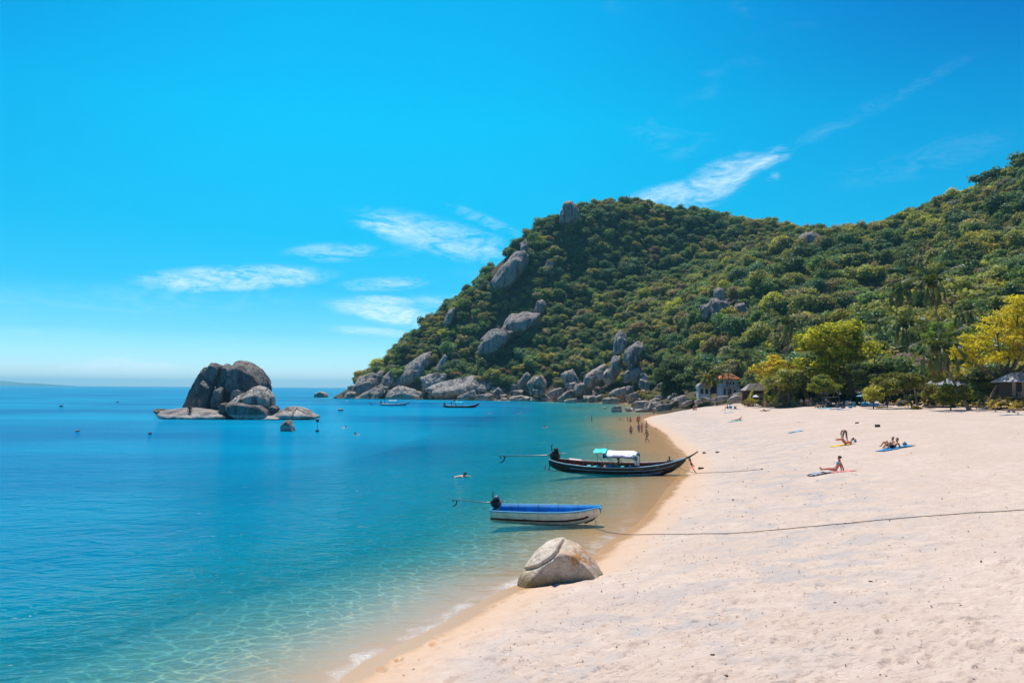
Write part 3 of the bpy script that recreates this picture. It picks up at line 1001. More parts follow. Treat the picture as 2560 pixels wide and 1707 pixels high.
def mat_granite(name='granite', c0=(0.33, 0.285, 0.245), c1=(0.60, 0.53, 0.46), tide=True, warm=0.55):
    m, t, o = new_mat(name)
    pos = t.node('ShaderNodeNewGeometry').outputs['Position']
    sx = t.node('ShaderNodeSeparateXYZ'); t.l.new(pos, sx.inputs[0])
    z = sx.outputs[2]
    oi = t.node('ShaderNodeObjectInfo')
    big = t.noise(pos, 0.16, 5, 0.62)
    fine = t.noise(pos, 1.6, 5, 0.7)
    c = t.mix(t.rng(big, 0.32, 0.68), c0, c1)
    c = t.mix(t.rng(fine, 0.35, 0.7, 0, 0.6), c, tuple(x * 0.62 for x in c0))
    # rain streaks: dark lichen stains running down the faces, rusty ones here and there
    st = t.noise(t.mapping(pos, (0.35, 0.35, 0.07)), 1.3, 5, 0.68, dist=0.5)
    c = t.mix(t.rng(st, 0.47, 0.60, 0, 0.85), c, (0.06, 0.058, 0.06))
    c = t.mix(t.math('MULTIPLY', t.rng(t.noise(t.mapping(pos, (0.5, 0.5, 0.12), (0, 0, 0), (7, 3, 1)), 0.9, 3, 0.6), 0.58, 0.72), warm), c, (0.42, 0.24, 0.13))
    c = t.mix(t.rng(oi.outputs['Random'], 0, 1, 0.0, 0.35), c, (0.15, 0.14, 0.14))
    # joints: long steep fractures with dark growth in them
    jw = t.vmath('ADD', t.mapping(pos, (1.0, 0.7, 0.34), (0.15, 0.32, 0.2)), t.vmath('SCALE', t.noise(pos, 0.22, 2, out=1), None))
    jm = t.rng(t.noise(pos, 0.16, 3, 0.6), 0.46, 0.60)
    jd = t.math('ADD', t.voro(jw, 0.36, 'DISTANCE_TO_EDGE'), t.math('MULTIPLY', t.math('SUBTRACT', 1.0, jm), 0.09))
    jt = t.rng(jd, 0.035, 0.008)
    c = t.mix(t.math('MULTIPLY', jt, 0.8), c, (0.035, 0.032, 0.03))
    if tide:
        zz = t.math('ADD', z, t.math('MULTIPLY', t.math('SUBTRACT', t.noise(pos, 0.8, 3), 0.5), 0.9))
        band = t.math('MULTIPLY', t.rng(zz, 1.15, 0.75), t.rng(zz, 0.0, 0.18))
        c = t.mix(t.math('MULTIPLY', band, 0.72), c, (0.58, 0.53, 0.47))
        c = t.mix(t.rng(zz, 0.16, -0.05), c, (0.10, 0.08, 0.05))
    h = t.noise(t.mapping(pos, (1, 1, 0.55), (0.3, 0.2, 0)), 0.7, 7, 0.7)
    h = t.math('SUBTRACT', h, t.math('MULTIPLY', t.rng(jd, 0.09, 0.0), 0.5))
    nm = t.bump(h, 1.0, 1.0)
    princ(t, o, c, 0.88, nm, 0.2)
    return m


M_ROCK = mat_granite()
M_ROCK_PALE = mat_granite('pale_granite', (0.44, 0.39, 0.34), (0.64, 0.58, 0.51), True, 0.4)  # pale rock; also carries the leaning boulder's sunlit tone in its colour
M_ROCK_DARK = mat_granite('dark_granite', (0.22, 0.20, 0.185), (0.45, 0.40, 0.355), True, 0.5)  # lichen-dark rock; also carries the shade on slabs and dome in its colour
M_ROCK_HILL = mat_granite('hill_granite', (0.28, 0.25, 0.225), (0.50, 0.45, 0.40), False, 0.5)
_icos = {}


def ico(sub):
    if sub not in _icos:
        bm = bmesh.new(); bmesh.ops.create_icosphere(bm, subdivisions=sub, radius=1.0)
        _icos[sub] = (np.array([v.co[:] for v in bm.verts]), np.array([[v.index for v in f.verts] for f in bm.faces])); bm.free()
    return _icos[sub]


def rock_from_planes(name, N, Dn, p=14, sub=4, amp=0.05, freq=1.3, seed=0, scale=1.0, mat=None, crease=0.0, fit=None):
    """rounded polyhedron: support radius softened over its planes, then weathered"""
    d, f = ico(sub)
    q = np.maximum(d @ np.asarray(N, float).T, 0) / np.asarray(Dn, float)
    qm = q.max(1)
    r = 1.0 / (qm * np.power(np.power(q / qm[:, None], p).sum(1), 1.0 / p))
    v = d * r[:, None]
    if fit is not None:                     # keep the outline it was given
        F = np.array([q_[:] for q_ in fit]); a0, a1 = F.min(0), F.max(0); b0, b1 = v.min(0), v.max(0)
        v = (v - b0) / (b1 - b0) * (a1 - a0) + a0
    size = np.abs(v).max()
    off = Vector((seed * 3.17, seed * 1.31, -seed * 2.2))
    dis = np.array([mnoise.fractal(Vector(x) * (freq / size * 1.9) + off, 0.75, 2.1, 6) for x in v])
    v = v * (1 + amp * dis)[:, None]
    if crease > 0:
        cr = np.array([abs(mnoise.noise(Vector((x[0] * 0.9, x[1] * 0.6, x[2] * 0.30)) * (3.4 / size) + off * 2)) for x in v])
        v = v * (1 - crease * np.exp(-(cr / 0.035) ** 2))[:, None]
    return mesh_np(name, v * scale, f, mat or M_ROCK)


def hull_planes(pts):
    bm = bmesh.new()
    for p in pts: bm.verts.new(p)
    bmesh.ops.convex_hull(bm, input=bm.verts)
    bm.normal_update()
    P = {}
    for f in bm.faces:
        n = f.normal.copy()
        if n.length < 0.5: continue
        d = n.dot(f.calc_center_median())
        if d < 0: n = -n; d = -d
        key = (round(n.x, 2), round(n.y, 2), round(n.z, 2))
        P[key] = (n[:], max(d, 0.05))
    bm.free()
    vals = list(P.values())
    return [a for a, b in vals], [b for a, b in vals]


def px_rock(name, outline, D, depth, label, seed, grp=None, p=16, amp=0.05, sub=4, sink=0.8, mat=None, view=True, back=0.75, crease=0.0, cat='rock', front=0.72, chop=9, chopr=(.72, .92), wedge=1.0, pk=1.5):
    """a rock whose seen outline is given in photo pixels at distance D, with its own real depth"""
    kk = K if view else 1.0
    P = [W(x * kk, y * kk, D) for x, y in outline]
    ctr = sum(P, Vector()) / len(P)
    zmin = min(q.z for q in P)
    pts = []
    for q in P:
        o = q - ctr
        lowq = (q.z - zmin) < 0.25 * (max(t.z for t in P) - zmin)
        for (s, dy) in ((front, -0.5), (1.0, -0.12), (1.0, 0.15), (back, 0.5)):
            a = Vector((o.x * s, dy * depth, o.z * (s if not lowq else 1.0)))
            if not lowq and dy < -.3: a.z = (zmin - ctr.z) + (a.z - (zmin - ctr.z)) * wedge      # tops slope towards the viewer's side
            if lowq: a.z -= sink
            pts.append(a)
    N, Dn = hull_planes(pts)
    rq = random.Random(seed * 7 + 1); PA = np.array([q_[:] for q_ in pts])
    for _ in range(chop):                   # chip random facets off its edges
        a = Vector((rq.gauss(0, 1), rq.gauss(0, .8) - .4, rq.gauss(0, 1))).normalized()
        N.append(a[:]); Dn.append(float((PA @ np.array(a)).max()) * rq.uniform(*chopr))
    me = rock_from_planes(name, N, Dn, p * pk, sub, amp, 1.3, seed, 1.0, mat, crease, pts)
    o = link(name, me, None, ctr)
    return tag(o, label, cat, grp)


# ---- random boulders, shared meshes
BOULD = []
for s_ in range(14):
    rr_ = random.Random(900 + s_)
    N = []; Dn = []
    for k in range(rr_.randint(7, 12)):
        a = Vector((rr_.gauss(0, 1), rr_.gauss(0, 1), rr_.gauss(0, 1))).normalized()
        N.append(a[:]); Dn.append(rr_.uniform(0.70, 1.10))
    for a in ((1, 0, 0), (-1, 0, 0), (0, 1, 0), (0, -1, 0), (0, 0, 1), (0, 0, -1)):
        N.append(a); Dn.append(1.0)
    BOULD.append(rock_from_planes('boulder', N, Dn, rr_.choice((40, 60, 90)), 4, 0.10, 1.4, s_))


def boulder(cx, cy, w_, h_, tilt, D, label, seed, grp=None, name='boulder', mat=None, dep=None):
    """a boulder seen at src pixel (cx, cy), w_ x h_ pixels, at distance D"""
    c = W(cx, cy, D)
    s = D / FPX
    sx, sz = w_ * s / 2, h_ * s / 2
    me = BOULD[seed % len(BOULD)]
    if mat is not None:
        me = me.copy(); me.materials.clear(); me.materials.append(mat)
    o = link(name, me, None, c)
    o.rotation_euler = (random.Random(seed).uniform(-.2, .2), R(-tilt), random.Random(seed + 5).uniform(-.3, .3))
    o.scale = (sx, dep or (sx + sz) * 0.55, sz)
    return tag(o, label, 'boulder', grp)


def i_(x, y):      # island zoom -> view px
    return ((380 + x / 5.345) / K, (860 + y / 5.345) / K)


def h_(x, y):      # headland zoom (left) -> view px
    return ((840 + x / 4.704) / K, (820 + y / 4.704) / K)


def m_(x, y):      # headland zoom (middle) -> src px
    return (1300 + x / 4.704, 820 + y / 4.704)


DI = 176.0
IS = [
    ('rock_slab', [(430, 850), (560, 600), (640, 480), (700, 330), (750, 300), (790, 420), (700, 640), (560, 860)], DI + 3, 6, 'dark leaning slab at the left end of the sea stack', 1, 22),
    ('rock_slab', [(700, 480), (760, 340), (805, 250), (860, 255), (950, 292), (935, 380), (860, 535), (790, 520)], DI, 5, 'flat faced grey block standing high in the left of the sea stack', 2, 26),
    ('rock_slab', [(530, 860), (600, 680), (690, 480), (815, 545), (820, 700), (790, 880)], DI - 2.5, 4.5, 'dark upright slab below the flat faced block of the sea stack', 3, 26),
    ('rock_slab', [(800, 880), (830, 640), (880, 560), (965, 590), (960, 780), (900, 890)], DI - 2.5, 4, 'narrow dark slab in the foot of the sea stack cleft', 4, 20),
    ('rock_slab', [(880, 560), (930, 400), (975, 275), (1010, 258), (1075, 300), (1082, 380), (1010, 580), (960, 620)], DI + 1.5, 5, 'thin pink tinged slab wedged between the block and the dome of the sea stack', 5, 22),
    ('rock_dome', [(1000, 820), (1040, 560), (1095, 300), (1150, 240), (1210, 224), (1300, 250), (1420, 320), (1500, 420), (1545, 520), (1560, 660), (1540, 820)], DI + 4, 12, 'tall rounded granite dome at the right of the sea stack', 6, 9),
    ('boulder', [(1060, 720), (1100, 600), (1180, 592), (1270, 630), (1200, 720)], DI - 1.5, 4, 'angular shaded rock at the foot of the granite dome', 7, 18),
    ('boulder', [(1000, 800), (1160, 700), (1330, 600), (1440, 558), (1520, 575), (1600, 660), (1635, 700), (1635, 810), (1540, 860), (1300, 850)], DI - 4.5, 7, 'big sunlit grey boulder leaning in front of the dome', 8, 13),
    ('boulder', [(1000, 850), (1020, 800), (1090, 770), (1290, 790), (1480, 815), (1570, 890), (1600, 965), (1340, 985), (1100, 965)], DI - 7.5, 5, 'dark shaded boulder at the water edge in front of the sea stack', 9, 14),
    ('boulder', [(1540, 870), (1600, 822), (1670, 820), (1700, 860), (1640, 930), (1560, 935)], DI - 6, 3.5, 'small dark rock right of the leaning boulder on the islet', 10, 14),
    ('rock_shelf', [(1600, 960), (1700, 890), (1850, 832), (1960, 840), (2080, 885), (2210, 945), (2000, 965)], DI - 5, 9, 'low smooth rock back at the right end of the islet', 11, 12),
    ('rock_shelf', [(1340, 1000), (1400, 965), (1500, 955), (1690, 970), (1725, 990), (1600, 1005)], DI - 9, 3, 'white bleached ledge awash in front of the islet', 12, 12),
    ('rock_shelf', [(110, 940), (200, 880), (420, 856), (640, 846), (790, 875), (900, 890), (1060, 930), (1080, 960), (800, 965), (420, 985)], DI - 6, 10, 'flat pale brown rock shelf at the left of the islet', 13, 14),
    ('rock_shelf', [(30, 885), (60, 862), (200, 868), (250, 900), (120, 912)], DI - 3, 3, 'low broken ledge at the far left tip of the islet', 14, 14),
    ('boulder', [(900, 880), (930, 790), (990, 780), (1020, 850), (1000, 890)], DI - 7, 2.5, 'little pale boulder between the shelf and the dark boulder of the islet', 15, 12),
    ('rock_slab', [(820, 880), (850, 620), (900, 520), (1010, 480), (1080, 520), (1100, 880)], DI + 6, 5, 'dark rock filling the cleft behind the slabs of the sea stack', 18, 20),
    ('boulder', [(1715, 1150), (1740, 1060), (1800, 1015), (1850, 1015), (1885, 1080), (1915, 1145), (1820, 1165)], 125, 2.4, 'lone dark pointed rock in the water in front of the islet', 16, 12),
    ('boulder', [(2170, 695), (2200, 655), (2260, 632), (2330, 655), (2355, 695)], 395, 9, 'low domed rock in the open sea between islet and headland', 17, 12)]
for (nm, ol, D, dep, lab, sd, p_) in IS:
    sl_ = 'slab' in nm
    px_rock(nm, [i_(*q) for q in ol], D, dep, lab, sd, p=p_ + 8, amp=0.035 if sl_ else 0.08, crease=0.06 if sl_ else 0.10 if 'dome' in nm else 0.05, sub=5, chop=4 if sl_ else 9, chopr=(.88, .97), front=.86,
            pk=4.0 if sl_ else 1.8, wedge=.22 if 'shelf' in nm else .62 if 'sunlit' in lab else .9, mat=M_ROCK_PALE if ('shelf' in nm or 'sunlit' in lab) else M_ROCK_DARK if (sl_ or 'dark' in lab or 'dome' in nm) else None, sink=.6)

HR = [
    ('boulder', [(190, 700), (290, 580), (430, 530), (525, 560), (520, 660), (450, 730), (330, 755), (230, 745)], 512, 22, 'huge flat topped block at the tip of the headland', 21, 18),
    ('boulder', [(90, 800), (110, 765), (170, 740), (240, 755), (250, 800)], 500, 9, 'low brown rock at the very tip of the headland waterline', 22, 12),
    ('rock_slab', [(200, 825), (330, 770), (480, 680), (530, 670), (560, 690), (440, 780), (330, 825)], 497, 8, 'long sloping slab below the flat topped block', 23, 18),
    ('rock_slab', [(400, 800), (500, 720), (600, 685), (612, 705), (520, 780), (450, 815)], 494, 7, 'tilted brown slab at the water beside the long sloping slab', 24, 18),
    ('rock_slab', [(690, 690), (710, 570), (800, 470), (960, 345), (1110, 290), (1090, 420), (920, 600), (760, 680)], 508, 18, 'great dark ribbed rock rising above the headland waterline', 25, 14),
    ('rock_slab', [(1080, 540), (1180, 450), (1290, 310), (1310, 330), (1200, 470), (1120, 550)], 502, 6, 'narrow leaning rock rib in the bushes right of the ribbed rock', 26, 18),
    ('boulder', [(1000, 590), (1120, 545), (1290, 532), (1285, 590), (1200, 665), (1060, 695), (1030, 640)], 492, 13, 'wedge shaped block perched above the pale slab', 27, 20),
    ('rock_slab', [(570, 815), (690, 700), (760, 680), (900, 720), (1040, 790), (930, 840), (700, 835)], 488, 11, 'broad grey slab dipping into the sea left of the pale slab', 28, 12),
    ('rock_slab', [(1050, 730), (1300, 625), (1560, 560), (1700, 590), (1890, 650), (1620, 770), (1300, 810), (1120, 810)], 486, 20, 'wide pale sunlit slab sloping to the water in mid headland', 29, 10),
    ('boulder', [(510, 660), (560, 560), (620, 520), (690, 560), (700, 640), (600, 690)], 505, 9, 'grey boulder behind the flat topped block', 30, 12),
    ('boulder', [(470, 540), (520, 505), (575, 520), (580, 580), (520, 590)], 514, 8, 'dark rounded rock on the shoulder above the flat topped block', 31, 10)]
for (nm, ol, D, dep, lab, sd, p_) in HR:
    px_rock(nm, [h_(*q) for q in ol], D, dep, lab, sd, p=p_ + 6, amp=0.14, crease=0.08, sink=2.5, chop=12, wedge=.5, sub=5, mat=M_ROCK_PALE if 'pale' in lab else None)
HILLR = [
    ('summit_rock', [(1286, 505), (1287, 470), (1297, 463), (1312, 463), (1331, 483), (1322, 508)], 566, 14, 'square dark rock tower crowning the headland summit', 41, 18),
    ('bare_outcrop', [(1122, 660), (1158, 612), (1190, 580), (1214, 578), (1208, 612), (1185, 640), (1150, 660)], 541, 20, 'large bare grey rock face on the left skyline of the headland', 42, 14),
    ('bare_outcrop', [(1196, 590), (1196, 562), (1206, 552), (1214, 565), (1212, 590)], 548, 8, 'dark rock knob above the bare skyline rock face', 43, 14),
    ('bare_outcrop', [(1148, 752), (1172, 722), (1205, 716), (1242, 723), (1228, 745), (1190, 760)], 508, 14, 'broad furrowed rock face halfway up the wooded headland', 44, 12),
    ('bare_outcrop', [(1098, 806), (1112, 772), (1135, 754), (1178, 756), (1160, 785), (1125, 808)], 498, 12, 'dark humped rock below the furrowed rock face', 45, 12),
    ('boulder', [(1628, 722), (1626, 695), (1640, 685), (1668, 688), (1674, 712), (1655, 728)], 372, 9, 'largest grey boulder of the cluster on the wooded slope', 46, 12),
    ('boulder', [(1640, 686), (1640, 668), (1650, 660), (1662, 664), (1664, 686)], 376, 5, 'upright grey boulder balanced on top of the slope cluster', 47, 10),
    ('boulder', [(1680, 718), (1690, 700), (1712, 692), (1720, 708), (1705, 720)], 370, 7, 'slanted boulder at the right of the slope cluster', 48, 14),
    ('boulder', [(1607, 712), (1612, 700), (1628, 698), (1632, 712), (1620, 720)], 372, 5, 'small boulder at the left of the slope cluster', 49, 12),
    ('rock_dome', [(1828, 556), (1842, 540), (1860, 534), (1880, 540), (1892, 556)], 432, 12, 'smooth grey rock dome showing through trees near the saddle', 50, 9),
    ('bare_outcrop', [(1016, 742), (1030, 715), (1046, 704), (1042, 728), (1026, 748)], 528, 8, 'thin pale rock strip on the lower left skyline', 51, 14),
    ('boulder', [(1226, 708), (1234, 692), (1248, 688), (1254, 704), (1240, 714)], 516, 6, 'dark boulder in the trees above the furrowed face', 52, 10),
    ('boulder', [(1246, 612), (1258, 598), (1276, 598), (1270, 612)], 545, 7, 'little grey rock in the trees right of the bare skyline face', 53, 12),
    ('boulder', [(1408, 800), (1410, 776), (1424, 760), (1440, 764), (1438, 788), (1424, 806)], 412, 8, 'tall bluish boulder on the slope above the big shore boulders', 54, 14),
    ('boulder', [(1432, 822), (1440, 800), (1462, 786), (1478, 790), (1468, 812), (1450, 836)], 398, 8, 'leaning pointed boulder right of the tall bluish one', 55, 16),
    ('bare_outcrop', [(1396, 850), (1406, 822), (1424, 816), (1430, 836), (1415, 858)], 405, 7, 'smooth rock chute below the tall bluish boulder', 56, 12)]
for (nm, ol, D, dep, lab, sd, p_) in HILLR:
    px_rock(nm, ol, D + (0 if 'summit' in nm else 5), dep * 1.25, lab, sd, p=p_ + 10, amp=0.16, mat=M_ROCK_HILL, crease=0.09, sink=3.0, chop=14, wedge=.75)

# ---- shore boulders read off the photograph: (zoom x, y, w, h, tilt, base y for distance or D, description)
SB = [
    ('L', 1170, 785, 150, 95, 30, 487, 'brown boulder at the water right of the broad grey slab'),
    ('L', 1540, 800, 230, 110, 20, 468, 'pale pointed slab boulder at the waterline behind the green roofed boat'),
    ('L', 1725, 812, 235, 90, 0, 465, 'wide dark boulder at the waterline right of the pale pointed one'),
    ('L', 1900, 765, 150, 110, 40, 470, 'tilted light grey boulder above the wide dark one'),
    ('L', 2130, 760, 180, 75, 10, 462, 'smooth pale boulder lying behind the square dark one'),
    ('L', 2170, 825, 250, 85, 0, 455, 'square dark boulder on the waterline in mid shore'),
    ('L', 2215, 620, 220, 100, 50, 468, 'long leaning boulder with pale edge below the yellow bushes'),
    ('M', 165, 660, 160, 190, 20, 452, 'tall rounded grey boulder above the mid shore rubble'),
    ('M', 245, 645, 190, 150, 45, 450, 'tilted oval boulder leaning right of the tall rounded one'),
    ('M', 230, 745, 160, 85, 5, 446, 'brownish blocky boulder below the two rounded ones'),
    ('M', 450, 755, 220, 115, 20, 440, 'light grey wedge boulder in the middle of the rubble'),
    ('M', 585, 590, 170, 290, 25, 440, 'highest bluish boulder standing over the shore rubble'),
    ('M', 610, 668, 120, 95, 10, 434, 'dark round boulder at the foot of the highest one'),
    ('M', 550, 810, 205, 135, 25, 425, 'grey pyramid boulder near the waterline'),
    ('M', 732, 715, 225, 165, 10, 425, 'big striped dome boulder in the centre of the rubble'),
    ('M', 900, 555, 340, 200, 28, 420, 'largest whaleback boulder above the rubble'),
    ('M', 1035, 575, 170, 170, 40, 412, 'steep grey boulder right of the whaleback'),
    ('M', 1330, 535, 270, 140, 12, 400, 'broad shaded boulder at the edge of the trees'),
    ('M', 1465, 588, 88, 135, 0, 392, 'egg shaped upright boulder right of the broad shaded one'),
    ('M', 1290, 712, 105, 90, 0, 385, 'square bluish boulder beside the scrub'),
    ('M', 1190, 755, 140, 120, 15, 385, 'pale rounded boulder left of the square bluish one'),
    ('M', 1095, 770, 110, 90, 25, 388, 'grey boulder left of the pale rounded one'),
    ('M', 1330, 805, 170, 95, 18, 372, 'light pointed boulder near the right end of the rubble'),
    ('M', 1120, 845, 105, 85, 0, 378, 'dark cubic boulder on the waterline'),
    ('M', 1030, 848, 130, 75, 0, 378, 'pale brown boulder left of the dark cubic one'),
    ('M', 590, 852, 160, 62, 8, 410, 'sunlit buff boulder low on the waterline'),
    ('M', 830, 820, 170, 65, 0, 400, 'dark brown boulder low in the rubble'),
    ('M', 930, 818, 100, 80, 10, 395, 'grey brown boulder beside the dark brown low one'),
    ('M', 1730, 792, 155, 125, 0, 300, 'blue shaded rounded boulder under the trees by the beach corner'),
    ('M', 1630, 815, 90, 75, 0, 310, 'small blue shaded boulder left of the rounded one'),
    ('M', 1400, 905, 215, 125, 0, 262, 'big dark domed boulder standing in the shallows at the beach corner'),
    ('M', 1140, 950, 135, 75, 0, 250, 'lone pale topped boulder in the shallows left of the dark dome'),
    ('M', 1285, 955, 105, 50, 0, 252, 'low white boulder beside the dark dome'),
    ('M', 1560, 872, 120, 90, 10, 268, 'brown boulder behind the dark dome'),
    ('M', 1885, 852, 155, 110, 20, 250, 'large brown boulder on the beach corner'),
    ('M', 1800, 885, 140, 75, 25, 248, 'tilted grey boulder in front of the large brown one'),
    ('M', 1700, 940, 200, 95, 8, 242, 'grey boulder half awash at the end of the beach'),
    ('M', 1470, 655, 150, 120, -10, 380, 'pale flat boulder under the egg shaped one'),
    ('M', 1960, 880, 90, 65, 30, 238, 'small slanted boulder at the end of the rocks on the sand'),
    ('M', 990, 937, 55, 25, 0, 256, 'tiny white rock in the water left of the pale topped boulder'),
    ('M', 1430, 965, 160, 40, 0, 246, 'flat white rocks in the shallows below the dark dome'),
    ('M', 100, 878, 120, 30, 0, 440, 'flat pale rock in the water in front of the rubble')]
for k_, (zz, x, y, w_, hh_, tl, D, lab) in enumerate(SB):
    ox = 840 if zz == 'L' else 1300
    boulder(ox + x / 4.704, 820 + (y + hh_ * 0.08) / 4.704, w_ / 4.704 * .95, hh_ / 4.704 * 0.96, tl, D, lab, k_ + 3)
for k_, (x, y, w_, hh_, tl, D, lab) in enumerate([
        (60, 755, 170, 200, 20, 225, 'brown boulder at the left end of the beach top rocks'), (880, 705, 360, 120, 5, 198, 'long cracked boulder on the sand below the white house'),
        (1220, 695, 290, 110, 20, 190, 'grey boulder on the sand left of the wooden steps'), (560, 705, 170, 90, 0, 215, 'flat pale boulder below the small white hut'),
        (410, 745, 170, 90, 15, 214, 'grey boulder behind the walker in the white top'), (170, 790, 200, 80, 25, 220, 'slanted pale boulder behind the walkers'),
        (1280, 590, 260, 60, 8, 200, 'flat white rock by the thatched hut'), (2300, 690, 330, 130, -5, 172, 'rough brown boulder behind the white kayak')]):
    boulder(1700 + x / 9.046, 920 + (y + 8) / 9.046, w_ / 9.046 * 1.05, hh_ / 9.046 * 1.25, tl, D, lab, k_ + 60)

# ---- rubble of boulders between and below the large ones
rb = random.Random(33)
SEG = [((-112, 514), (-60, 488), 40, 'at the foot of the flat topped block'), ((-60, 488), (-6, 464), 50, 'at the foot of the pale slab'),
       ((-6, 464), (34, 436), 60, 'between the boats and the scrub'), ((34, 436), (58, 384), 60, 'below the whaleback boulder'), ((58, 384), (52, 268), 40, 'towards the beach corner'), ((52, 268), (58, 238), 20, 'heaped at the beach corner')]
for (a, b, n, where) in SEG:
    a = Vector(a); b = Vector(b)
    nrm = Vector((b.y - a.y, -(b.x - a.x))).normalized()
    if shore_dist(np.array([(a.x + b.x) / 2 + nrm.x * 5]), np.array([(a.y + b.y) / 2 + nrm.y * 5]))[0] < 0: nrm = -nrm
    for k in range(n):
        t = rb.random(); q = a.lerp(b, t) + nrm * rb.uniform(-2.5, 13) ** 1.0
        s = rb.choice((0.8, 1.1, 1.4, 1.9, 2.6)) * rb.uniform(.8, 1.25)
        if 'corner' in where: s *= 0.6
        z = gz1(q.x, q.y)
        o = link('boulder', BOULD[rb.randrange(14)], None, (q.x, q.y, max(z, -0.6) + s * 0.25), (rb.uniform(-.4, .4), rb.uniform(-.4, .4), rb.uniform(0, 6.3)))
        o.scale = (s * rb.uniform(.9, 1.4), s * rb.uniform(.8, 1.2), s * rb.uniform(.55, .95))
        big_ = 'large' if s > 2.2 else 'fair sized' if s > 1.5 else 'small' if s > 1.0 else 'tiny'
        tag(o, f'{big_} grey boulder in the rubble {where}', 'boulder', f'{big_} rubble boulders {where}')

# ---- foreground rock with its crack
M_FROCK, t, o_ = new_mat('foreground_granite')
pos = t.node('ShaderNodeNewGeometry').outputs['Position']
sx = t.node('ShaderNodeSeparateXYZ'); t.l.new(pos, sx.inputs[0])
c = t.mix(t.rng(t.noise(pos, 1.3, 5, 0.6), 0.35, 0.65), (0.56, 0.46, 0.35), (0.72, 0.62, 0.50))
c = t.mix(t.rng(t.noise(pos, 22, 4, 0.7), 0.46, 0.66, 0, 0.8), c, (0.26, 0.21, 0.165))
c = t.mix(t.rng(t.noise(t.mapping(pos, (1, 1, .3)), 2.2, 5, 0.7), 0.52, 0.66, 0, 0.6), c, (0.30, 0.245, 0.19))
at = t.node('ShaderNodeAttribute'); at.attribute_name = 'stain'
c = t.mix(t.math('MULTIPLY', at.outputs['Fac'], t.rng(t.noise(pos, 3.0, 5, 0.7), 0.40, 0.62), clamp=True), c, (0.44, 0.22, 0.08))
zz = t.math('ADD', sx.outputs[2], t.math('MULTIPLY', t.math('SUBTRACT', t.noise(pos, 2.5, 4), 0.5), 0.35))
c = t.mix(t.rng(zz, 0.62, 0.25, 0, 0.85), c, t.mix(t.noise(pos, 9, 4, 0.7), (0.055, 0.045, 0.015), (0.26, 0.19, 0.06)))
princ(t, o_, c, 0.85, t.bump(t.math('ADD', t.math('MULTIPLY', t.noise(pos, 4, 5, 0.65), 0.10), t.math('MULTIPLY', t.noise(pos, 40, 2), 0.012)), 0.9, 1.0), 0.25)
ol = [(1288, 1466), (1296, 1440), (1316, 1410), (1345, 1376), (1378, 1352), (1410, 1348), (1445, 1360), (1472, 1384), (1492, 1410), (1504, 1434), (1450, 1458), (1380, 1470)]
FD = 28.4
P = [W(x, y, FD) for x, y in ol]
ctr = sum(P, Vector()) / len(P); ctr.z = 0.42
pts = []
for q in P:
    o = q - ctr
    for (s, dy) in ((0.80, -1.05), (1.0, -0.45), (1.0, 0.1), (0.72, 1.25)):
        pts.append(Vector((o.x * s, dy, o.z * (s if o.z > 0 else 1) + (-0.5 if o.z < -0.2 else 0) + (0.0 if dy > -0.2 else -0.10 * (o.z > 0)))))
N, Dn = hull_planes(pts)
me = rock_from_planes('foreground_boulder', N, Dn, 34, 6, 0.04, 1.2, 5, 1.0, M_FROCK, 0.0, pts)
v = np.empty(len(me.vertices) * 3, np.float32); me.vertices.foreach_get('co', v); v = v.reshape(-1, 3)
# the split: a curved gash across the left face, the block above it standing slightly proud
wpt = v + np.array(ctr)
qx, qy, _ = proj(wpt)
cpx = np.array([1309, 1325, 1342, 1362, 1380, 1393, 1401, 1408]); cpy = np.array([1424, 1422, 1417, 1406, 1394, 1379, 1364, 1352])
dmin = np.full(len(v), 1e9); above = np.zeros(len(v), bool)
for i in range(len(cpx) - 1):
    e = np.array([cpx[i + 1] - cpx[i], cpy[i + 1] - cpy[i]], float); L2 = (e ** 2).sum()
    tt = np.clip(((qx - cpx[i]) * e[0] + (qy - cpy[i]) * e[1]) / L2, 0, 1)
    dd = np.hypot(qx - cpx[i] - tt * e[0], qy - cpy[i] - tt * e[1])
    sd = e[0] * (qy - cpy[i]) - e[1] * (qx - cpx[i])
    above = np.where(dd < dmin, sd < 0, above); dmin = np.minimum(dmin, dd)
front = v[:, 1] < 0.5
nv = np.empty_like(v); me.vertices.foreach_get('normal', nv.ravel()) if False else None
nrm = v / np.linalg.norm(v, axis=1)[:, None]
dispv = np.where(front, -0.17 * np.exp(-(dmin / 2.6) ** 2) + np.where(above, 0.055 * np.exp(-dmin / 60.0), 0), 0)
v = v + nrm * dispv[:, None]
me.vertices.foreach_set('co', v.ravel().astype(np.float32)); me.update()
attr(me, 'stain', 1.3 * np.exp(-((qx - 1452) / 44) ** 2 - ((qy - 1395) / 34) ** 2))
tag(link('foreground_boulder', me, None, ctr), 'cracked pale boulder with mossy foot at the near water edge', 'boulder')
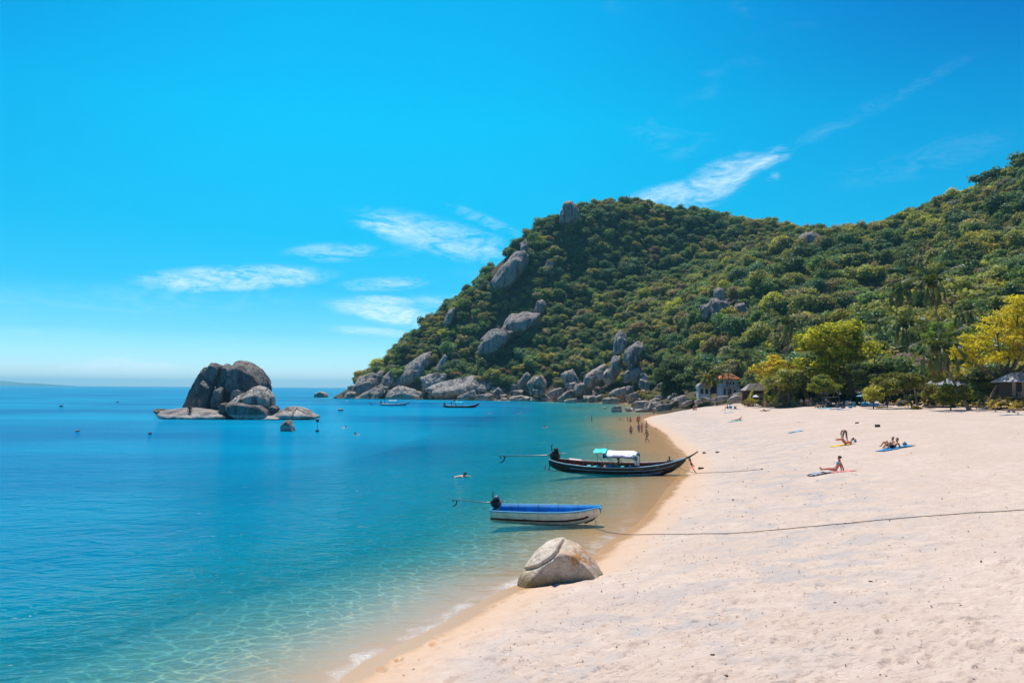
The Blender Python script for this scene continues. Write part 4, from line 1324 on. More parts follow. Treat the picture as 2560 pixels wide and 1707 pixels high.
# ------------------------------------------------------------------ trees with a shape of their own behind the beach
def limb_tree(name, base, trunk_pts, tr, limbs, blobs, nleaf, leaf, color, label, seed, trans=0.35, core=0.62, wide=0.5, up=0.5, mats=None, bark=None):
    """base: world point; trunk points, limb ends and clumps in metres relative to it"""
    e = empty(name, base)
    tag(e, label, 'tree')
    b = MB()
    b.tube(trunk_pts, tr, 9)
    link('trunk', b.mesh('trunk', bark or M_BARK), e)
    top = Vector(trunk_pts[-1])
    r = random.Random(seed)
    for q in limbs:
        q = Vector(q); m = top.lerp(q, 0.5) + Vector((r.uniform(-.4, .4), r.uniform(-.4, .4), -0.12 * (q - top).length + r.uniform(0, .5)))
        b = MB(); b.tube([top - Vector((0, 0, 0.25)), m, q], [tr[-1] * 0.75, tr[-1] * 0.45, tr[-1] * 0.14], 6)
        for k in range(3):
            q2 = q + Vector((r.uniform(-1.6, 1.6), r.uniform(-1.6, 1.6), r.uniform(0.1, 1.2)))
            b.tube([m.lerp(q, 0.6), m.lerp(q2, 0.9), q2], [tr[-1] * 0.25, tr[-1] * 0.15, 0.02], 5)
        link('branch', b.mesh('branch', bark or M_BARK), e)
    ml = mats or mat_leaf(label.split()[0] + '_foliage', color, trans, wide)
    link('crown', crown_mesh('crown', blobs, nleaf, leaf, ml, seed, 0.55, core, (0.55, 1.12), up), e)
    return e


def clumps(seed, spec):
    """spec: (cx, cy, cz, rx, ry, rz, n, clump radius) -> flattened clumps filling an ellipsoid's upper shell"""
    r = random.Random(seed); out = []
    for (cx, cy, cz, rx, ry, rz, n, br) in spec:
        for k in range(n):
            while True:
                x, y, z = r.uniform(-1, 1), r.uniform(-1, 1), r.uniform(-1, 1)
                q = x * x + y * y + z * z
                if 0.25 < q < 1: break
            b = br * r.uniform(0.7, 1.3)
            out.append((cx + x * rx, cy + y * ry, cz + z * rz, b, b, b * r.uniform(.38, .6)))
    return out


def at_px(px, D, py=None):
    p = W(px, 980, D)
    return Vector((p.x, p.y, gz1(p.x, p.y)))


def zpx(py, D, px=2000):
    return W(px, py, D).z


# broad yellow-green tree: layered canopy
b0 = at_px(2135, 160)
bz = b0.z
limb_tree('broad_tree', b0, [(0.3, 0, -0.5), (0, 0, 1.5), (-0.5, 0.2, 4), (-0.9, 0.2, 6)], [0.75, 0.58, 0.5, 0.45],
          [(-9, -2, 9.5), (-6, 2, 12), (-2, -3, 13), (2.5, 1, 12.5), (4.5, -2, 9), (-4, -4, 8.5), (1, 3, 14)],
          clumps(1, [(-4.2, 0, 12.2, 7.5, 5.5, 3.8, 46, 1.9), (0.5, -1, 9.0, 5.0, 5.0, 3.4, 26, 1.6), (-7, -1.5, 8.5, 4.5, 4.0, 2.6, 18, 1.4), (-2, 0, 15.2, 4, 3, 1.4, 12, 1.3), (-3, -2, 5.5, 5, 3, 1.6, 10, 1.2)]),
          12500, 0.30, (0.46, 0.49, 0.03), 'broad spreading yellow green tree in front of the hillside', 71, 0.6, 0.5, 0.55)
limb_tree('yellow_tree', at_px(1985, 172), [(0.4, 0, -0.5), (0, 0, 1.5), (-0.6, 0.2, 3.5)], [0.4, 0.3, 0.26],
          [(-5, -1, 6.5), (-2.5, 1, 8.5), (1.5, -1, 8), (-6, 0, 8)],
          clumps(2, [(-2.8, 0, 7.6, 5.6, 4, 3.0, 32, 1.35), (0.5, -1, 5.5, 3.5, 3, 2, 12, 1.1)]),
          6200, 0.26, (0.55, 0.43, 0.03), 'golden leaved smaller tree left of the broad yellow green tree', 72, 0.6, 0.42, 0.5)
limb_tree('golden_tree', at_px(2476, 124), [(0.2, 0, -0.5), (0, 0, 1.2), (0.6, 0, 2.4), (2.2, 0.2, 4.6)], [0.55, 0.45, 0.4, 0.34],
          [(-5, -1, 9), (0, -2, 13), (5, 0, 16), (10, 1, 17), (9, -3, 12), (-2, 1, 8), (3, -4, 10), (13, 0, 14), (6, -4, 7)],
          clumps(3, [(7.5, 0, 14.2, 7.0, 5.5, 4.0, 54, 1.35), (1.0, -1, 10.2, 6.2, 4.2, 3.0, 40, 1.2), (9, -1, 8.8, 6, 4.5, 2.6, 26, 1.2), (-3.2, -1, 8.0, 3.2, 3, 1.8, 16, 1.0), (13, 0, 17, 4, 4, 3, 20, 1.3)]),
          12500, 0.23, (0.54, 0.43, 0.02), 'tall golden yellow flowering tree at the right edge', 73, 0.55, 0.18, 0.5)
limb_tree('broadleaf_tree', at_px(2500, 128), [(0, 0, -0.5), (0.2, 0, 1.5), (0.4, 0.2, 3)], [0.35, 0.3, 0.24], [(-3, -1, 4), (2, 0, 5), (4, -1, 4), (0, -2, 5)],
          clumps(4, [(0.5, 0, 4.8, 5.0, 3.5, 1.7, 30, 1.2)]), 5200, 0.22, (0.055, 0.085, 0.024), 'dark green tree under the golden one at the right edge', 74, 0.2, 0.5)
limb_tree('round_tree', at_px(2370, 182), [(0, 0, -0.5), (0, 0, 4), (0.2, 0, 8)], [0.4, 0.3, 0.22], [(-2.5, 0, 13), (2, 1, 14), (0, -1, 15)],
          clumps(5, [(0, 0, 14, 5.2, 4.5, 3.4, 34, 1.5)]), 5200, 0.24, (0.17, 0.225, 0.02), 'bright green round tree between the tall palm and golden tree', 75, 0.35, 0.7)
limb_tree('almond_tree', at_px(2277, 127), [(0.3, 0, -0.3), (0, 0, 0.9), (-0.8, 0.1, 1.9), (-1.3, 0, 2.6)], [0.22, 0.18, 0.15, 0.13],
          [(-4.2, -.5, 3.6), (-2.5, -1, 4.4), (0, 0, 4.8), (1.4, -1, 4.1)], clumps(6, [(-1.7, 0, 4.4, 3.8, 2.6, 1.4, 30, 0.85), (-2.8, -.5, 3.0, 2.2, 2, .7, 10, .6)]),
          5200, 0.19, (0.16, 0.175, 0.026), 'low spreading almond tree with curved trunk left of the leaning palm', 76, 0.3, 0.4)
limb_tree('almond_tree', at_px(2292, 132), [(0, 0, -0.3), (-0.1, 0, 1.4), (-0.3, 0.1, 3.2)], [0.2, 0.16, 0.13], [(1.8, 0, 5), (3.4, -1, 4.6), (0, 0, 5.6)],
          clumps(7, [(2.2, 0, 5.2, 3.0, 2.4, 1.5, 24, 0.9)]), 4200, 0.20, (0.14, 0.16, 0.024), 'taller almond tree just behind the low spreading one', 77, 0.3, 0.45)
limb_tree('almond_tree', at_px(2376, 117), [(0, 0, -0.3), (0, 0, 0.8), (0.1, 0, 1.3)], [0.1, 0.08, 0.07], [(-1.4, 0, 2.2), (1.6, -.4, 2.4), (0, 0, 3)],
          clumps(8, [(0.1, 0, 2.4, 2.6, 1.8, 1.5, 26, 0.7)]), 4200, 0.17, (0.19, 0.19, 0.022), 'small yellow green bush tree in front of the leaning palm', 78, 0.35, 0.45)
limb_tree('blossom_tree', at_px(2285, 165), [(0, 0, -0.3), (0, 0, 2.5), (-0.2, 0, 4.5)], [0.25, 0.2, 0.16], [(-3, 0, 8), (2, 0, 9), (-1, -1, 9)],
          clumps(9, [(-0.6, 0, 8.4, 5.0, 3.5, 2.2, 34, 1.0)]), 4600, 0.19, (0.40, 0.27, 0.27), 'tree with pale pink blossom behind the almond trees', 79, 0.3, 0.35, 0.75)
limb_tree('leafy_tree', at_px(2178, 150), [(0, 0, -0.3), (0.1, 0, 2), (0.2, 0, 4)], [0.28, 0.22, 0.18], [(-2, 0, 6), (2, 0, 7)],
          clumps(10, [(0, 0, 5.4, 4.2, 3, 2.6, 30, 1.2)]), 4800, 0.22, (0.055, 0.095, 0.022), 'dark leafy tree right of the broad yellow green tree', 80, 0.22, 0.55)
limb_tree('leafy_tree', at_px(2068, 150), [(1.0, 0, -0.3), (0.5, 0, 1.2), (-0.2, 0, 2.6)], [0.2, 0.17, 0.13], [(-2, 0, 4), (1, 0, 4.5)],
          clumps(11, [(-0.5, 0, 4.2, 3.6, 2.2, 1.7, 22, 0.9)]), 3600, 0.2, (0.16, 0.17, 0.022), 'yellow green sapling tree with slanted trunk under the broad tree', 81, 0.35, 0.45)
limb_tree('dark_tree', at_px(1700, 262), [(0, 0, -0.5), (0, 0, 2), (0.1, 0, 4)], [0.4, 0.32, 0.26], [(-3, 0, 8), (3, 0, 8), (0, -1, 10)],
          clumps(12, [(0, 0, 8.4, 7.5, 5, 5.2, 44, 1.9), (-4, -2, 4.5, 4, 3, 2.5, 14, 1.4)]), 6500, 0.28, (0.045, 0.078, 0.022), 'large dark tree overhanging the rocks at the beach corner', 82, 0.18, 0.7)
limb_tree('bare_tree', at_px(1823, 236), [(0, 0, -0.5), (0.1, 0, 3), (0.0, 0, 6)], [0.25, 0.2, 0.15], [(-2, 0, 9), (1.8, 0, 10), (0, -1, 11), (-1, 1, 12)],
          clumps(13, [(-0.2, 0, 10, 2.6, 2, 2.6, 16, 0.7)]), 700, 0.2, (0.20, 0.17, 0.13), 'thin half bare grey tree behind the white house', 83, 0.2, 0.0)

# the leafy belt between the beach and the slope
rbt = random.Random(77)
BELT = []
for row, (D0, z0) in enumerate(((150, 0), (163, 0), (178, 0), (196, 0), (216, 0))):
    px = 1975 - row * 8
    while px < 2620:
        BELT.append((px + rbt.uniform(-12, 12), D0 + rbt.uniform(-6, 6), row)); px += rbt.uniform(46, 66)
for px in (2190, 2225, 2335, 2352, 2400, 2440, 2455, 2490, 2520, 2556, 2580):
    BELT.append((px + rbt.uniform(-8, 8), 134 + rbt.uniform(-4, 4), 5))
for k_, (px, D, row) in enumerate(BELT):
    if row == 0 and px < 2150: continue
    q = at_px(px, D); rr = rbt.uniform(2.4, 3.6) + .45 * row if row < 5 else rbt.uniform(1.4, 2.1)
    kd = rbt.choice(('olive green', 'yellow green', 'mid green', 'yellow green', 'olive green', 'blue green', 'mid green'))
    e = empty('belt_tree', q, (0, 0, rbt.uniform(0, 6)), rr)
    near_ = ('broad yellow tree' if px < 2190 else 'pink blossomed tree' if px < 2300 else 'tall palm' if px < 2400 else 'golden tree')
    dp_ = ('in the front row', 'in the second row', 'in the middle rows', 'in the rear rows', 'at the back', 'at the sand edge')[row]
    tag(e, f'{kd} leafy tree {dp_} of beach wood by the {near_}', 'tree', f'{kd} beach wood trees {dp_} near the {near_}')
    link('crown', CROWNS[kd, k_ % 6], e, (0, 0, 1.2 + rbt.uniform(0, .5)), None, (rbt.uniform(.9, 1.2), rbt.uniform(.9, 1.2), rbt.uniform(.85, 1.2)))
    link('trunk', TRUNKS[k_ % 3], e)

# scrub and low bushes at the wood's edge
rs = random.Random(5)
M_SCRUB = {k: mat_leaf(k.replace(' ', '_') + '_scrub', c_, 0.3, 0.5) for k, c_ in
           (('yellow green', (0.26, 0.20, 0.024)), ('dark green', (0.04, 0.072, 0.024)), ('rusty brown', (0.22, 0.12, 0.04)), ('olive', (0.16, 0.15, 0.035)))}
SCR = {}
for k in M_SCRUB:
    SCR[k] = [crown_mesh('foliage', blobs_round(random.Random(s_), 8, 1.0, 0.8), 760, 0.12, M_SCRUB[k], 300 + s_, 0.5, 0.6) for s_ in range(2)]


def bush(px, py, D, r, kind, label, grp=None, flat=0.8, loc=None):
    p = loc or W(px, py, D)
    z = gz1(p.x, p.y)
    e = empty('bush', (p.x, p.y, z - 0.1)); tag(e, label, 'bush', grp)
    o = link('foliage', SCR[kind][rs.randrange(2)], e, (0, 0, r * 0.5), (0, 0, rs.uniform(0, 6)), (r * rs.uniform(.9, 1.2), r, r * flat))
    b = MB(); b.tube([(0, 0, -0.2), (0.05, 0, r * 0.5)], [0.06 * r, 0.03 * r], 5); link('stem', b.mesh('stem', M_BARK), e)
    return e


for (x, y, D, r, k, lab) in [
        (1160, 862, 488, 5.0, 'rusty brown', 'rusty scrub patch left of the yellow bushes over the pale slab'), (1195, 856, 484, 5.5, 'yellow green', 'bright yellow green bush above the shore rubble'),
        (1235, 850, 480, 4.5, 'yellow green', 'second yellow bush right of the bright one above the rubble'), (1402, 872, 390, 4.0, 'yellow green', 'round yellow bush between the shore boulders'),
        (1480, 890, 372, 3.6, 'yellow green', 'low yellow bush near the egg shaped boulder'), (1440, 850, 400, 4.0, 'rusty brown', 'brown scrub beside the whaleback boulder'),
        (1500, 880, 345, 4.0, 'olive', 'olive bush right of the egg shaped boulder'), (1545, 880, 330, 5.0, 'olive', 'large olive bush above the beach corner rocks'),
        (1590, 895, 300, 4.0, 'dark green', 'dark bush behind the blue shaded boulder'), (1050, 838, 495, 6.0, 'rusty brown', 'large brown bush above the wedge block'),
        (1290, 862, 455, 5.0, 'olive', 'olive bush behind the tilted oval boulder'), (1345, 855, 435, 5.0, 'dark green', 'dark bush left of the whaleback boulder')]:
    bush(x * K, y * K, D, r, k, lab)
for (px, D, r, k, lab) in [(1880, 178, 1.6, 'yellow green', 'yellow bush in front of the thatched hut'), (1868, 176, 1.1, 'rusty brown', 'orange bush by the wooden steps'), (1905, 172, 1.5, 'olive', 'olive bush right of the thatched hut steps'),
                           (1930, 176, 1.8, 'yellow green', 'yellow bush under the folded parasol'), (1945, 180, 2.2, 'dark green', 'dark bush behind the folded parasol'), (2010, 172, 2.2, 'dark green', 'dark bush behind the three standing men'),
                           (2045, 158, 1.3, 'olive', 'olive bush right of the three standing men'), (2090, 168, 2.5, 'dark green', 'dark bush behind the volleyball net'), (2150, 156, 2.2, 'dark green', 'dark bush behind the blue tarpaulin'),
                           (2215, 150, 2.6, 'dark green', 'dark bush left of the almond tree trunk'), (2255, 150, 2.4, 'dark green', 'dark bush behind the curved almond trunk'), (2300, 145, 2.4, 'dark green', 'dark bush between the almond trunks'),
                           (2330, 142, 2.4, 'olive', 'olive bush right of the almond trunks'), (2420, 138, 2.4, 'dark green', 'dark bush behind the leaning palm foot'), (2290, 122, 0.7, 'yellow green', 'small bush at the foot of the second almond tree'),
                           (1760, 236, 2.4, 'dark green', 'dark bush left of the small white hut'), (1800, 232, 2.2, 'dark green', 'dark bush between the hut and the white house'), (1725, 240, 3.0, 'dark green', 'dark bush over the blue shaded rocks'), (2512, 117, 1.5, 'olive', 'olive bush left of the cabin porch'), (2548, 115, 1.3, 'yellow green', 'yellow bush in front of the cabin porch'), (2578, 114.5, 1.6, 'dark green', 'dark bush at the right edge before the cabin')]:
    p = W(px, 985, D); bush(0, 0, D, r, k, lab, loc=p)

# ------------------------------------------------------------------ coconut palms
def frond_mesh(name, L, arch, nlf, leaf, mat, seed, droop=0.55, wd=0.017):
    """rachis along +X arching down, two rows of drooping leaflets"""
    r = random.Random(seed)
    pts = []
    for i in range(11):
        t = i / 10
        pts.append(Vector((L * (t - 0.16 * arch * t * t), 0, L * (0.34 * t - arch * 0.78 * t * t))))
    b = MB(); b.tube(pts, [0.011 * (1 - 0.8 * i / 10) for i in range(11)], 4, False)
    for i in range(nlf):
        t = 0.14 + 0.86 * i / (nlf - 1)
        k = t * 10; j = min(9, int(k)); p = pts[j].lerp(pts[j + 1], k - j)
        d = (pts[j + 1] - pts[j]).normalized()
        ll = leaf * math.sin(PI * min(1, 0.12 + 0.88 * (1 - abs(2 * t - 0.95) ** 1.6 * 0.8))) * r.uniform(.85, 1.1)
        for s in (-1, 1):
            o = (Vector((0, s, 0)) * 0.85 + d * 0.55 + Vector((0, 0, -droop * r.uniform(.5, 1.2)))).normalized()
            tip = p + o * ll + Vector((0, 0, -0.22 * ll))
            mid = p + o * ll * 0.5
            wv = d * wd
            b.add([p - wv, p + wv, mid + wv * 1.1, tip, mid - wv * 1.1], [(0, 1, 2, 4), (4, 2, 3)])
    me = b.mesh(name, mat, False)
    attr(me, 'leaf', [r.random() for _ in b.v])
    return me


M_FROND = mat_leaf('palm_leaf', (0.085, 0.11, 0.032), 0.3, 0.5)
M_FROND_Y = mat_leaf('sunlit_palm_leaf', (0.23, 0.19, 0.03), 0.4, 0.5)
M_FROND_D = mat_leaf('dry_palm_leaf', (0.20, 0.125, 0.05), 0.2, 0.4)
FROND = {'g': [frond_mesh('frond', 1.0, a, 40, 0.25, M_FROND, i) for i, a in enumerate((0.25, 0.5, 0.8, 1.05))],
         'y': [frond_mesh('frond', 1.0, a, 40, 0.25, M_FROND_Y, 9 + i) for i, a in enumerate((0.25, 0.5, 0.8, 1.05))],
         'd': [frond_mesh('frond', 1.0, a, 30, 0.2, M_FROND_D, 20 + i, 1.0) for i, a in enumerate((1.2, 1.5))]}


def palm(px_base, D, crown_px, label, L=3.6, n=20, kind='g', dead=4, seed=0, tr=0.2, name='coconut_palm', grp=None, bend=0.0, base=None, nuts=True):
    r = random.Random(seed)
    b0 = base or at_px(px_base, D)
    top = W(crown_px[0], crown_px[1], D)
    e = empty(name, b0); tag(e, label, 'palm', grp)
    q = top - b0
    b = MB(); pts = []; rad = []
    for i in range(15):
        t = i / 14
        pts.append(Vector((q.x * (t + bend * t * (1 - t)), q.y * t, -0.3 + (q.z + 0.3) * t)))
        rad.append(tr * (1.5 - 0.6 * min(1, t * 5) - 0.32 * t) * (1.05 if i % 2 else 0.97))
    b.tube(pts, rad, 8)
    link('trunk', b.mesh('trunk', M_PALMBARK), e)
    for k in range(n):
        az = k * 2.399 + r.uniform(-.2, .2); u = k / n
        f = FROND[kind][min(3, int(u * 4))]
        el = R(62) - u * R(88) + r.uniform(-.12, .12)
        o = link('frond', f, e, q, (0, -el + 0.32, az), L * r.uniform(.85, 1.1) * (0.8 if u < .15 else 1))
        o.rotation_mode = 'XYZ'
    for k in range(dead):
        o = link('dead_frond', FROND['d'][k % 2], e, q - Vector((0, 0, 0.2)), (r.uniform(-.3, .3), R(38) + r.uniform(-.1, .4), k * 2.399 + 1), L * r.uniform(.7, .95))
        o['label'] = 'dry brown hanging frond'
    if nuts and L > 2.5:
        for k in range(5):
            b = MB(); b.ell((0, 0, 0), (0.13, 0.13, 0.16), 8, 6)
            link('coconut', b.mesh('coconut', M_NUT), e, q + Vector((0.32 * math.cos(k * 1.3), 0.32 * math.sin(k * 1.3), -0.3)))
    return e


M_NUT = simple('coconut_husk', (0.20, 0.19, 0.05), 0.7, 0.3, 3)
palm(2368, 140, (2329, 700), 'tallest coconut palm rising above the wood at the right', 5.0, 22, 'g', 7, 1, 0.22, bend=-0.35)
palm(2425, 118, (2345, 862), 'leaning coconut palm with curved trunk near the right edge', 4.6, 22, 'g', 8, 2, 0.26, bend=0.30)
palm(2275, 172, (2264, 806), 'bushy coconut palm standing behind the pink blossomed tree', 5.2, 24, 'g', 3, 3, 0.22)
palm(2240, 210, (2243, 722), 'left one of the palm pair left of the tallest palm', 4.6, 18, 'g', 4, 4, 0.2)
palm(2275, 205, (2273, 712), 'right one of the palm pair left of the tallest palm', 4.8, 18, 'g', 4, 5, 0.2)
palm(1968, 210, (1966, 800), 'palm showing above the left shoulder of the broad tree', 4.8, 20, 'g', 2, 6, 0.2)
palm(1865, 215, (1868, 888), 'shaded palm above the white house roof', 4.2, 18, 'g', 3, 7, 0.2)
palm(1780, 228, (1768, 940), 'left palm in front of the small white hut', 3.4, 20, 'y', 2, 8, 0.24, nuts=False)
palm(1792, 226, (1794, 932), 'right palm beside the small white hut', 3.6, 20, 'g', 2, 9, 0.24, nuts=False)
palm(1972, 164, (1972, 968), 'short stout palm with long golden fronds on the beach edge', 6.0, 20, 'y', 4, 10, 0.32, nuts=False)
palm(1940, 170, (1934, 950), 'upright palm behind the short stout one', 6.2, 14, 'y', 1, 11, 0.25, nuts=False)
palm(2200, 195, (2198, 800), 'grey palm top between the broad tree and the bushy palm', 3.6, 16, 'g', 2, 12)
palm(2420, 178, (2420, 765), 'palm top right of the bright green round tree', 4.2, 18, 'g', 2, 13)
palm(2395, 175, (2398, 785), 'smaller palm top beside the bright green round tree', 3.2, 16, 'g', 2, 14)
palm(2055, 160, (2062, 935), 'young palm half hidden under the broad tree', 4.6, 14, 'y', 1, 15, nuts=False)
for k_, (x, y, D, lab) in enumerate([(2298, 612, 330, 'palm on the right slope above the palm pair'), (2302, 648, 318, 'palm below the slope palm above the pair'), (2374, 628, 320, 'slope palm above the tallest palm'),
                                     (2060, 655, 345, 'lone slope palm above the broad tree'), (1908, 610, 400, 'slope palm under the rock dome'), (2415, 650, 300, 'slope palm at the right in the dark wood'), (2262, 640, 325, 'slope palm left of the stacked pair')]):
    p = W(x, y, D); gz_ = gz1(p.x, p.y)
    palm(0, D, (x, y), lab, 4.4, 16, 'g', 2, 30 + k_, 0.18, base=Vector((p.x + 0.5, p.y, min(gz_, p.z - 6))), nuts=False)

# young coconut palms planted along the top of the sand
YF = [frond_mesh('leaf', 1.0, a, 9, 0.34, mat_leaf('young_palm_leaf', c_, 0.45, 0.4), 50 + i, 0.25, 0.045) for i, (a, c_) in
      enumerate(((0.12, (0.34, 0.24, 0.03)), (0.35, (0.36, 0.20, 0.04)), (0.6, (0.30, 0.17, 0.06))))]
SAPL = [(2157.7, 1009, .75, 'orange leaved palm seedling by the blue tarpaulin'), (2241.7, 1015, 1.1, 'tall thin orange palm seedling left of the yellow one'), (2270.4, 1019, 1.0, 'yellow palm seedling in front of the curved almond trunk'),
        (2312, 1015, .95, 'pinkish brown palm seedling in front of the almond trunks'), (2348, 1016, .8, 'thin brown palm seedling left of the leaning palm'), (2395.6, 1019.4, 1.2, 'yellow palm seedling at the foot of the leaning palm'),
        (2441, 1022.4, 1.0, 'orange palm seedling left of the yellow pair'), (2468, 1025.5, 1.35, 'green topped palm seedling right of the signpost'), (2489, 1029.6, 1.45, 'largest palm seedling with golden leaves'), (2530.8, 1029.6, 1.25, 'orange palm seedling by the striped mat')]
for k_, (x, y, s, lab) in enumerate(SAPL):
    p = Gt(x, y); r = random.Random(k_)
    e = empty('palm_seedling', p); tag(e, lab, 'palm seedling')
    b = MB(); b.tube([(0, 0, -0.1), (0.02, 0, 0.2 * s), (0, 0.02, 0.42 * s)], [0.07, 0.055, 0.04], 6); link('stem', b.mesh('stem', M_PALMBARK), e)
    for q in range(7):
        link('leaf', YF[(q + k_) % 3], e, (0, 0, 0.36 * s), (0, -R(72 - q * 9) + .3, q * 2.399 + r.uniform(-.3, .3)), s * r.uniform(.85, 1.15))
# ------------------------------------------------------------------ people
def skin_mesh(name, V, E, Rr, root, mat, levels=1):
    """grow one continuous surface over a joint skeleton"""
    me = bpy.data.meshes.new('tmp'); me.from_pydata([tuple(v) for v in V], E, [])
    o = bpy.data.objects.new('tmp', me); C.objects.link(o)
    sm = o.modifiers.new('s', 'SKIN'); sm.use_smooth_shade = True; sm.branch_smoothing = 0.6
    for i, d in enumerate(me.skin_vertices[0].data):
        r = Rr[i]; r = (r, r) if isinstance(r, (int, float)) else r
        d.radius = (r[0] * 1.28, r[1] * 1.28)
        d.use_root = (i == root)
    ss = o.modifiers.new('u', 'SUBSURF'); ss.levels = levels; ss.render_levels = levels
    dg = bpy.context.evaluated_depsgraph_get()
    out = bpy.data.meshes.new_from_object(o.evaluated_get(dg))
    bpy.data.objects.remove(o); bpy.data.meshes.remove(me)
    out.name = name
    out.materials.clear()
    if mat: out.materials.append(mat)
    return out


def fig(pel, chest, neck, head, el, wr, kn, an, toe, sw=0.19, hw=0.095, face=(1, 0, 0)):
    """joint positions; el..toe are (left, right) pairs of (x, y, z)"""
    return dict(pel=Vector(pel), chest=Vector(chest), neck=Vector(neck), head=Vector(head), el=[Vector(a) for a in el], wr=[Vector(a) for a in wr],
                kn=[Vector(a) for a in kn], an=[Vector(a) for a in an], toe=[Vector(a) for a in toe], sw=sw, hw=hw, face=Vector(face))


Y2 = lambda x, z, y=0.0: ((x, y, z), (x, -y, z))
POSES = {
    'stand': fig((0, 0, .93), (0.0, 0, 1.30), (0.0, 0, 1.50), (0.02, 0, 1.66), Y2(-.03, 1.13, .27), Y2(.06, .88, .28), Y2(.03, .50, .11), Y2(0, .09, .12), Y2(.17, .03, .14)),
    'walk': fig((0, 0, .91), (0.05, 0, 1.28), (0.07, 0, 1.47), (0.10, 0, 1.63), ((-.14, .25, 1.10), (.16, -.25, 1.10)), ((-.06, .27, .86), (.34, -.24, .95)), ((.20, .10, .52), (.02, -.10, .48)),
                ((.20, .11, .10), (-.34, -.11, .19)), ((.37, .12, .05), (-.22, -.12, .04))),
    'hips': fig((0, 0, .93), (0.0, 0, 1.30), (0.0, 0, 1.50), (0.0, 0, 1.66), Y2(-.08, 1.14, .38), Y2(.03, .98, .22), Y2(.03, .50, .13), Y2(0, .09, .15), Y2(.16, .03, .19)),
    'bend': fig((-.05, 0, .90), (.36, 0, 1.02), (.52, 0, .98), (.64, 0, .88), ((.50, .24, .80), (.52, -.24, .78)), ((.58, .20, .55), (.60, -.20, .52)), ((-.02, .16, .50), (.06, -.14, .48)),
                ((-.10, .20, .09), (-.06, -.16, .09)), ((.08, .22, .03), (.12, -.18, .03))),
    'lean_back': fig((0, 0, .11), (-.20, 0, .46), (-.26, 0, .64), (-.23, 0, .80), ((-.34, .24, .32), (-.34, -.24, .32)), ((-.42, .26, .05), (-.42, -.26, .05)), ((.44, .10, .14), (.44, -.08, .12)),
                     ((.86, .08, .08), (.86, -.08, .08)), ((.93, .08, .22), (.93, -.08, .22))),
    'recline': fig((0, 0, .11), (-.30, 0, .34), (-.42, 0, .50), (-.44, 0, .66), ((-.50, .24, .06), (-.50, -.24, .06)), ((-.24, .28, .06), (-.24, -.26, .06)), ((.36, .12, .48), (.40, -.10, .40)),
                   ((.62, .13, .08), (.72, -.10, .08)), ((.80, .14, .04), (.90, -.10, .04))),
    'sit_knees': fig((0, 0, .11), (.06, 0, .48), (.10, 0, .67), (.16, 0, .82), ((.24, .22, .40), (.24, -.22, .40)), ((.46, .12, .42), (.46, -.12, .42)), ((.38, .12, .50), (.38, -.12, .50)),
                     ((.58, .12, .08), (.58, -.12, .08)), ((.75, .13, .03), (.75, -.13, .03))),
    'supine': fig((0, 0, .12), (-.40, 0, .15), (-.58, 0, .16), (-.76, 0, .17), ((-.26, .30, .07), (-.26, -.30, .07)), ((.0, .32, .06), (.0, -.32, .06)), ((.36, .12, .42), (.42, -.12, .12)),
                  ((.56, .12, .08), (.86, -.13, .08)), ((.72, .13, .03), (.90, -.15, .22))),
    'prone': fig((0, 0, .12), (-.38, 0, .22), (-.54, 0, .34), (-.66, 0, .46), ((-.46, .24, .06), (-.46, -.24, .06)), ((-.72, .20, .05), (-.72, -.20, .05)), ((.42, .11, .08), (.42, -.11, .08)),
                 ((.84, .12, .07), (.84, -.12, .07)), ((1.0, .13, .03), (1.0, -.13, .03))),
    'legs_up': fig((0, 0, .12), (-.32, 0, .26), (-.48, 0, .38), (-.56, 0, .50), ((-.36, .26, .10), (-.50, -.26, .10)), ((-.10, .28, .30), (-.30, -.3, .06)), ((.30, .12, .52), (.36, -.10, .44)),
                   ((.72, .13, .46), (.76, -.10, .36)), ((.84, .14, .58), (.88, -.10, .48))),
    'boat_sit': fig((0, 0, .11), (.02, 0, .50), (.05, 0, .70), (.09, 0, .85), ((.20, .24, .36), (.20, -.24, .36)), ((.40, .12, .34), (.42, -.12, .36)), ((.42, .13, .16), (.42, -.13, .16)),
                    ((.46, .13, -.26), (.46, -.13, -.26)), ((.62, .13, -.32), (.62, -.13, -.32))),
    'swim': fig((0, 0, -.12), (.42, 0, -.02), (.58, 0, .05), (.72, 0, .15), ((.72, .24, -.02), (.60, -.26, -.15)), ((1.02, .16, -.02), (.80, -.2, -.3)), ((-.42, .11, -.2), (-.42, -.11, -.16)),
                ((-.84, .12, -.16), (-.84, -.12, -.24)), ((-1.0, .12, -.2), (-1.0, -.12, -.3)), face=(1, 0, 0.1)),
}
SKINS = {'tan': (0.46, 0.22, 0.12), 'pale': (0.60, 0.36, 0.25), 'brown': (0.33, 0.145, 0.075), 'red': (0.58, 0.22, 0.13)}
M_SKIN = {k: simple(k + '_skin', c_, 0.5, 0.08, 5, 0.35) for k, c_ in SKINS.items()}
M_HAIR = {'dark': simple('dark_hair', (0.025, 0.018, 0.014), 0.5), 'brown': simple('brown_hair', (0.11, 0.055, 0.025), 0.5), 'fair': simple('fair_hair', (0.36, 0.24, 0.12), 0.5), 'grey': simple('grey_cap', (0.20, 0.22, 0.24), 0.8)}
_cl = {}


def cloth(c_):
    if c_ not in _cl:
        _cl[c_] = simple('cloth_%d' % len(_cl), c_, 0.85, 0.12, 8)
    return _cl[c_]


_body = {}


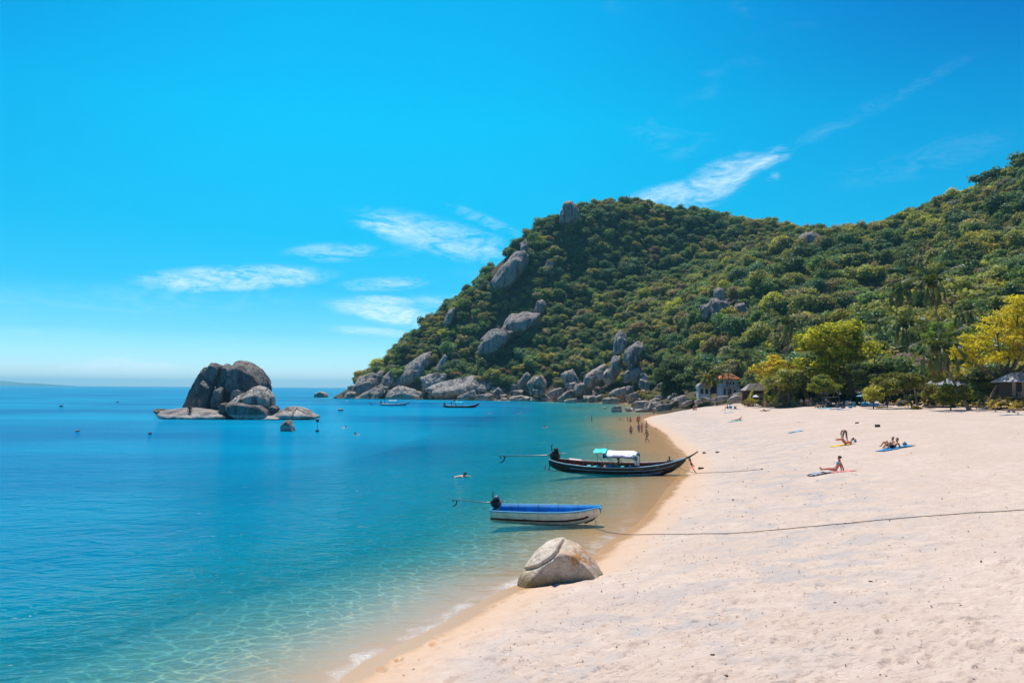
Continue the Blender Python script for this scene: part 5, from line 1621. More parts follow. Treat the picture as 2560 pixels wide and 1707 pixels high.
def body_parts(pose):
    """(body, shorts, brief, top, hair) meshes for a pose, grown once"""
    if pose in _body: return _body[pose]
    J = POSES[pose]
    V = []; E = []; Rr = []

    def add(p, r, to=None):
        V.append(Vector(p)); Rr.append(r)
        if to is not None: E.append((to, len(V) - 1))
        return len(V) - 1
    up = (J['chest'] - J['pel']).normalized(); side = Vector((0, 1, 0))
    pel = add(J['pel'], (.125, .105))
    sp = add(J['pel'].lerp(J['chest'], .5), (.115, .095), pel)
    ch = add(J['chest'], (.145, .11), sp)
    nk = add(J['neck'], .058, ch)
    hd = (J['head'] - J['neck']).normalized()
    jw = add(J['neck'] + hd * .07 + J['face'] * .02, (.062, .066), nk)
    h1 = add(J['head'], (.078, .092), jw)
    h2 = add(J['head'] + hd * .085, (.062, .072), h1)
    fc = (J['face'] - hd * J['face'].dot(hd)).normalized()
    add(J['head'] - hd * .02 + fc * .105, .014, h1)                       # nose
    for s in (1, -1): add(J['head'] - hd * .02 + side * s * .085, .016, h1)  # ears
    for k, s in enumerate((1, -1)):
        sh = add(J['chest'] + up * .09 + side * s * J['sw'] * .86, .066, ch)
        el = J['el'][k]; wr = J['wr'][k]
        e_ = add(el, .043, add((V[sh] + el) / 2, .052, sh))
        w_ = add(wr, .028, add((el + wr) / 2, .04, e_))
        d = (wr - el).normalized()
        pm = add(wr + d * .06, (.034, .018), w_)
        lat = d.cross(Vector((1, 0, 0)) if abs(d.x) < .8 else Vector((0, 0, 1))).normalized()
        nn = d.cross(lat)
        th = add(wr + d * .05 + lat * .04 + nn * .012, .009, pm); add(wr + d * .085 + lat * .055 + nn * .02, .008, th)
        for f in range(4):
            off = lat * (.024 - .016 * f)
            l_ = (.045, .052, .048, .036)[f]
            a = add(wr + d * .095 + off, .009, pm); add(wr + d * (.095 + l_) + off + nn * .018, .008, a)
    for k, s in enumerate((1, -1)):
        hp = add(J['pel'] + side * s * J['hw'] - up * .04, .088, pel)
        kn = J['kn'][k]; an = J['an'][k]
        m_ = add(V[hp].lerp(kn, .45), .076, hp); k_ = add(kn, .054, m_)
        c_ = add(kn.lerp(an, .35), .052, k_); a_ = add(an, .036, c_)
        hl = an - (J['toe'][k] - an).normalized() * .05 - Vector((0, 0, .02))
        add(hl, .03, a_)
        t_ = add(an.lerp(J['toe'][k], .65), .034, a_); add(J['toe'][k], .024, t_)
    body = skin_mesh('body', V, E, Rr, pel, None, 1)
    # clothes follow the same joints a little outside the skin
    def garment(nm, fr, grow, waist):
        V2 = [J['pel'] + up * waist, J['pel'] + up * 0.01]; E2 = [(0, 1)]; R2 = [(.132 + grow * .3, .112 + grow * .3), (.148 + grow * .4, .122 + grow * .4)]
        for k, s in enumerate((1, -1)):
            hp = J['pel'] + side * s * J['hw'] - up * .04
            V2.append(hp); R2.append(.098 + grow); E2.append((1, len(V2) - 1))
            V2.append(hp.lerp(J['kn'][k], fr)); R2.append(.09 + grow); E2.append((len(V2) - 2, len(V2) - 1))
        return skin_mesh(nm, V2, E2, R2, 1, None, 1)
    shorts = garment('shorts', .55, .012, .09)
    brief = garment('bikini_bottom', .16, .002, .03)
    b = MB()
    n = 16; fw = fc if abs(up.z) > .4 else Vector((up.z, 0, -up.x)) if abs(up.x) > .2 else fc
    fw = (fw - up * fw.dot(up)).normalized()
    for q in range(n):
        t = 2 * PI * q / n
        dv = side * math.cos(t) * .172 + fw * math.sin(t) * (.135 + .02 * max(0, math.sin(t)))
        b.v.append(tuple(J['chest'] + dv * 0.97 - up * .055)); b.v.append(tuple(J['chest'] + dv * 1.02)); b.v.append(tuple(J['chest'] + dv * .95 + up * .05))
    for q in range(n):
        for l in range(2):
            b.f.append((q * 3 + l, (q + 1) % n * 3 + l, (q + 1) % n * 3 + l + 1, q * 3 + l + 1)); b.mi.append(0)
    top = b.mesh('bikini_top', M_BARK); top.materials.clear()
    V2 = [J['pel'] + up * .03, J['pel'].lerp(J['chest'], .5), J['chest'] + up * .03]; E2 = [(0, 1), (1, 2)]; R2 = [(.14, .125), (.135, .118), (.165, .128)]
    for k, s in enumerate((1, -1)):
        sh = J['chest'] + up * .09 + side * s * J['sw'] * .86
        V2.append(sh); R2.append(.082); E2.append((2, len(V2) - 1)); V2.append(sh.lerp(J['el'][k], .6)); R2.append(.066); E2.append((len(V2) - 2, len(V2) - 1))
    shirt = skin_mesh('shirt', V2, E2, R2, 1, None, 1)
    b = MB(); rot = Matrix((fc, side, hd)).transposed()
    b.ell(J['head'] + hd * .035 - fc * .03, (.108, .093, .105), 12, 8, rot=rot)
    b.ell(J['head'] - hd * .03 - fc * .06, (.062, .08, .09), 10, 6, rot=rot)
    hair = b.mesh('hair', M_BARK); hair.materials.clear()
    b = MB(); b.ell(J['head'] + hd * .02 - fc * .135, .045, 8, 6); b.ell(J['head'] + hd * .04 - fc * .03, (.108, .093, .105), 12, 8, rot=rot)
    bun = b.mesh('hair', M_BARK); bun.materials.clear()
    b = MB()
    for s in (1, -1): b.ell(J['head'] + fc * .088 + side * s * .033 + hd * .008, .011, 6, 4)
    eyes = b.mesh('eyes', M_HAIR['dark'])
    b = MB(); b.ell(J['head'] + fc * .082 - hd * .062, (.008, .024, .006), 8, 4, rot=rot)
    mouth = b.mesh('mouth', M_SKIN['red'])
    _body[pose] = dict(body=body, shorts=shorts, bikini_bottom=brief, bikini_top=top, shirt=shirt, hair=hair, bun=bun, eyes=eyes, mouth=mouth)
    return _body[pose]


_mm = {}


def coloured(me, m, nm):
    k = (me.name, m.name)
    if k not in _mm:
        c_ = me.copy(); c_.name = nm; c_.materials.clear(); c_.materials.append(m); _mm[k] = c_
    return _mm[k]


def person(loc, heading, pose, label, skin='tan', hair='dark', wear=(('shorts', (0.02, 0.03, 0.08)),), grp=None, s=1.0, bun=False, face=True, lean=0.0):
    """heading: degrees, 0 faces +X (right in the photo), 90 faces away, 180 left, -90 the camera"""
    B = body_parts(pose)
    e = empty('person', loc, (0, lean, R(heading)), s); tag(e, label, 'person', grp)
    link('body', coloured(B['body'], M_SKIN[skin], 'body'), e)
    link('hair', coloured(B['bun' if bun else 'hair'], M_HAIR[hair], 'hair'), e)
    for g, c_ in wear: link(g, coloured(B[g], cloth(c_), g), e)
    if face:
        link('eyes', B['eyes'], e); link('mouth', B['mouth'], e)
    return e


def on_sand(x, y, dz=0.0):
    p = Gt(x, y); p.z += dz
    return p


NAVY, BLACK, WHITE, TEAL, REDC, BLUE, ORANGE = (0.015, 0.03, 0.10), (0.015, 0.015, 0.018), (0.75, 0.75, 0.74), (0.02, 0.28, 0.33), (0.55, 0.04, 0.04), (0.03, 0.22, 0.55), (0.62, 0.17, 0.05)
GREY = (0.42, 0.43, 0.42)

# sunbathers in the open sand
person(on_sand(2089, 1178, .03), 172, 'lean_back', 'woman in blue bikini sitting propped on her arms on a pink towel', 'red', 'dark', (('bikini_bottom', TEAL), ('bikini_top', (0.03, 0.30, 0.40))), bun=True)
person(on_sand(2112, 1104), -120, 'bend', 'person in white shorts bending over the one lying on the yellow towel', 'brown', 'grey', (('shorts', GREY),))
person(on_sand(2115, 1112, .03), 175, 'legs_up', 'person lying with raised legs on the yellow towel', 'red', 'dark', (('shorts', (0.10, 0.09, 0.10)),))
person(on_sand(2232, 1121.5, .04), 200, 'recline', 'dark haired sunbather reclining at the front of the blue towels', 'tan', 'dark', (('shorts', NAVY),))
person(on_sand(2222, 1118, .04), 203, 'recline', 'sunbather in a grey cap reclining beside the dark haired one', 'tan', 'grey', (('shorts', (0.05, 0.05, 0.06)),))
# further up the beach
person(on_sand(1820, 1022), 180, 'sit_knees', 'sunbather sitting with knees drawn up beside a blue bag', 'brown', 'dark', (('shorts', BLACK),), face=False)
person(on_sand(1843, 1051, .03), 190, 'prone', 'fair haired sunbather lying face down on a turquoise towel', 'pale', 'fair', (('bikini_bottom', BLACK), ('bikini_top', BLACK)), face=False)
person(on_sand(1913, 1028), 180, 'supine', 'tanned sunbather lying flat with one knee raised', 'brown', 'dark', (('bikini_bottom', (0.10, 0.03, 0.03)),), face=False)
person(on_sand(1911, 1013), 205, 'recline', 'sunbather in a red shirt sitting by the white kayak', 'tan', 'brown', (('shirt', REDC), ('shorts', BLACK)), face=False)
person(on_sand(1992, 1010), 180, 'prone', 'sunbather lying below the stone steps', 'red', 'brown', (('bikini_bottom', (0.25, 0.10, 0.08)),), face=False)
person(on_sand(2058, 1019), 185, 'sit_knees', 'tanned sunbather sitting up left of the blue towels', 'tan', 'dark', (('shorts', NAVY),), face=False)
person(on_sand(2046, 1019.5), 185, 'sit_knees', 'sunbather in a white shirt sitting beside the tanned one', 'tan', 'brown', (('shirt', WHITE), ('shorts', NAVY)), face=False)
person(on_sand(1741, 1026), 215, 'walk', 'walker in a white top and dark shorts near the beach corner', 'brown', 'dark', (('shirt', WHITE), ('shorts', BLACK)), face=False)
person(on_sand(1733, 1025.5), -40, 'sit_knees', 'person in red sitting on the sand by the walker', 'red', 'brown', (('shirt', (0.35, 0.05, 0.05)),), face=False)
person(on_sand(1729, 1008), -80, 'stand', 'person in an orange red shirt standing among the corner rocks', 'tan', 'dark', (('shirt', (0.72, 0.12, 0.06)), ('shorts', NAVY)), face=False)
person(on_sand(1757, 1009), 180, 'sit_knees', 'person sitting against the flat pale boulder', 'red', 'dark', (('shorts', (0.3, 0.05, 0.04)),), face=False)
person(on_sand(1762, 1014), 0, 'supine', 'dark clothed sunbather lying near the corner rocks', 'brown', 'dark', (('shirt', BLACK), ('shorts', BLACK)), face=False)
person(on_sand(1767, 1013.5), 180, 'sit_knees', 'sunbather sitting at the feet of the dark clothed one', 'brown', 'dark', (('shorts', BLACK),), face=False)
person(at_px(1803, 215), -60, 'walk', 'person walking on the terrace left of the white house', 'tan', 'brown', (('shorts', (0.5, 0.4, 0.35)),), face=False)
person(at_px(1912, 165), -110, 'stand', 'person in a hat and orange skirt standing behind the kayak', 'red', 'fair', (('shirt', (0.55, 0.42, 0.36)), ('shorts', ORANGE)), face=False)
person(at_px(2015, 158), -100, 'stand', 'left of three men by the steps, in a pale top', 'tan', 'dark', (('shirt', (0.6, 0.55, 0.5)), ('shorts', (0.5, 0.25, 0.15))), 'three people standing by the stone steps', face=False)
person(at_px(2020, 157), -70, 'hips', 'middle of three men by the steps, in a light shirt and blue shorts', 'tan', 'dark', (('shirt', (0.45, 0.55, 0.65)), ('shorts', BLUE)), 'three people standing by the stone steps', face=False)
person(at_px(2027, 156.5), -95, 'stand', 'right of three men by the steps, in bright blue shorts', 'red', 'dark', (('shirt', (0.05, 0.06, 0.10)), ('shorts', (0.03, 0.25, 0.62))), 'three people standing by the stone steps', face=False)
person(at_px(2003, 158), -100, 'stand', 'person standing in the shade at the left of the steps', 'brown', 'dark', (('shirt', (0.5, 0.5, 0.5)), ('shorts', BLACK)), face=False)


# in the shallows: feet on the sea floor
def wader(x, y, heading, pose, label, sink, **kw):
    p = Gz(x, y, 0.0)
    return person((p.x, p.y, -sink), heading, pose, label, **kw)


wader(1577, 1082, 95, 'stand', 'wader in dark shorts standing waist deep left of the group', .55, skin='brown', wear=(('shorts', BLACK),))
wader(1597, 1078.5, -60, 'stand', 'wader in bright blue shorts in the group near the shore', .32, skin='brown', wear=(('shorts', (0.02, 0.30, 0.62)), ('shirt', (0.35, 0.35, 0.38))))
wader(1604.5, 1079.6, 200, 'hips', 'long haired woman wading between the blue shorts and the bare back', .30, skin='red', hair='brown', wear=(('bikini_bottom', (0.45, 0.08, 0.06)), ('bikini_top', (0.5, 0.1, 0.08))))
wader(1616, 1077, 90, 'stand', 'man with a bare back and navy shorts at the water edge', .12, skin='pale', wear=(('shorts', (0.01, 0.03, 0.14)),), hair='brown')
wader(1617.5, 1103.5, 190, 'walk', 'man in black trunks with yellow waistband wading nearest the longtail boat', .10, skin='brown', hair='grey', wear=(('shorts', (0.02, 0.02, 0.02)),))
wader(1576, 1053.5, 100, 'stand', 'bather waist deep behind the dark shorts wader', .75, skin='tan', face=False)
wader(1594, 1056, 90, 'stand', 'dark bather of the pair further out', .42, skin='brown', face=False, wear=(('shorts', BLACK),))
wader(1598, 1053.5, 80, 'stand', 'bather in a red top of the pair further out', .5, skin='red', face=False, wear=(('shirt', (0.7, 0.08, 0.05)),))
wader(1569, 1051, 180, 'stand', 'bather up to the chest left of the waist deep one', 1.0, skin='brown', face=False)
wader(1557, 1048.5, 180, 'swim', 'swimmer with only the head showing left of the bathers', .0, skin='brown', face=False)
wader(1634.5, 1035, 80, 'stand', 'lone dark bather near the awash grey boulder', .3, skin='brown', face=False)
wader(1479, 1049, 10, 'stand', 'lone bather chest deep in the middle of the cove', .85, skin='tan', face=False)
wader(1137, 1192, 0, 'swim', 'snorkeller with a dark mask left of the boats', -.06, skin='pale', hair='dark', face=False, s=1.1)
wader(1303, 1034, 180, 'swim', 'swimmer crossing the cove in front of the rubble', .0, skin='brown', face=False, s=1.15)
wader(1372, 1068, 180, 'swim', 'swimmer in the cove left of the lone bather', .0, skin='brown', face=False, s=1.15)
wader(1220, 1033, 0, 'swim', 'swimmer right of the dark green roofed boat', .0, skin='brown', face=False, s=1.15)
wader(853, 1069, 20, 'swim', 'swimmer right of the marker buoy', .0, skin='pale', face=False, s=1.1)
wader(901, 1086, 180, 'swim', 'splashing swimmer far left of the cove', .0, skin='brown', face=False, s=1.1)
# on the islet and headland
person(W(474, 1043, DI - 9.5), -80, 'stand', 'person in dark clothes standing at the front of the islet shelf', 'brown', 'dark', (('shirt', (0.05, 0.05, 0.06)), ('shorts', BLACK)), s=1.5, face=False)
person(W(499, 1017.5, DI - 6), -60, 'stand', 'person standing against the dark slab on the islet', 'tan', 'dark', (('shorts', (0.2, 0.1, 0.08)),), face=False)
person(W(549, 1022.5, DI - 7.5), 120, 'sit_knees', 'person crouching by the little pale boulder on the islet', 'tan', 'dark', face=False, s=1.1)
person(W(1059, 982, 478), -90, 'stand', 'person in an orange shirt on the pale headland slab', 'tan', 'dark', (('shirt', (0.6, 0.2, 0.1)), ('shorts', ORANGE)), face=False, s=1.1)
# ------------------------------------------------------------------ boats
def interp(t, xs, ys):
    return float(np.interp(t, xs, ys))


def hull_shell(L, T, beam, gz, kz, n=26, m=9, flat=0.55, th=0.05, out_mi=0, in_mi=1, rake=0.0):
    """open plank hull: outer skin, inner skin and gunwale top; X runs stern to bow"""
    b = MB()
    secs = []
    for i in range(n):
        t = i / (n - 1)
        bm_, g, k = interp(t, T, beam), interp(t, T, gz), interp(t, T, kz)
        row = []
        for j in range(2 * m + 1):
            u = (j - m) / m
            a = abs(u)
            y = bm_ * (math.copysign(min(1.0, a / flat) ** 0.9 * (0.80 + 0.20 * max(0, (a - flat) / (1 - flat))), u) if a > 0 else 0)
            z = k + (g - k) * (max(0, (a - flat * 0.55) / (1 - flat * 0.55))) ** 1.35
            row.append((L * t + rake * (z - k) * (1 if t > 0.9 else 0) * (t - .9) * 10, y, z))
        secs.append(row)
    w_ = 2 * m + 1
    vo = [p for r in secs for p in r]
    vi = []
    for r in secs:
        for j, p in enumerate(r):
            s = (j - m) / m
            vi.append((p[0], p[1] - math.copysign(min(th, abs(p[1]) * .8), s) if s else 0, p[2] + (th if abs(s) < .98 else 0)))
    fo = []; fi = []
    for i in range(n - 1):
        for j in range(w_ - 1):
            a = i * w_ + j
            fo.append((a, a + w_, a + w_ + 1, a + 1)); fi.append((a, a + 1, a + w_ + 1, a + w_))
    b.add(vo, fo, out_mi); b.add(vi, fi, in_mi)
    nv = n * w_
    rim = []
    for i in range(n - 1):
        for j in (0, w_ - 1):
            a = i * w_ + j
            q = (a, a + w_, a + w_ + nv, a + nv)
            rim.append(q if j else q[::-1])
    b.f.extend(rim); b.mi.extend([in_mi] * len(rim))
    # transom
    b.f.append(tuple(range(w_))); b.mi.append(out_mi)
    b.f.append(tuple(nv + j for j in range(w_ - 1, -1, -1))); b.mi.append(in_mi)
    return b, secs, m


def side_line(secs, m, frac, s, out=0.02, i0=0, i1=None):
    """polyline along the outside of the hull at a height fraction (1 = gunwale)"""
    pts = []
    for r in secs[i0:i1]:
        k = m + s * m * frac
        j = int(math.floor(k)); f = k - j
        a = Vector(r[j]); c_ = Vector(r[min(j + 1, len(r) - 1)])
        p = a.lerp(c_, f); p.y += s * out
        pts.append(p)
    return pts


M_BLACKHULL = simple('dark_hull_paint', (0.020, 0.018, 0.020), 0.45, 0.3, 2.5, 0.4)
M_REDWOOD = simple('red_brown_inner_hull', (0.17, 0.045, 0.03), 0.7, 0.35, 3)
M_LBLUE = simple('pale_blue_trim', (0.22, 0.42, 0.55), 0.5, 0.15)
M_TURQ = simple('turquoise_paint', (0.03, 0.36, 0.42), 0.55, 0.15)
M_IRON = simple('black_engine_iron', (0.02, 0.021, 0.024), 0.5, 0.3, 8, 0.4, 0.3)
M_STEEL = simple('steel_pipe', (0.30, 0.28, 0.27), 0.4, 0.2, 6, 0.5, 0.8)
M_RUST = simple('rusty_steel', (0.20, 0.09, 0.05), 0.8, 0.4, 9)
M_WHITEP = simple('white_boat_paint', (0.66, 0.64, 0.62), 0.5, 0.06, 1.5)
M_WHITEHULL, t, o_ = new_mat('scuffed_white_hull')
tc = t.node('ShaderNodeTexCoord').outputs['Object']
c = t.mix(t.rng(t.noise(t.mapping(tc, (1, 1, .25)), 3.0, 5, .65), .45, .68), (0.80, 0.78, 0.74), (0.62, 0.55, 0.47))
c = t.mix(t.rng(t.noise(t.mapping(tc, (6, 6, .5)), 2.0, 4, .7), .56, .68, 0, .6), c, (0.30, 0.22, 0.15))
c = t.mix(t.rng(t.math('ADD', t.node_sep(tc, 2), t.math('MULTIPLY', t.noise(tc, 4, 3), .12)), .10, .02, 0, .8), c, (0.16, 0.11, 0.06))
princ(t, o_, c, .6, t.bump(t.noise(tc, 7, 3), .3, .02), .3)
M_MAROON = simple('maroon_bottom_paint', (0.06, 0.012, 0.012), 0.6, 0.2)
M_BLUEP = simple('bright_blue_paint', (0.01, 0.22, 0.56), 0.6, 0.2, 2)
M_CYANP = simple('light_blue_gunwale_paint', (0.06, 0.38, 0.60), 0.5, 0.1)
M_CYANS = simple('turquoise_tarpaulin', (0.02, 0.58, 0.52), 0.6, 0.08)
M_WOOD = simple('worn_wood', (0.30, 0.20, 0.125), 0.8, 0.3, 5, bump=0.005)
M_TEXT = simple('faded_lettering', (0.42, 0.33, 0.27), 0.7, 0.2)
M_CLOTHRED = cloth((0.62, 0.03, 0.04)); M_CLOTHNAVY = cloth((0.02, 0.03, 0.12))
M_WHITECL = cloth((0.74, 0.76, 0.80))


def mat_tarp():
    m, t, o = new_mat('white_and_navy_tarpaulin')
    tc = t.node('ShaderNodeTexCoord').outputs['Object']
    at = t.node('ShaderNodeAttribute'); at.attribute_name = 'edge'
    n = t.noise(tc, 2.2, 4, 0.6)
    c = t.mix(t.rng(t.math('ADD', at.outputs['Fac'], t.math('MULTIPLY', t.math('SUBTRACT', n, 0.5), 0.5)), 0.42, 0.58), (0.76, 0.78, 0.82), (0.012, 0.035, 0.12))
    c = t.mix(t.math('MULTIPLY', t.rng(t.noise(tc, 5, 3, 0.7), 0.55, 0.65), 0.5), c, (0.10, 0.26, 0.52))
    princ(t, o, c, 0.6, t.bump(t.noise(tc, 3, 3), 0.5, 0.08), 0.3)
    return m


M_TARP = mat_tarp()


def text_obj(s, size, mat, parent, loc, rot, shear=0.0, name='lettering'):
    cu = bpy.data.curves.new('t', 'FONT'); cu.body = s; cu.size = size; cu.extrude = 0.004; cu.shear = shear
    o = bpy.data.objects.new('t', cu); C.objects.link(o)
    dg = bpy.context.evaluated_depsgraph_get()
    me = bpy.data.meshes.new_from_object(o.evaluated_get(dg))
    bpy.data.objects.remove(o)
    me.materials.clear(); me.materials.append(mat)
    return link(name, me, parent, loc, rot)


def engine(parent, at, s=1.0, shaft=((-4.2, 0, 0.25)), yaw=0.0, simple_=False):
    """long-tail outboard: block, head, air filter, flywheel, tiller, long propeller shaft"""
    e = link('engine', None, parent, at, (0, 0, yaw), s)
    b = MB(); b.box((0, 0, 0.30), (0.62, 0.46, 0.42), bev=0.05); b.box((0.05, 0, 0.56), (0.46, 0.36, 0.16), bev=0.04)
    b.box((0, 0, 0.02), (0.5, 0.3, 0.18), bev=0.03)
    b.obj('engine_block', M_IRON, e)
    b = MB(); b.tube([(0.1, 0, 0.62), (0.1, 0, 0.80)], [0.17, 0.17], 12); b.obj('air_filter', M_IRON if not simple_ else M_STEEL, e)
    b = MB(); b.tube([(0.30, 0, 0.26), (0.38, 0, 0.26)], [0.20, 0.20], 14); b.obj('flywheel', M_RUST, e)
    b = MB(); b.tube([(-0.22, 0.1, 0.6), (-0.22, 0.1, 0.98), (-0.14, 0.1, 1.08)], 0.035, 8); b.obj('exhaust_pipe', M_IRON, e)
    b = MB(); b.tube([(0.3, 0.1, 0.42), (0.7, 0.12, 0.40), (0.9, 0.12, 0.42)], 0.022, 6); b.obj('tiller', M_STEEL, e)
    b = MB(); sh = Vector(shaft); b.tube([(-0.28, 0, 0.30), (-0.7, 0, 0.30 + (sh.z - .3) * .15), sh], [0.07, 0.045, 0.035], 8); b.obj('propeller_shaft', M_STEEL, e)
    b = MB(); d = (sh - Vector((-0.3, 0, 0.3))).normalized()
    for k in range(3):
        a = k * 2.094
        r1 = Vector((0, math.cos(a), math.sin(a))); r2 = Vector((0, math.cos(a + .7), math.sin(a + .7)))
        b.add([sh + r1 * .02 + d * .02, sh + r1 * .15 + d * .03, sh + (r1 + r2).normalized() * .19 - d * .02, sh + r2 * .12 - d * .04], [(0, 1, 2, 3), (3, 2, 1, 0)])
    b.tube([sh, sh + d * .1], [0.04, 0.02], 8)
    b.obj('propeller', M_IRON, e)
    b = MB(); s0 = sh - d * .35
    b.tube([s0, s0 + Vector((-.06, 0, -.28)), s0 + Vector((-.26, 0, -.48)), s0 + Vector((-.42, 0, -.5))], [0.05, 0.05, 0.04, 0.015], 6, sq=.4); b.obj('skeg', M_IRON, e)
    return e


# ---- the near longtail boat
LB = empty('longtail_boat', (3.25, 67.4, 0.02), (R(6.5), 0, R(-16.5)))
tag(LB, 'dark wooden longtail boat with a white and navy canopy nosed onto the sand', 'boat')
LL = 11.2
LT = [0, .06, .14, .28, .45, .6, .72, .82, .90, .96, 1.0]
b, secs, mm = hull_shell(LL, LT, [.34, .66, .90, 1.10, 1.14, 1.06, .90, .66, .38, .14, .04], [.98, .86, .76, .66, .63, .66, .74, .88, 1.06, 1.24, 1.38],
                         [.38, .08, -.12, -.22, -.25, -.24, -.20, -.10, .20, .66, 1.12], 30, 9)
b.obj('hull', [M_BLACKHULL, M_REDWOOD], LB)
for s in (-1, 1):
    b = MB(); b.tube(side_line(secs, mm, 0.985, s, 0.02), 0.045, 6); b.obj('gunwale', M_LBLUE, LB)
    b = MB(); b.tube(side_line(secs, mm, 0.80, s, 0.025, 5, 28), 0.028, 6); b.obj('rub_rail', M_LBLUE, LB)
    b = MB(); b.tube(side_line(secs, mm, 0.58, s, 0.02, 16, 25), 0.03, 6); b.obj('chine_stripe', M_LBLUE, LB)
for i in range(3, 27, 2):       # frames, each standing a little proud inside
    b = MB(); r = secs[i]
    b.tube([(Vector(p) + Vector((0, -math.copysign(.07, p[1]) if p[1] else 0, .05))) for p in r], 0.03, 5); b.obj('rib', M_WOOD, LB)
for i, x in enumerate((2.1, 3.2, 4.6, 6.0, 7.4, 8.6)):
    t = x / LL; w_ = interp(t, LT, [.34, .66, .90, 1.10, 1.14, 1.06, .90, .66, .38, .14, .04]) * 1.78
    b = MB(); b.box((x, 0, .34 + (.1 if x > 8 else 0)), (.30, w_, .05), bev=.01); b.obj('thwart', M_TURQ if i % 2 else M_WOOD, LB)
for k in range(5):
    b = MB(); b.box((5.2, -0.56 + .28 * k, .02), (6.4, .25, .03)); b.obj('floor_board', M_WOOD, LB)
b = MB(); b.tube([(LL - .15, 0, 1.26), (LL + .35, 0, 1.50), (LL + .95, 0, 1.90)], [.075, .07, .05], 8); b.obj('prow_post', M_BLACKHULL, LB)
b = MB(); b.box((9.9, .1, 1.28), (.10, .10, .34), bev=.015); b.obj('mooring_bitt', M_BLACKHULL, LB)
b = MB(); b.box((10.2, 0, 1.12), (1.0, .34, .05), bev=.01); b.obj('fore_deck', M_BLACKHULL, LB)
b = MB(); b.box((.28, 0, .92), (.7, .62, .07), bev=.01); b.obj('engine_bed', M_BLACKHULL, LB)
engine(LB, (.45, 0, .92), 1.15, (-4.1, 0.35, .12), 0.12)
for c_, dx, nm in ((M_CLOTHNAVY, 0.0, 'navy'), (M_CLOTHRED, .06, 'red'), (cloth((0.7, 0.55, 0.5)), -.05, 'pale')):   # ribbons tied to the prow
    b = MB(); p0 = Vector((LL + .28, -.05, 1.44))
    L_ = {'navy': .75, 'red': 1.35, 'pale': .5}[nm]
    pts = [p0, p0 + Vector((.05 + dx, -.08, -L_ * .35)), p0 + Vector((.2 + dx * 2, -.1, -L_ * .7)), p0 + Vector((.42 + dx * 3, -.12, -L_))]
    for k in range(3):
        w0, w1 = .08 - .015 * k, .065 - .02 * k
        b.add([pts[k] - Vector((w0, 0, 0)), pts[k] + Vector((w0, .03, 0)), pts[k + 1] + Vector((w1, .03, 0)), pts[k + 1] - Vector((w1, 0, 0))], [(0, 1, 2, 3), (3, 2, 1, 0)])
    o = b.obj('prow_ribbon', c_, LB); o['label'] = nm + ' cloth ribbon hanging from the prow'


def canopy(parent, x0, x1, hw, z, mat, name, sag=.16, over=.0, nx=14, ny=9, seed=0, th=.025):
    rr = random.Random(seed)
    V = []; E = []
    for i in range(nx):
        for j in range(ny):
            u = i / (nx - 1); v = -1 + 2 * j / (ny - 1)
            zz = z - sag * v * v - (.30 if over else .05) * max(0, abs(v) - .8) * 5 * .5 + .03 * math.sin(u * 9 + v * 3) + rr.uniform(-.012, .012)
            if over: zz -= .34 * max(0, (u - .88)) * 8 * .5 + .16 * max(0, .07 - u) * 14 * .5
            V.append((x0 + (x1 - x0) * u, hw * v, zz)); E.append(max(abs(v) ** 3 * .75, max(0, (u - .9) * 9), max(0, (.09 - u) * 10)))
    F = []
    for i in range(nx - 1):
        for j in range(ny - 1):
            a = i * ny + j; F.append((a, a + ny, a + ny + 1, a + 1))
    n0 = len(V)
    V2 = [(x, y, q - th) for x, y, q in V]
    F2 = [tuple(k + n0 for k in f[::-1]) for f in F]
    b = MB(); b.add(V, F); b.add(V2, [tuple(k - n0 for k in f) for f in F2])
    o = b.obj(name, mat, parent); attr(o.data, 'edge', E + E)
    return o


canopy(LB, 4.65, 7.45, .92, 1.76, M_TARP, 'canopy', .22, True, seed=2)['label'] = 'white and navy tarpaulin canopy'
canopy(LB, 3.85, 4.9, .84, 1.86, M_CYANS, 'canopy_flap', .10, False, 8, 7, 3)['label'] = 'bright turquoise canopy sheet'
for (a, c_) in (((4.0, -.78, 1.74), (5.0, -.98, .62)), ((4.9, -.88, 1.62), (6.0, -1.0, .62)), ((4.0, .78, 1.74), (5.0, .98, .62)), ((4.9, .88, 1.62), (6.0, 1.0, .62)), ((7.4, .8, 1.6), (7.4, .92, .7)), ((7.4, -.8, 1.6), (7.4, -.92, .7)), ((3.9, .7, 1.76), (3.9, .95, .66))):
    b = MB(); b.tube([a, c_], .024, 6); b.obj('canopy_pole', M_TURQ, LB)
b = MB(); b.add([(7.05, -.72, 1.62), (7.42, -.72, 1.62), (7.62, -.70, .78), (7.22, -.70, .78), (7.05, -.70, 1.62), (7.42, -.70, 1.62), (7.62, -.68, .78), (7.22, -.68, .78)], [(0, 1, 2, 3), (7, 6, 5, 4), (0, 3, 7, 4), (1, 5, 6, 2), (0, 4, 5, 1), (3, 2, 6, 7)])
b.obj('hanging_cloth', M_WHITECL, LB, False)
# name painted on the bow
def hull_text(s, size, x, frac, mat, tilt):
    t = x / LL; i = t * 29; j = int(i)
    p = side_line(secs, mm, frac, -1, 0.035)
    a, c_ = p[j], p[min(j + 1, 29)]
    q = a.lerp(c_, i - j)
    d = (p[min(j + 3, 29)] - q)
    ang = math.atan2(d.y, d.x)
    return text_obj(s, size, mat, LB, q, (R(90 - tilt), -math.atan2(d.z, d.x), ang))


hull_text('O-CHAI', .26, 6.75, .60, M_TEXT, 14)
hull_text('BUNGALOWS', .26, 7.85, .62, M_TEXT, 22)
hull_text('Lady Paotho', .14, 7.2, .86, M_TEXT, 8)
hull_text('4018', .14, 8.9, .86, M_TEXT, 14)
bpy.context.view_layer.update()


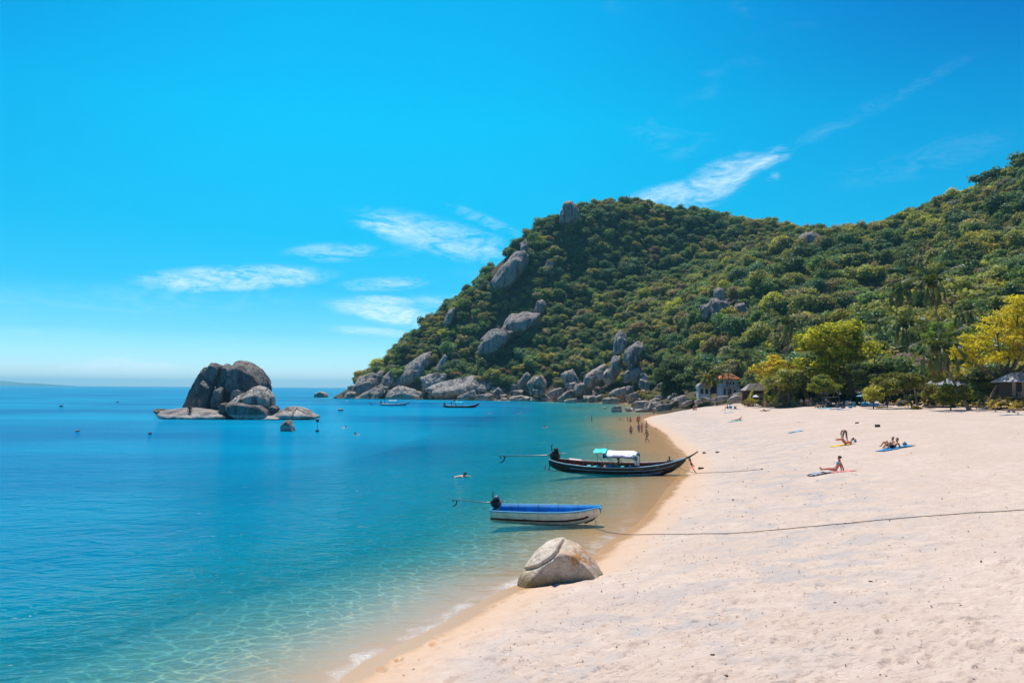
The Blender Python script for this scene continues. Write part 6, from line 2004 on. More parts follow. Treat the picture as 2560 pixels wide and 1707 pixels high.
def in_boat(boat, p):
    return boat.matrix_world @ Vector(p)


# things carried in the boat
person(in_boat(LB, (5.9, -.35, .33)), 165, 'boat_sit', 'boatman sitting under the canopy of the dark longtail boat', 'brown', 'dark', (('shirt', (0.05, 0.10, 0.09)), ('shorts', BLACK)), s=1.05)


def thing(mb, name, mats, label, cat, loc, rot=(0, 0, 0), grp=None, smooth=True):
    o = mb.obj(name, mats, None, smooth, loc, rot)
    return tag(o, label, cat, grp)


b = MB(); b.ell((0, 0, 0), (.17, .17, .15), 12, 8); b.tube([(0, 0, .13), (0, 0, .2)], .03, 6)
thing(b, 'fishing_float', simple('red_plastic', (0.55, 0.03, 0.03), 0.4), 'red round float lying in the stern of the longtail boat', 'float', in_boat(LB, (2.5, -.45, .45)))
b = MB(); b.box((0, 0, .12), (.62, .34, .24), bev=.07)
thing(b, 'bag', cloth((0.02, 0.40, 0.50)), 'turquoise bag on a bench of the longtail boat left of the boatman', 'bag', in_boat(LB, (4.1, -.6, .38)), (0, 0, .4))
b = MB(); b.box((0, 0, .14), (.75, .5, .28), bev=.12)
thing(b, 'blanket', cloth((0.05, 0.33, 0.42)), 'checked blue green bundle beside the boatman', 'bundle', in_boat(LB, (5.15, -.2, .40)), (0, 0, .2))
b = MB(); b.ell((0, 0, .16), (.24, .2, .18), 12, 8); b.ell((0, 0, .34), (.08, .07, .1), 8, 6)
thing(b, 'sack', cloth((0.10, 0.42, 0.66)), 'blue and white sack right of the boatman', 'sack', in_boat(LB, (6.8, -.55, .34)))
for k_, (x, y, c_, lab) in enumerate(((3.55, -.5, (0.62, 0.10, 0.08), 'red cushion on the first bench of the longtail boat'), (7.5, -.4, (0.60, 0.14, 0.10), 'red cushion on the bench behind the hanging cloth'), (8.2, -.3, (0.02, 0.42, 0.50), 'turquoise cushion near the bow of the longtail boat'))):
    b = MB(); b.box((0, 0, .05), (.7, .42, .1), bev=.04); thing(b, 'cushion', cloth(c_), lab, 'cushion', in_boat(LB, (x, y, .40 + (.08 if x > 8 else 0))))
b = MB(); b.box((0, 0, .03), (1.1, .4, .06), bev=.02); thing(b, 'folded_tarpaulin', cloth((0.66, 0.52, 0.50)), 'pale folded sheet on the far gunwale of the longtail boat', 'sheet', in_boat(LB, (2.1, .62, .78)), (.2, .1, .15))
# anchor hanging at the stern
b = MB(); b.tube([(-.35, 0, .40), (-.42, 0, .08), (-.3, 0, -.05), (-.1, 0, -.02), (.02, 0, .06)], .035, 6); b.tube([(-.1, 0, -.02), (.02, 0, .5)], .04, 6)
b.obj('rudder_bracket', M_RUST, LB)

# ---- the small blue and white boat
BB = empty('rowing_boat', (-.84, 42.55, -.05), (R(6.0), R(-1.0), R(-20.5)))
tag(BB, 'small white boat painted blue inside, floating in the near shallows', 'boat')
BT = [0, .1, .3, .5, .7, .85, .95, 1]
BL = 5.75
b, secs2, m2 = hull_shell(BL, BT, [.72, .76, .82, .84, .78, .60, .36, .15], [.60, .60, .62, .64, .68, .75, .83, .88], [-.14, -.14, -.14, -.14, -.10, .05, .32, .54], 22, 8, .72, .05, 0, 1)
b.obj('hull', [M_WHITEHULL, M_BLUEP], BB)
for s in (-1, 1):
    b = MB(); b.tube(side_line(secs2, m2, 1.0, s, 0.03), .038, 6); b.obj('gunwale', M_CYANP, BB)
    b = MB(); b.tube(side_line(secs2, m2, .70, s, .012, 0, 20), .055, 6, sq=1.0); b.obj('bottom_strake', M_MAROON, BB)
b = MB(); b.tube([(0, -.72, .61), (0, .72, .61)], .045, 6); b.obj('stern_rail', M_CYANP, BB)
b = MB(); b.box((BL - .02, 0, .80), (.12, .34, .10), bev=.02); b.obj('stem_cap', M_CYANP, BB)
for x in (1.9, 3.9):
    b = MB(); b.box((x, 0, .24), (.26, 1.36 if x < 3 else 1.28, .05), bev=.01); b.obj('thwart', M_BLUEP, BB)
for i in (4, 8, 12, 16):
    b = MB(); b.tube([(Vector(p) + Vector((0, -math.copysign(.065, p[1]) if p[1] else 0, .06))) for p in secs2[i]], .02, 5); b.obj('rib', M_BLUEP, BB)
b = MB(); b.box((0.05, 0, .40), (.12, .5, .3), bev=.02); b.obj('motor_bracket', M_WOOD, BB)
engine(BB, (.06, 0.05, .62), .72, (-3.75, .85, .20), 0.02, True)
bpy.context.view_layer.update()
b = MB(); b.box((0, 0, 0), (.42, .12, .02)); thing(b, 'paddle_board', M_WHITEP, 'short pale board lying on the bench of the small blue boat', 'board', in_boat(BB, (1.95, -.1, .285)), (0, 0, .35))
# keel roller of grown rope at the bow foot
b = MB(); b.tube([(BL - .12, 0, .48), (BL - .4, 0, .20), (BL - .85, 0, .0)], [.03, .04, .05], 6); b.obj('stem_band', M_MAROON, BB)


# ---- longtail boats out in the cove
def far_boat(loc, rz, L, hull_m, in_m, roof, roof_m, label, name='longtail_boat', flag=False):
    e = empty(name, loc, (0, 0, R(rz))); tag(e, label, 'boat')
    b, sc, m_2 = hull_shell(L, LT, [.3, .6, .85, 1.05, 1.1, 1.05, .9, .66, .38, .14, .04], [.9, .8, .74, .66, .64, .68, .8, 1.0, 1.3, 1.6, 1.85], [.3, 0, -.15, -.22, -.25, -.24, -.2, -.05, .35, .95, 1.55], 20, 6)
    b.obj('hull', [hull_m, in_m], e)
    for s in (-1, 1):
        b = MB(); b.tube(side_line(sc, m_2, .98, s, .02), .05, 5); b.obj('gunwale', roof_m if not flag else M_LBLUE, e)
    canopy(e, *roof, roof_m, 'canopy', .1, False, 8, 7, 4)
    for x in (roof[0] + .15, roof[1] - .15):
        for s in (-1, 1):
            b = MB(); b.tube([(x, s * roof[2] * .9, .6), (x, s * roof[2] * .9, roof[3] - .08)], .04, 5); b.obj('canopy_pole', M_WOOD, e)
    for x in (L * .3, L * .5, L * .65):
        b = MB(); b.box((x, 0, .4), (.3, 1.7, .06)); b.obj('thwart', M_WOOD, e)
    engine(e, (.5, 0, .8), 1.1, (-4.4, 0, .35))
    if flag:
        b = MB(); b.tube([(3.6, 0, .5), (3.6, 0, 3.0)], .03, 5); b.obj('flag_pole', M_WOOD, e)
        b = MB(); b.add([(3.6, 0, 3.0), (4.3, .1, 2.9), (4.25, .1, 2.35), (3.6, 0, 2.4)], [(0, 1, 2, 3), (3, 2, 1, 0)]); b.obj('flag', M_CLOTHRED, e)
    bpy.context.view_layer.update()
    return e


pA = Gz(949, 1013.5)
FA = far_boat((pA.x, pA.y, 0), -4, 11.8, M_LBLUE, M_WHITEP, (3.6, 6.8, .9, 2.05), M_WHITEP, 'pale blue longtail boat with a white roof out by the headland')
person(in_boat(FA, (2.0, 0, .4)), 0, 'stand', 'boatman standing in the stern of the pale blue longtail boat', 'brown', 'dark', (('shirt', (0.05, 0.06, 0.2)), ('shorts', BLACK)), face=False)
pB = Gz(1108, 1018.5)
FB = far_boat((pB.x, pB.y, 0), -3, 13.0, M_BLACKHULL, M_REDWOOD, (4.3, 7.0, .9, 2.0), M_CYANS, 'dark longtail boat with a green roof and red flag in the cove', flag=True)
person(in_boat(FB, (2.9, 0, .4)), 0, 'stand', 'boatman in dark clothes standing by the red flag', 'brown', 'dark', (('shirt', BLACK), ('shorts', BLACK)), face=False)
person(in_boat(FB, (4.4, .2, .45)), 10, 'boat_sit', 'passenger sitting under the green roof of the dark longtail boat', 'tan', 'brown', (('shirt', (0.4, 0.2, 0.15)),), face=False)

# ---- marker buoys
for (x, y, r_, c_, lab) in ((153, 1016.5, .62, (0.03, 0.05, 0.12), 'dark round buoy far out at the left'), (294, 1006, .5, (0.03, 0.04, 0.08), 'small dark buoy left of the islet'), (929, 1012, .5, (0.02, 0.03, 0.06), 'dark buoy beside the pale blue longtail boat'),
                            (867, 1004, .6, (0.5, 0.55, 0.6), 'pale buoy off the tip of the headland'), (793, 1078.5, .30, (0.02, 0.03, 0.05), 'dark buoy with a ball topped staff right of the lone rock'), (375, 1085, .25, (0.02, 0.03, 0.05), 'tiny dark buoy below the islet')):
    p = Gz(x, y); b = MB(); b.ell((0, 0, .1), (r_, r_, r_ * .75), 12, 8)
    e = empty('buoy', (p.x, p.y, 0)); tag(e, lab, 'buoy')
    b.obj('float_ball', simple('buoy_paint_%d' % int(x), c_, .5), e)
    b = MB(); b.tube([(0, 0, r_ * .6), (0, 0, 1.55 if 'staff' in lab else r_ * 1.1)], .03, 6)
    b.obj('staff', M_IRON, e)
    if 'staff' in lab:
        b = MB(); b.ell((0, 0, 1.7), .26, 10, 7); b.obj('top_ball', M_IRON, e)
for (x, y, w_, h_2, lab) in ((194, 1078, 10, 5, 'low dark rock awash far out at the left'), (851, 1026.5, 14, 5, 'flat dark rock awash between islet and headland'), (843, 990.5, 5, 3, 'tiny rock awash right of the domed sea rock')):
    p = Gz(x, y); D_ = p.y
    boulder(x, y - h_2 * .2, w_, h_2 * 1.4, 0, D_, lab, int(x), dep=w_ * D_ / FPX / 2)

# ---- mooring ropes
M_ROPE = simple('tarred_rope', (0.09, 0.07, 0.055), 0.9, 0.3, 40)


def rope(pxs, label, r_=.016, first=None):
    pts = []
    for (x, y) in pxs:
        p = Gt(x, y); pts.append(Vector((p.x, p.y, max(p.z, .0) + r_ * .6)))
    if first is not None: pts = [Vector(q) for q in first] + pts
    out = []
    for i in range(len(pts) - 1):
        n_ = max(2, int((pts[i + 1] - pts[i]).length / .35))
        for k in range(n_):
            q = pts[i].lerp(pts[i + 1], k / n_)
            if first is None or i >= len(first):
                g = gz1(q.x, q.y); q.z = max(g, -.02) + .018 + r_ * (.9 + .5 * math.sin(q.x * 5 + q.y * 3))
                q.x += .03 * math.sin(q.y * 2.1); q.y += .05 * math.sin(q.x * 1.3)
            out.append(q)
    out.append(pts[-1])
    b = MB(); b.tube(out, r_, 5)
    return tag(b.obj('mooring_rope', M_ROPE), label, 'rope')


rope([(1492, 1324), (1520, 1331), (1551, 1336), (1633, 1337), (1720, 1336), (1810, 1334), (1900, 1330), (2050, 1316), (2150, 1305), (2330, 1292), (2450, 1282), (2560, 1276), (2700, 1267)],
     'long dark mooring rope running across the sand from the small blue boat', .014, [in_boat(BB, (BL - .3, 0, .2))])
rope([(1716, 1178), (1748, 1183), (1800, 1181), (1850, 1179), (1900, 1174)], 'thin rope lying on the sand from the longtail boat', .016, [in_boat(LB, (9.8, -.3, 1.1))])
# ------------------------------------------------------------------ towels, bags and things left on the sand
def mat_towel(name, c0, c1=None, stripes=0.0):
    m, t, o = new_mat(name)
    tc = t.node('ShaderNodeTexCoord').outputs['Object']
    n = t.noise(tc, 3.0, 3)
    c = t.mix(t.rng(n, .3, .7), tuple(x * .85 for x in c0), c0)
    if c1:
        wv = t.node('ShaderNodeTexWave'); t.put(wv.inputs['Vector'], tc); wv.inputs['Scale'].default_value = stripes; wv.inputs['Distortion'].default_value = 2.5
        c = t.mix(t.rng(wv.outputs['Fac'], .45, .55), c, c1)
    princ(t, o, c, .95, t.bump(t.noise(tc, 60, 2), .5, .01), .1)
    return m


def towel(px, py, L, W_, rz, mat, label, seed=0, rumple=.03, cat='towel', name='beach_towel', lift=.012):
    """a rumpled cloth following the sand, its own thickness"""
    r = random.Random(seed); p = Gt(px, py)
    n, m_2 = 14, 8
    c_, s_ = math.cos(R(rz)), math.sin(R(rz))
    X = np.linspace(-L / 2, L / 2, n); Yy = np.linspace(-W_ / 2, W_ / 2, m_2)
    GX, GY = np.meshgrid(X, Yy, indexing='ij')
    wx = p.x + GX * c_ - GY * s_; wy = p.y + GX * s_ + GY * c_
    wob = fbm(GX * 2.2 + seed * 7, GY * 2.6 + seed, 3, 3) * rumple * 2.4 + rumple * .8
    gz_ = ground(wx.ravel(), wy.ravel()).reshape(wx.shape)
    Z = gz_ + lift + np.maximum(0, wob)
    ex = (fbm(GX * 3 + seed, GY * 3, 8, 2)) * .10
    V = np.stack([wx - p.x + ex, wy - p.y + ex, Z - p.z], -1).reshape(-1, 3)
    F = grid_faces(n, m_2)
    V2 = V.copy(); V2[:, 2] -= .014
    # skirt to the sand
    me = mesh_np(name, np.concatenate([V, V2]), np.concatenate([F[:, ::-1], F + len(V)]), mat)
    return tag(link(name, me, None, p), label, cat)


T_PINK = mat_towel('pink_towel', (0.72, 0.16, 0.16), (0.78, 0.40, 0.34), 1.2)
T_YEL = mat_towel('yellow_towel', (0.78, 0.48, 0.02))
T_BLUE = mat_towel('blue_towel', (0.02, 0.13, 0.34), (0.04, 0.28, 0.55), 1.4)
T_LBLUE = mat_towel('light_blue_towel', (0.12, 0.38, 0.60))
T_TEAL = mat_towel('turquoise_towel', (0.03, 0.45, 0.48))
T_ZIG = mat_towel('patterned_towel', (0.05, 0.10, 0.16), (0.55, 0.62, 0.66), 5.0)
T_WHT = mat_towel('white_towel', (0.72, 0.70, 0.68))
T_STR = mat_towel('striped_mat', (0.62, 0.64, 0.64), (0.05, 0.07, 0.09), 3.0)
towel(2100, 1178.5, 1.7, .9, -3, T_PINK, 'pink and red towel under the woman in the blue bikini', 1)
towel(2048, 1186, 1.35, .62, 14, T_ZIG, 'crumpled blue and white patterned cloth at the woman feet', 2, .13)
towel(2101, 1113.5, 1.6, .75, 8, T_YEL, 'yellow towel under the one lying with raised legs', 3)
towel(2218, 1125, 1.7, .85, 22, T_BLUE, 'dark blue towel at the feet of the reclining pair', 4, .05)
towel(2248, 1119, 2.2, .95, 14, T_BLUE, 'blue towel stretching behind the reclining pair', 5, .06)
towel(1990, 1079, 1.6, .75, 10, T_LBLUE, 'lone light blue towel in the middle of the beach', 6, .05)
towel(2001, 1055, 1.4, .5, 20, T_WHT, 'narrow white towel higher up the beach', 7, .04)
towel(1822, 1031.5, 2.0, .8, 8, T_LBLUE, 'light blue towel below the sunbather with the blue bag', 8, .05)
towel(1838, 1053, 2.2, .9, 10, T_TEAL, 'turquoise towel under the fair haired sunbather', 9, .04)
towel(1917, 1014.5, 2.4, 1.0, 3, T_LBLUE, 'blue towel under the sunbather in red', 10, .05)
towel(1836, 1023, 2.2, .9, 2, T_BLUE, 'dark blue towel behind the sunbather with the blue bag', 11, .06)
towel(2062, 1021, 2.4, 1.0, 0, T_TEAL, 'teal towel under the two sitting sunbathers', 12, .06)
towel(2092, 1023, 2.2, 1.0, 3, T_LBLUE, 'pale blue towel right of the two sitting sunbathers', 13, .09)
towel(2110, 1025, 2.0, .8, 0, T_LBLUE, 'light blue towel nearest the camera of the empty three', 14, .05)
towel(1990, 1012, 2.2, .9, 0, T_WHT, 'white towel under the sunbather below the stone steps', 15, .04)
towel(2532, 1037, 3.0, 1.3, -4, T_STR, 'striped mat spread by the rightmost palm seedling', 16, .08, 'mat', 'beach_mat')
towel(1808, 1026, 1.1, .5, 5, T_ZIG, 'small dark cloth at the feet of the sunbather with the blue bag', 17, .06)


def bag(px, py, w_, c_, label, seed=0, h=.32, cat='bag', name='beach_bag'):
    p = Gt(px, py); e = empty(name, p, (0, 0, seed * .9)); tag(e, label, cat)
    b = MB(); b.box((0, 0, h * .5), (w_, w_ * .55, h), bev=.08); b.ell((0, 0, h * .85), (w_ * .38, w_ * .2, h * .25), 10, 6); b.obj('body', cloth(c_), e)
    b = MB(); b.tube([(-w_ * .25, 0, h * .9), (-w_ * .1, 0, h * 1.35), (w_ * .1, 0, h * 1.35), (w_ * .25, 0, h * .9)], .02, 6); b.obj('handle', cloth((0.1, 0.1, 0.12)), e)


bag(2138, 1105, .38, (0.03, 0.30, 0.36), 'small teal bag behind the head of the one with raised legs', 1, .22)
bag(2262, 1113, .42, (0.05, 0.14, 0.25), 'dark blue bag behind the reclining pair', 2, .22)
bag(1826, 1020.5, .7, (0.03, 0.26, 0.62), 'bright blue bag behind the sitting sunbather', 3, .5)
bag(1838, 1021.5, .6, (0.03, 0.05, 0.08), 'dark backpack on the dark blue towel', 4, .4)
bag(2068, 1017.5, .8, (0.03, 0.42, 0.46), 'turquoise bag behind the two sitting sunbathers', 5, .45)
bag(2093, 1019.5, .7, (0.03, 0.06, 0.10), 'dark bag on the pale blue towel', 6, .38)
bag(2108, 1020.5, .7, (0.04, 0.06, 0.10), 'black bag right of the dark one', 7, .32)
bag(2126, 1020.0, .9, (0.03, 0.22, 0.42), 'blue beach bag standing alone on the sand', 8, .4)
bag(2012, 1009.5, .7, (0.04, 0.08, 0.12), 'dark bag beside the sunbather below the steps', 9, .35)
bag(1924, 1010, .5, (0.10, 0.12, 0.14), 'grey rucksack right of the sunbather in red', 10, .5)
bag(1824, 1007, .6, (0.03, 0.03, 0.03), 'black rucksack below the long cracked boulder', 11, .55)
bag(2383, 1019, 1.0, (0.03, 0.035, 0.04), 'black bag under the leaning palm', 12, .45)
for k_, (x, y) in enumerate([(2522, 1031), (2535, 1031.5), (2545, 1036)]):
    bag(x, y, .42, (0.10 + .12 * k_, 0.12 + .1 * k_, 0.14 + .08 * k_), ('dark', 'grey', 'pale')[k_] + ' pouch on the striped mat', 20 + k_, .22)

# stones, husks and drift lying about
for k_, (x, y, w_, lab) in enumerate([(1640, 1072, 6, 'brown stone at the water edge beside the waders'), (1761, 1133, 10, 'left dark stone beyond the longtail prow'), (1793, 1131.5, 9, 'right dark stone beyond the longtail prow'),
                                      (1752, 1172, 12, 'lump of black weed beside the prow shadow'), (1833, 1250, 7, 'dark stone between the boats and the rope'), (2012, 1261, 5, 'small dark stone above the rope'), (2143, 1058, 9, 'dark bag sized stone above the bending person'),
                                      (2194, 1067, 17, 'brown driftwood stump right of the bending person'), (1905, 1173, 7, 'dark stone at the end of the thin rope'), (2453, 1403, 6, 'small brown stone in the right foreground'), (2176, 1454, 9, 'brown husk in the foreground sand'),
                                      (1780, 1638, 12, 'dark husk in the near foreground'), (1816, 1690, 12, 'lowest dark husk at the bottom of the frame'), (2088, 1508, 9, 'brown husk right of the foreground centre')]):
    p = Gt(x, y); s = w_ * p.y / FPX / 2
    o = link('stone', BOULD[(k_ * 3) % 14], None, (p.x, p.y, p.z + s * .2), (0, 0, k_ * 1.1)); o.scale = (s, s * .8, s * .55)
    o.data = coloured(o.data, simple('dark_stone_%d' % k_, (0.09 + .02 * (k_ % 3), 0.065 + .015 * (k_ % 3), 0.05), .9, .3, 12), 'stone')
    tag(o, lab, 'stone')

# dead leaves, husk crumbs and weed scraps: uncountable litter
rl = np.random.default_rng(12)
N_L = 2600
th = rl.uniform(R(-8), R(33), N_L * 3); rr = np.exp(rl.uniform(math.log(7), math.log(120), N_L * 3))
lx, ly = rr * np.sin(th), rr * np.cos(th)
dd = shore_dist(lx, ly)
wgt = np.exp(-((dd - 7) / 5.0) ** 2) + 0.22
keep = (dd > 1.2) & (rl.random(len(dd)) < wgt)
lx, ly = lx[keep][:N_L], ly[keep][:N_L]
lz = ground(lx, ly)
sz = rl.uniform(.014, .045, len(lx)) * np.clip(np.hypot(lx, ly) / 22, .8, 2.2)
a = rl.uniform(0, 6.28, len(lx))
t1 = np.stack([np.cos(a), np.sin(a), rl.uniform(-.2, .5, len(lx))], 1) * sz[:, None]; t2 = np.stack([-np.sin(a), np.cos(a), rl.uniform(-.3, .3, len(lx))], 1) * (sz * .45)[:, None]
c_ = np.stack([lx, ly, lz + sz * .25 + .012], 1)
v = np.stack([c_ - t1, c_ + t2, c_ + t1, c_ - t2], 1).reshape(-1, 3)
f = np.arange(len(v)).reshape(-1, 4)
me = mesh_np('leaf_litter', v, f, simple('dead_leaf', (0.16, 0.085, 0.045), .9, .5, 1.5), False)
tag(link('leaf_litter', me), 'scattered dead leaves and weed scraps on the sand', 'leaf litter', kind='stuff')
# ------------------------------------------------------------------ buildings and beach furniture
M_PLASTER = simple('white_plaster', (0.66, 0.64, 0.62), .85, .1, 1.2)
M_PINKWALL = simple('pinkish_plaster', (0.56, 0.38, 0.31), .85, .12, 1.2)
M_TERRA = simple('terracotta_tile', (0.50, 0.15, 0.05), .85, .25, 3)
M_DARKGL = simple('dark_window_glass', (0.012, 0.016, 0.022), .15, .1, 2, .5)
M_THATCH = simple('weathered_thatch', (0.36, 0.31, 0.26), .95, .3, 6, bump=.06)
M_TIN = simple('grey_tin_roof', (0.34, 0.34, 0.36), .5, .2, 2, .4, .3)
M_BEIGE = simple('beige_wall_board', (0.42, 0.30, 0.21), .85, .2, 2)
M_DARKWOOD = simple('dark_timber', (0.07, 0.05, 0.04), .85, .3, 4)
M_GREYROOF = simple('grey_shingle', (0.30, 0.29, 0.28), .9, .25, 3)
M_BLUEGL = simple('pale_blue_painted_wall', (0.30, 0.42, 0.46), .7, .15, 2)
M_BROWNROOF = simple('brown_palm_roof', (0.22, 0.13, 0.10), .95, .3, 5, bump=.05)


def bld(name, px, py, D, label, rz=0, cat='building'):
    p = W(px, py, D)
    e = empty(name, p, (0, 0, R(rz))); tag(e, label, cat)
    return e, D / FPX


def wall_with_openings(e, w_, h, d, mat, openings, z0=0.0, y=0.0, base=2.0):
    """box walls with recessed window / door openings cut into the front (toward -Y)"""
    b = MB(); b.box((0, y + d / 2 + .12, z0 + h / 2 - base / 2), (w_ - .02, d - .02, h + base)); b.obj('wall', mat, e, False)
    # front skin built as strips round the openings
    xs = sorted(set([-w_ / 2, w_ / 2] + [o[0] for o in openings] + [o[0] + o[2] for o in openings]))
    b = MB()
    for i in range(len(xs) - 1):
        a, c_ = xs[i], xs[i + 1]; mid = (a + c_) / 2
        cuts = sorted([(o[1], o[1] + o[3]) for o in openings if o[0] <= mid <= o[0] + o[2]])
        z = -base
        for (s0, s1) in cuts + [(h, h)]:
            if s0 > z + 1e-3: b.box((mid, y + .05, z0 + (z + s0) / 2), (c_ - a, .14, s0 - z))
            z = max(z, s1)
    b.obj('front_wall', mat, e, False)
    for o in openings:
        b = MB(); b.box((o[0] + o[2] / 2, y + .10, z0 + o[1] + o[3] / 2), (o[2], .03, o[3]))
        nm = 'door' if o[3] > 1.5 else 'window'
        wn = b.obj(nm, M_DARKGL, e, False)
        b = MB(); t_ = .06
        b.box((o[0] + t_ / 2, y + .0, z0 + o[1] + o[3] / 2), (t_, .10, o[3])); b.box((o[0] + o[2] - t_ / 2, y + .0, z0 + o[1] + o[3] / 2), (t_, .10, o[3]))
        b.box((o[0] + o[2] / 2, y + .002, z0 + o[1] + o[3] - t_ / 2), (o[2] - 2 * t_, .10, t_)); b.box((o[0] + o[2] / 2, y + .002, z0 + o[1] + t_ / 2), (o[2] - 2 * t_, .10, t_))
        b.obj('frame', M_PLASTER, wn, False)


def hip_roof(e, x0, x1, y0, y1, z, h, mat, ridge=.4, name='roof', tiles=0):
    cy = (y0 + y1) / 2; a = (x1 - x0) * (1 - ridge) / 2
    V = [(x0, y0, z), (x1, y0, z), (x1, y1, z), (x0, y1, z), (x0 + a, cy, z + h), (x1 - a, cy, z + h)]
    V += [(x, y, q - .14) for x, y, q in V[:4]]
    b = MB(); b.add(V, [(0, 1, 5, 4), (1, 2, 5), (2, 3, 4, 5), (3, 0, 4), (0, 6, 7, 1), (1, 7, 8, 2), (2, 8, 9, 3), (3, 9, 6, 0), (9, 8, 7, 6)])
    r = b.obj(name, mat, e, False)
    for k in range(tiles):        # tile courses on the seen slope
        t = (k + .5) / tiles; xa = x0 + a * t; xb = x1 - a * t
        b = MB(); b.tube([(xa, y0 + (cy - y0) * t, z + h * t + .03), (xb, y0 + (cy - y0) * t, z + h * t + .03)], .05, 5); b.obj('tile_course', mat, r)
    return r


# white two storey house with a terracotta roof
e, s = bld('white_house', 1826, 987, 255, 'two storey white house with an orange tiled roof at the beach corner', 4)
wall_with_openings(e, 5.6, 2.35, 4.5, M_PLASTER, [(-2.2, 0, .75, 2.0), (-.9, 0, 1.3, 2.0), (1.1, .7, .8, .9)], 0)
wall_with_openings(e, 5.0, 2.45, 4.2, M_PLASTER, [(-1.15, 0, .75, 1.95), (.15, .7, .62, .85), (1.0, .7, .62, .85)], 2.62, .8, .05)
b = MB(); b.box((2.6, 3.0, 3.8), (.9, 4.0, 2.4)); b.obj('side_wing', M_PINKWALL, e, False)
b = MB(); b.box((-.1, -.2, 2.48), (5.9, 1.9, .16)); b.obj('balcony', M_PLASTER, e, False)
for k in range(13):
    b = MB(); b.box((-2.8 + .46 * k, -1.08, 2.9), (.07, .07, .7)); b.obj('baluster', M_PLASTER, e, False)
b = MB(); b.box((-.04, -1.08, 3.28), (5.8, .1, .08)); b.obj('balcony_rail', M_PLASTER, e, False)
for x in (-2.7, 2.5):
    b = MB(); b.box((x, -1.05, 0.2), (.3, .3, 4.3)); b.obj('column', M_PLASTER, e, False)
hip_roof(e, -3.5, 3.4, -.6, 5.6, 5.1, 1.9, M_TERRA, .35, tiles=6)
# small white hut with a domed roof
e, s = bld('white_hut', 1761, 985, 248, 'small white hut with a grey rounded roof left of the white house', 0)
wall_with_openings(e, 3.7, 1.9, 3.2, M_PLASTER, [(-1.35, 0, 1.15, 1.7), (.15, 0, 1.15, 1.7)], 0)
b = MB()
pts = [(-2.0, 1.85), (-1.9, 2.5), (-1.5, 3.1), (-.9, 3.4), (.9, 3.4), (1.5, 3.1), (1.9, 2.5), (2.0, 1.85)]
V = [(x, -.45, z) for x, z in pts] + [(x, 3.6, z) for x, z in pts]
n_ = len(pts)
b.add(V, [(i, i + 1, n_ + i + 1, n_ + i) for i in range(n_ - 1)] + [tuple(range(n_ - 1, -1, -1)), tuple(range(n_, 2 * n_)), (0, n_, 2 * n_ - 1, n_ - 1)])
b.obj('roof', M_GREYROOF, e, False)
# thatched round-ended shelter
e, s = bld('thatched_shelter', 1887, 992, 184, 'thatched shelter with a pale shaggy roof right of the white house', 2)
r_ = hip_roof(e, -2.75, 2.75, -2.0, 2.0, 1.55, 1.55, M_THATCH, .42)
for k in range(9):
    t = k / 9; a0 = 2.75 * (1 - .58 * t); y0 = -2.0 * (1 - t)
    b = MB(); b.tube([(-a0 + .03 * (k % 2), y0 - .05, 1.58 + 1.55 * t), (0, y0 - .08, 1.60 + 1.55 * t), (a0, y0 - .05, 1.58 + 1.55 * t)], .09, 5); b.obj('thatch_course', M_THATCH, r_)
for x in (-2.4, -.8, .8, 2.4):
    for y in (-1.7, 1.7):
        b = MB(); b.tube([(x, y, -2), (x, y, 1.65)], .08, 7); b.obj('post', M_DARKWOOD, e)
b = MB(); b.box((0, 1.5, .3), (4.6, .2, 2.4)); b.obj('back_wall', M_DARKWOOD, e, False)
b = MB(); b.box((.6, -1.5, .25), (3.2, .5, .9), bev=.03); b.obj('counter', M_WOOD, e, False)
# palm-roofed bar behind the three men
e, s = bld('palm_roof_bar', 2017, 990, 172, 'small bar with a brown palm roof behind the three standing men')
hip_roof(e, -1.7, 1.7, -1.2, 1.4, 2.05, 1.0, M_BROWNROOF, .5)
for x in (-1.3, 1.3):
    for y in (-.9, 1.0):
        b = MB(); b.tube([(x, y, -1), (x, y, 2.1)], .07, 6); b.obj('post', M_DARKWOOD, e)
b = MB(); b.box((0, .9, .6), (2.7, .15, 1.8)); b.obj('back_wall', M_DARKWOOD, e, False)
# orange roofed house hidden behind the broad tree
e, s = bld('red_roof_house', 2120, 985, 190, 'house with an orange roof half hidden behind the broad tree')
wall_with_openings(e, 8.0, 4.0, 5, M_PLASTER, [(-3, .6, 1.2, 1.4), (-.6, 0, 1.2, 2.2), (1.8, .6, 1.2, 1.4)], 0)
hip_roof(e, -4.6, 4.6, -.8, 5.8, 4.0, 1.9, M_TERRA, .5, tiles=4)
# grey roofed bungalow behind the leaning palm
e, s = bld('bungalow', 2405, 1003, 142, 'beige bungalow with a grey tin roof behind the leaning palm')
wall_with_openings(e, 9.5, 2.5, 4, M_BEIGE, [(-3.2, .7, .9, 1.1), (-.6, 0, .9, 2.0), (1.6, .7, 1.1, 1.1), (3.3, .7, .9, 1.1)], 0)
hip_roof(e, -5.3, 5.3, -1.4, 5, 2.5, 1.5, M_TIN, .7)
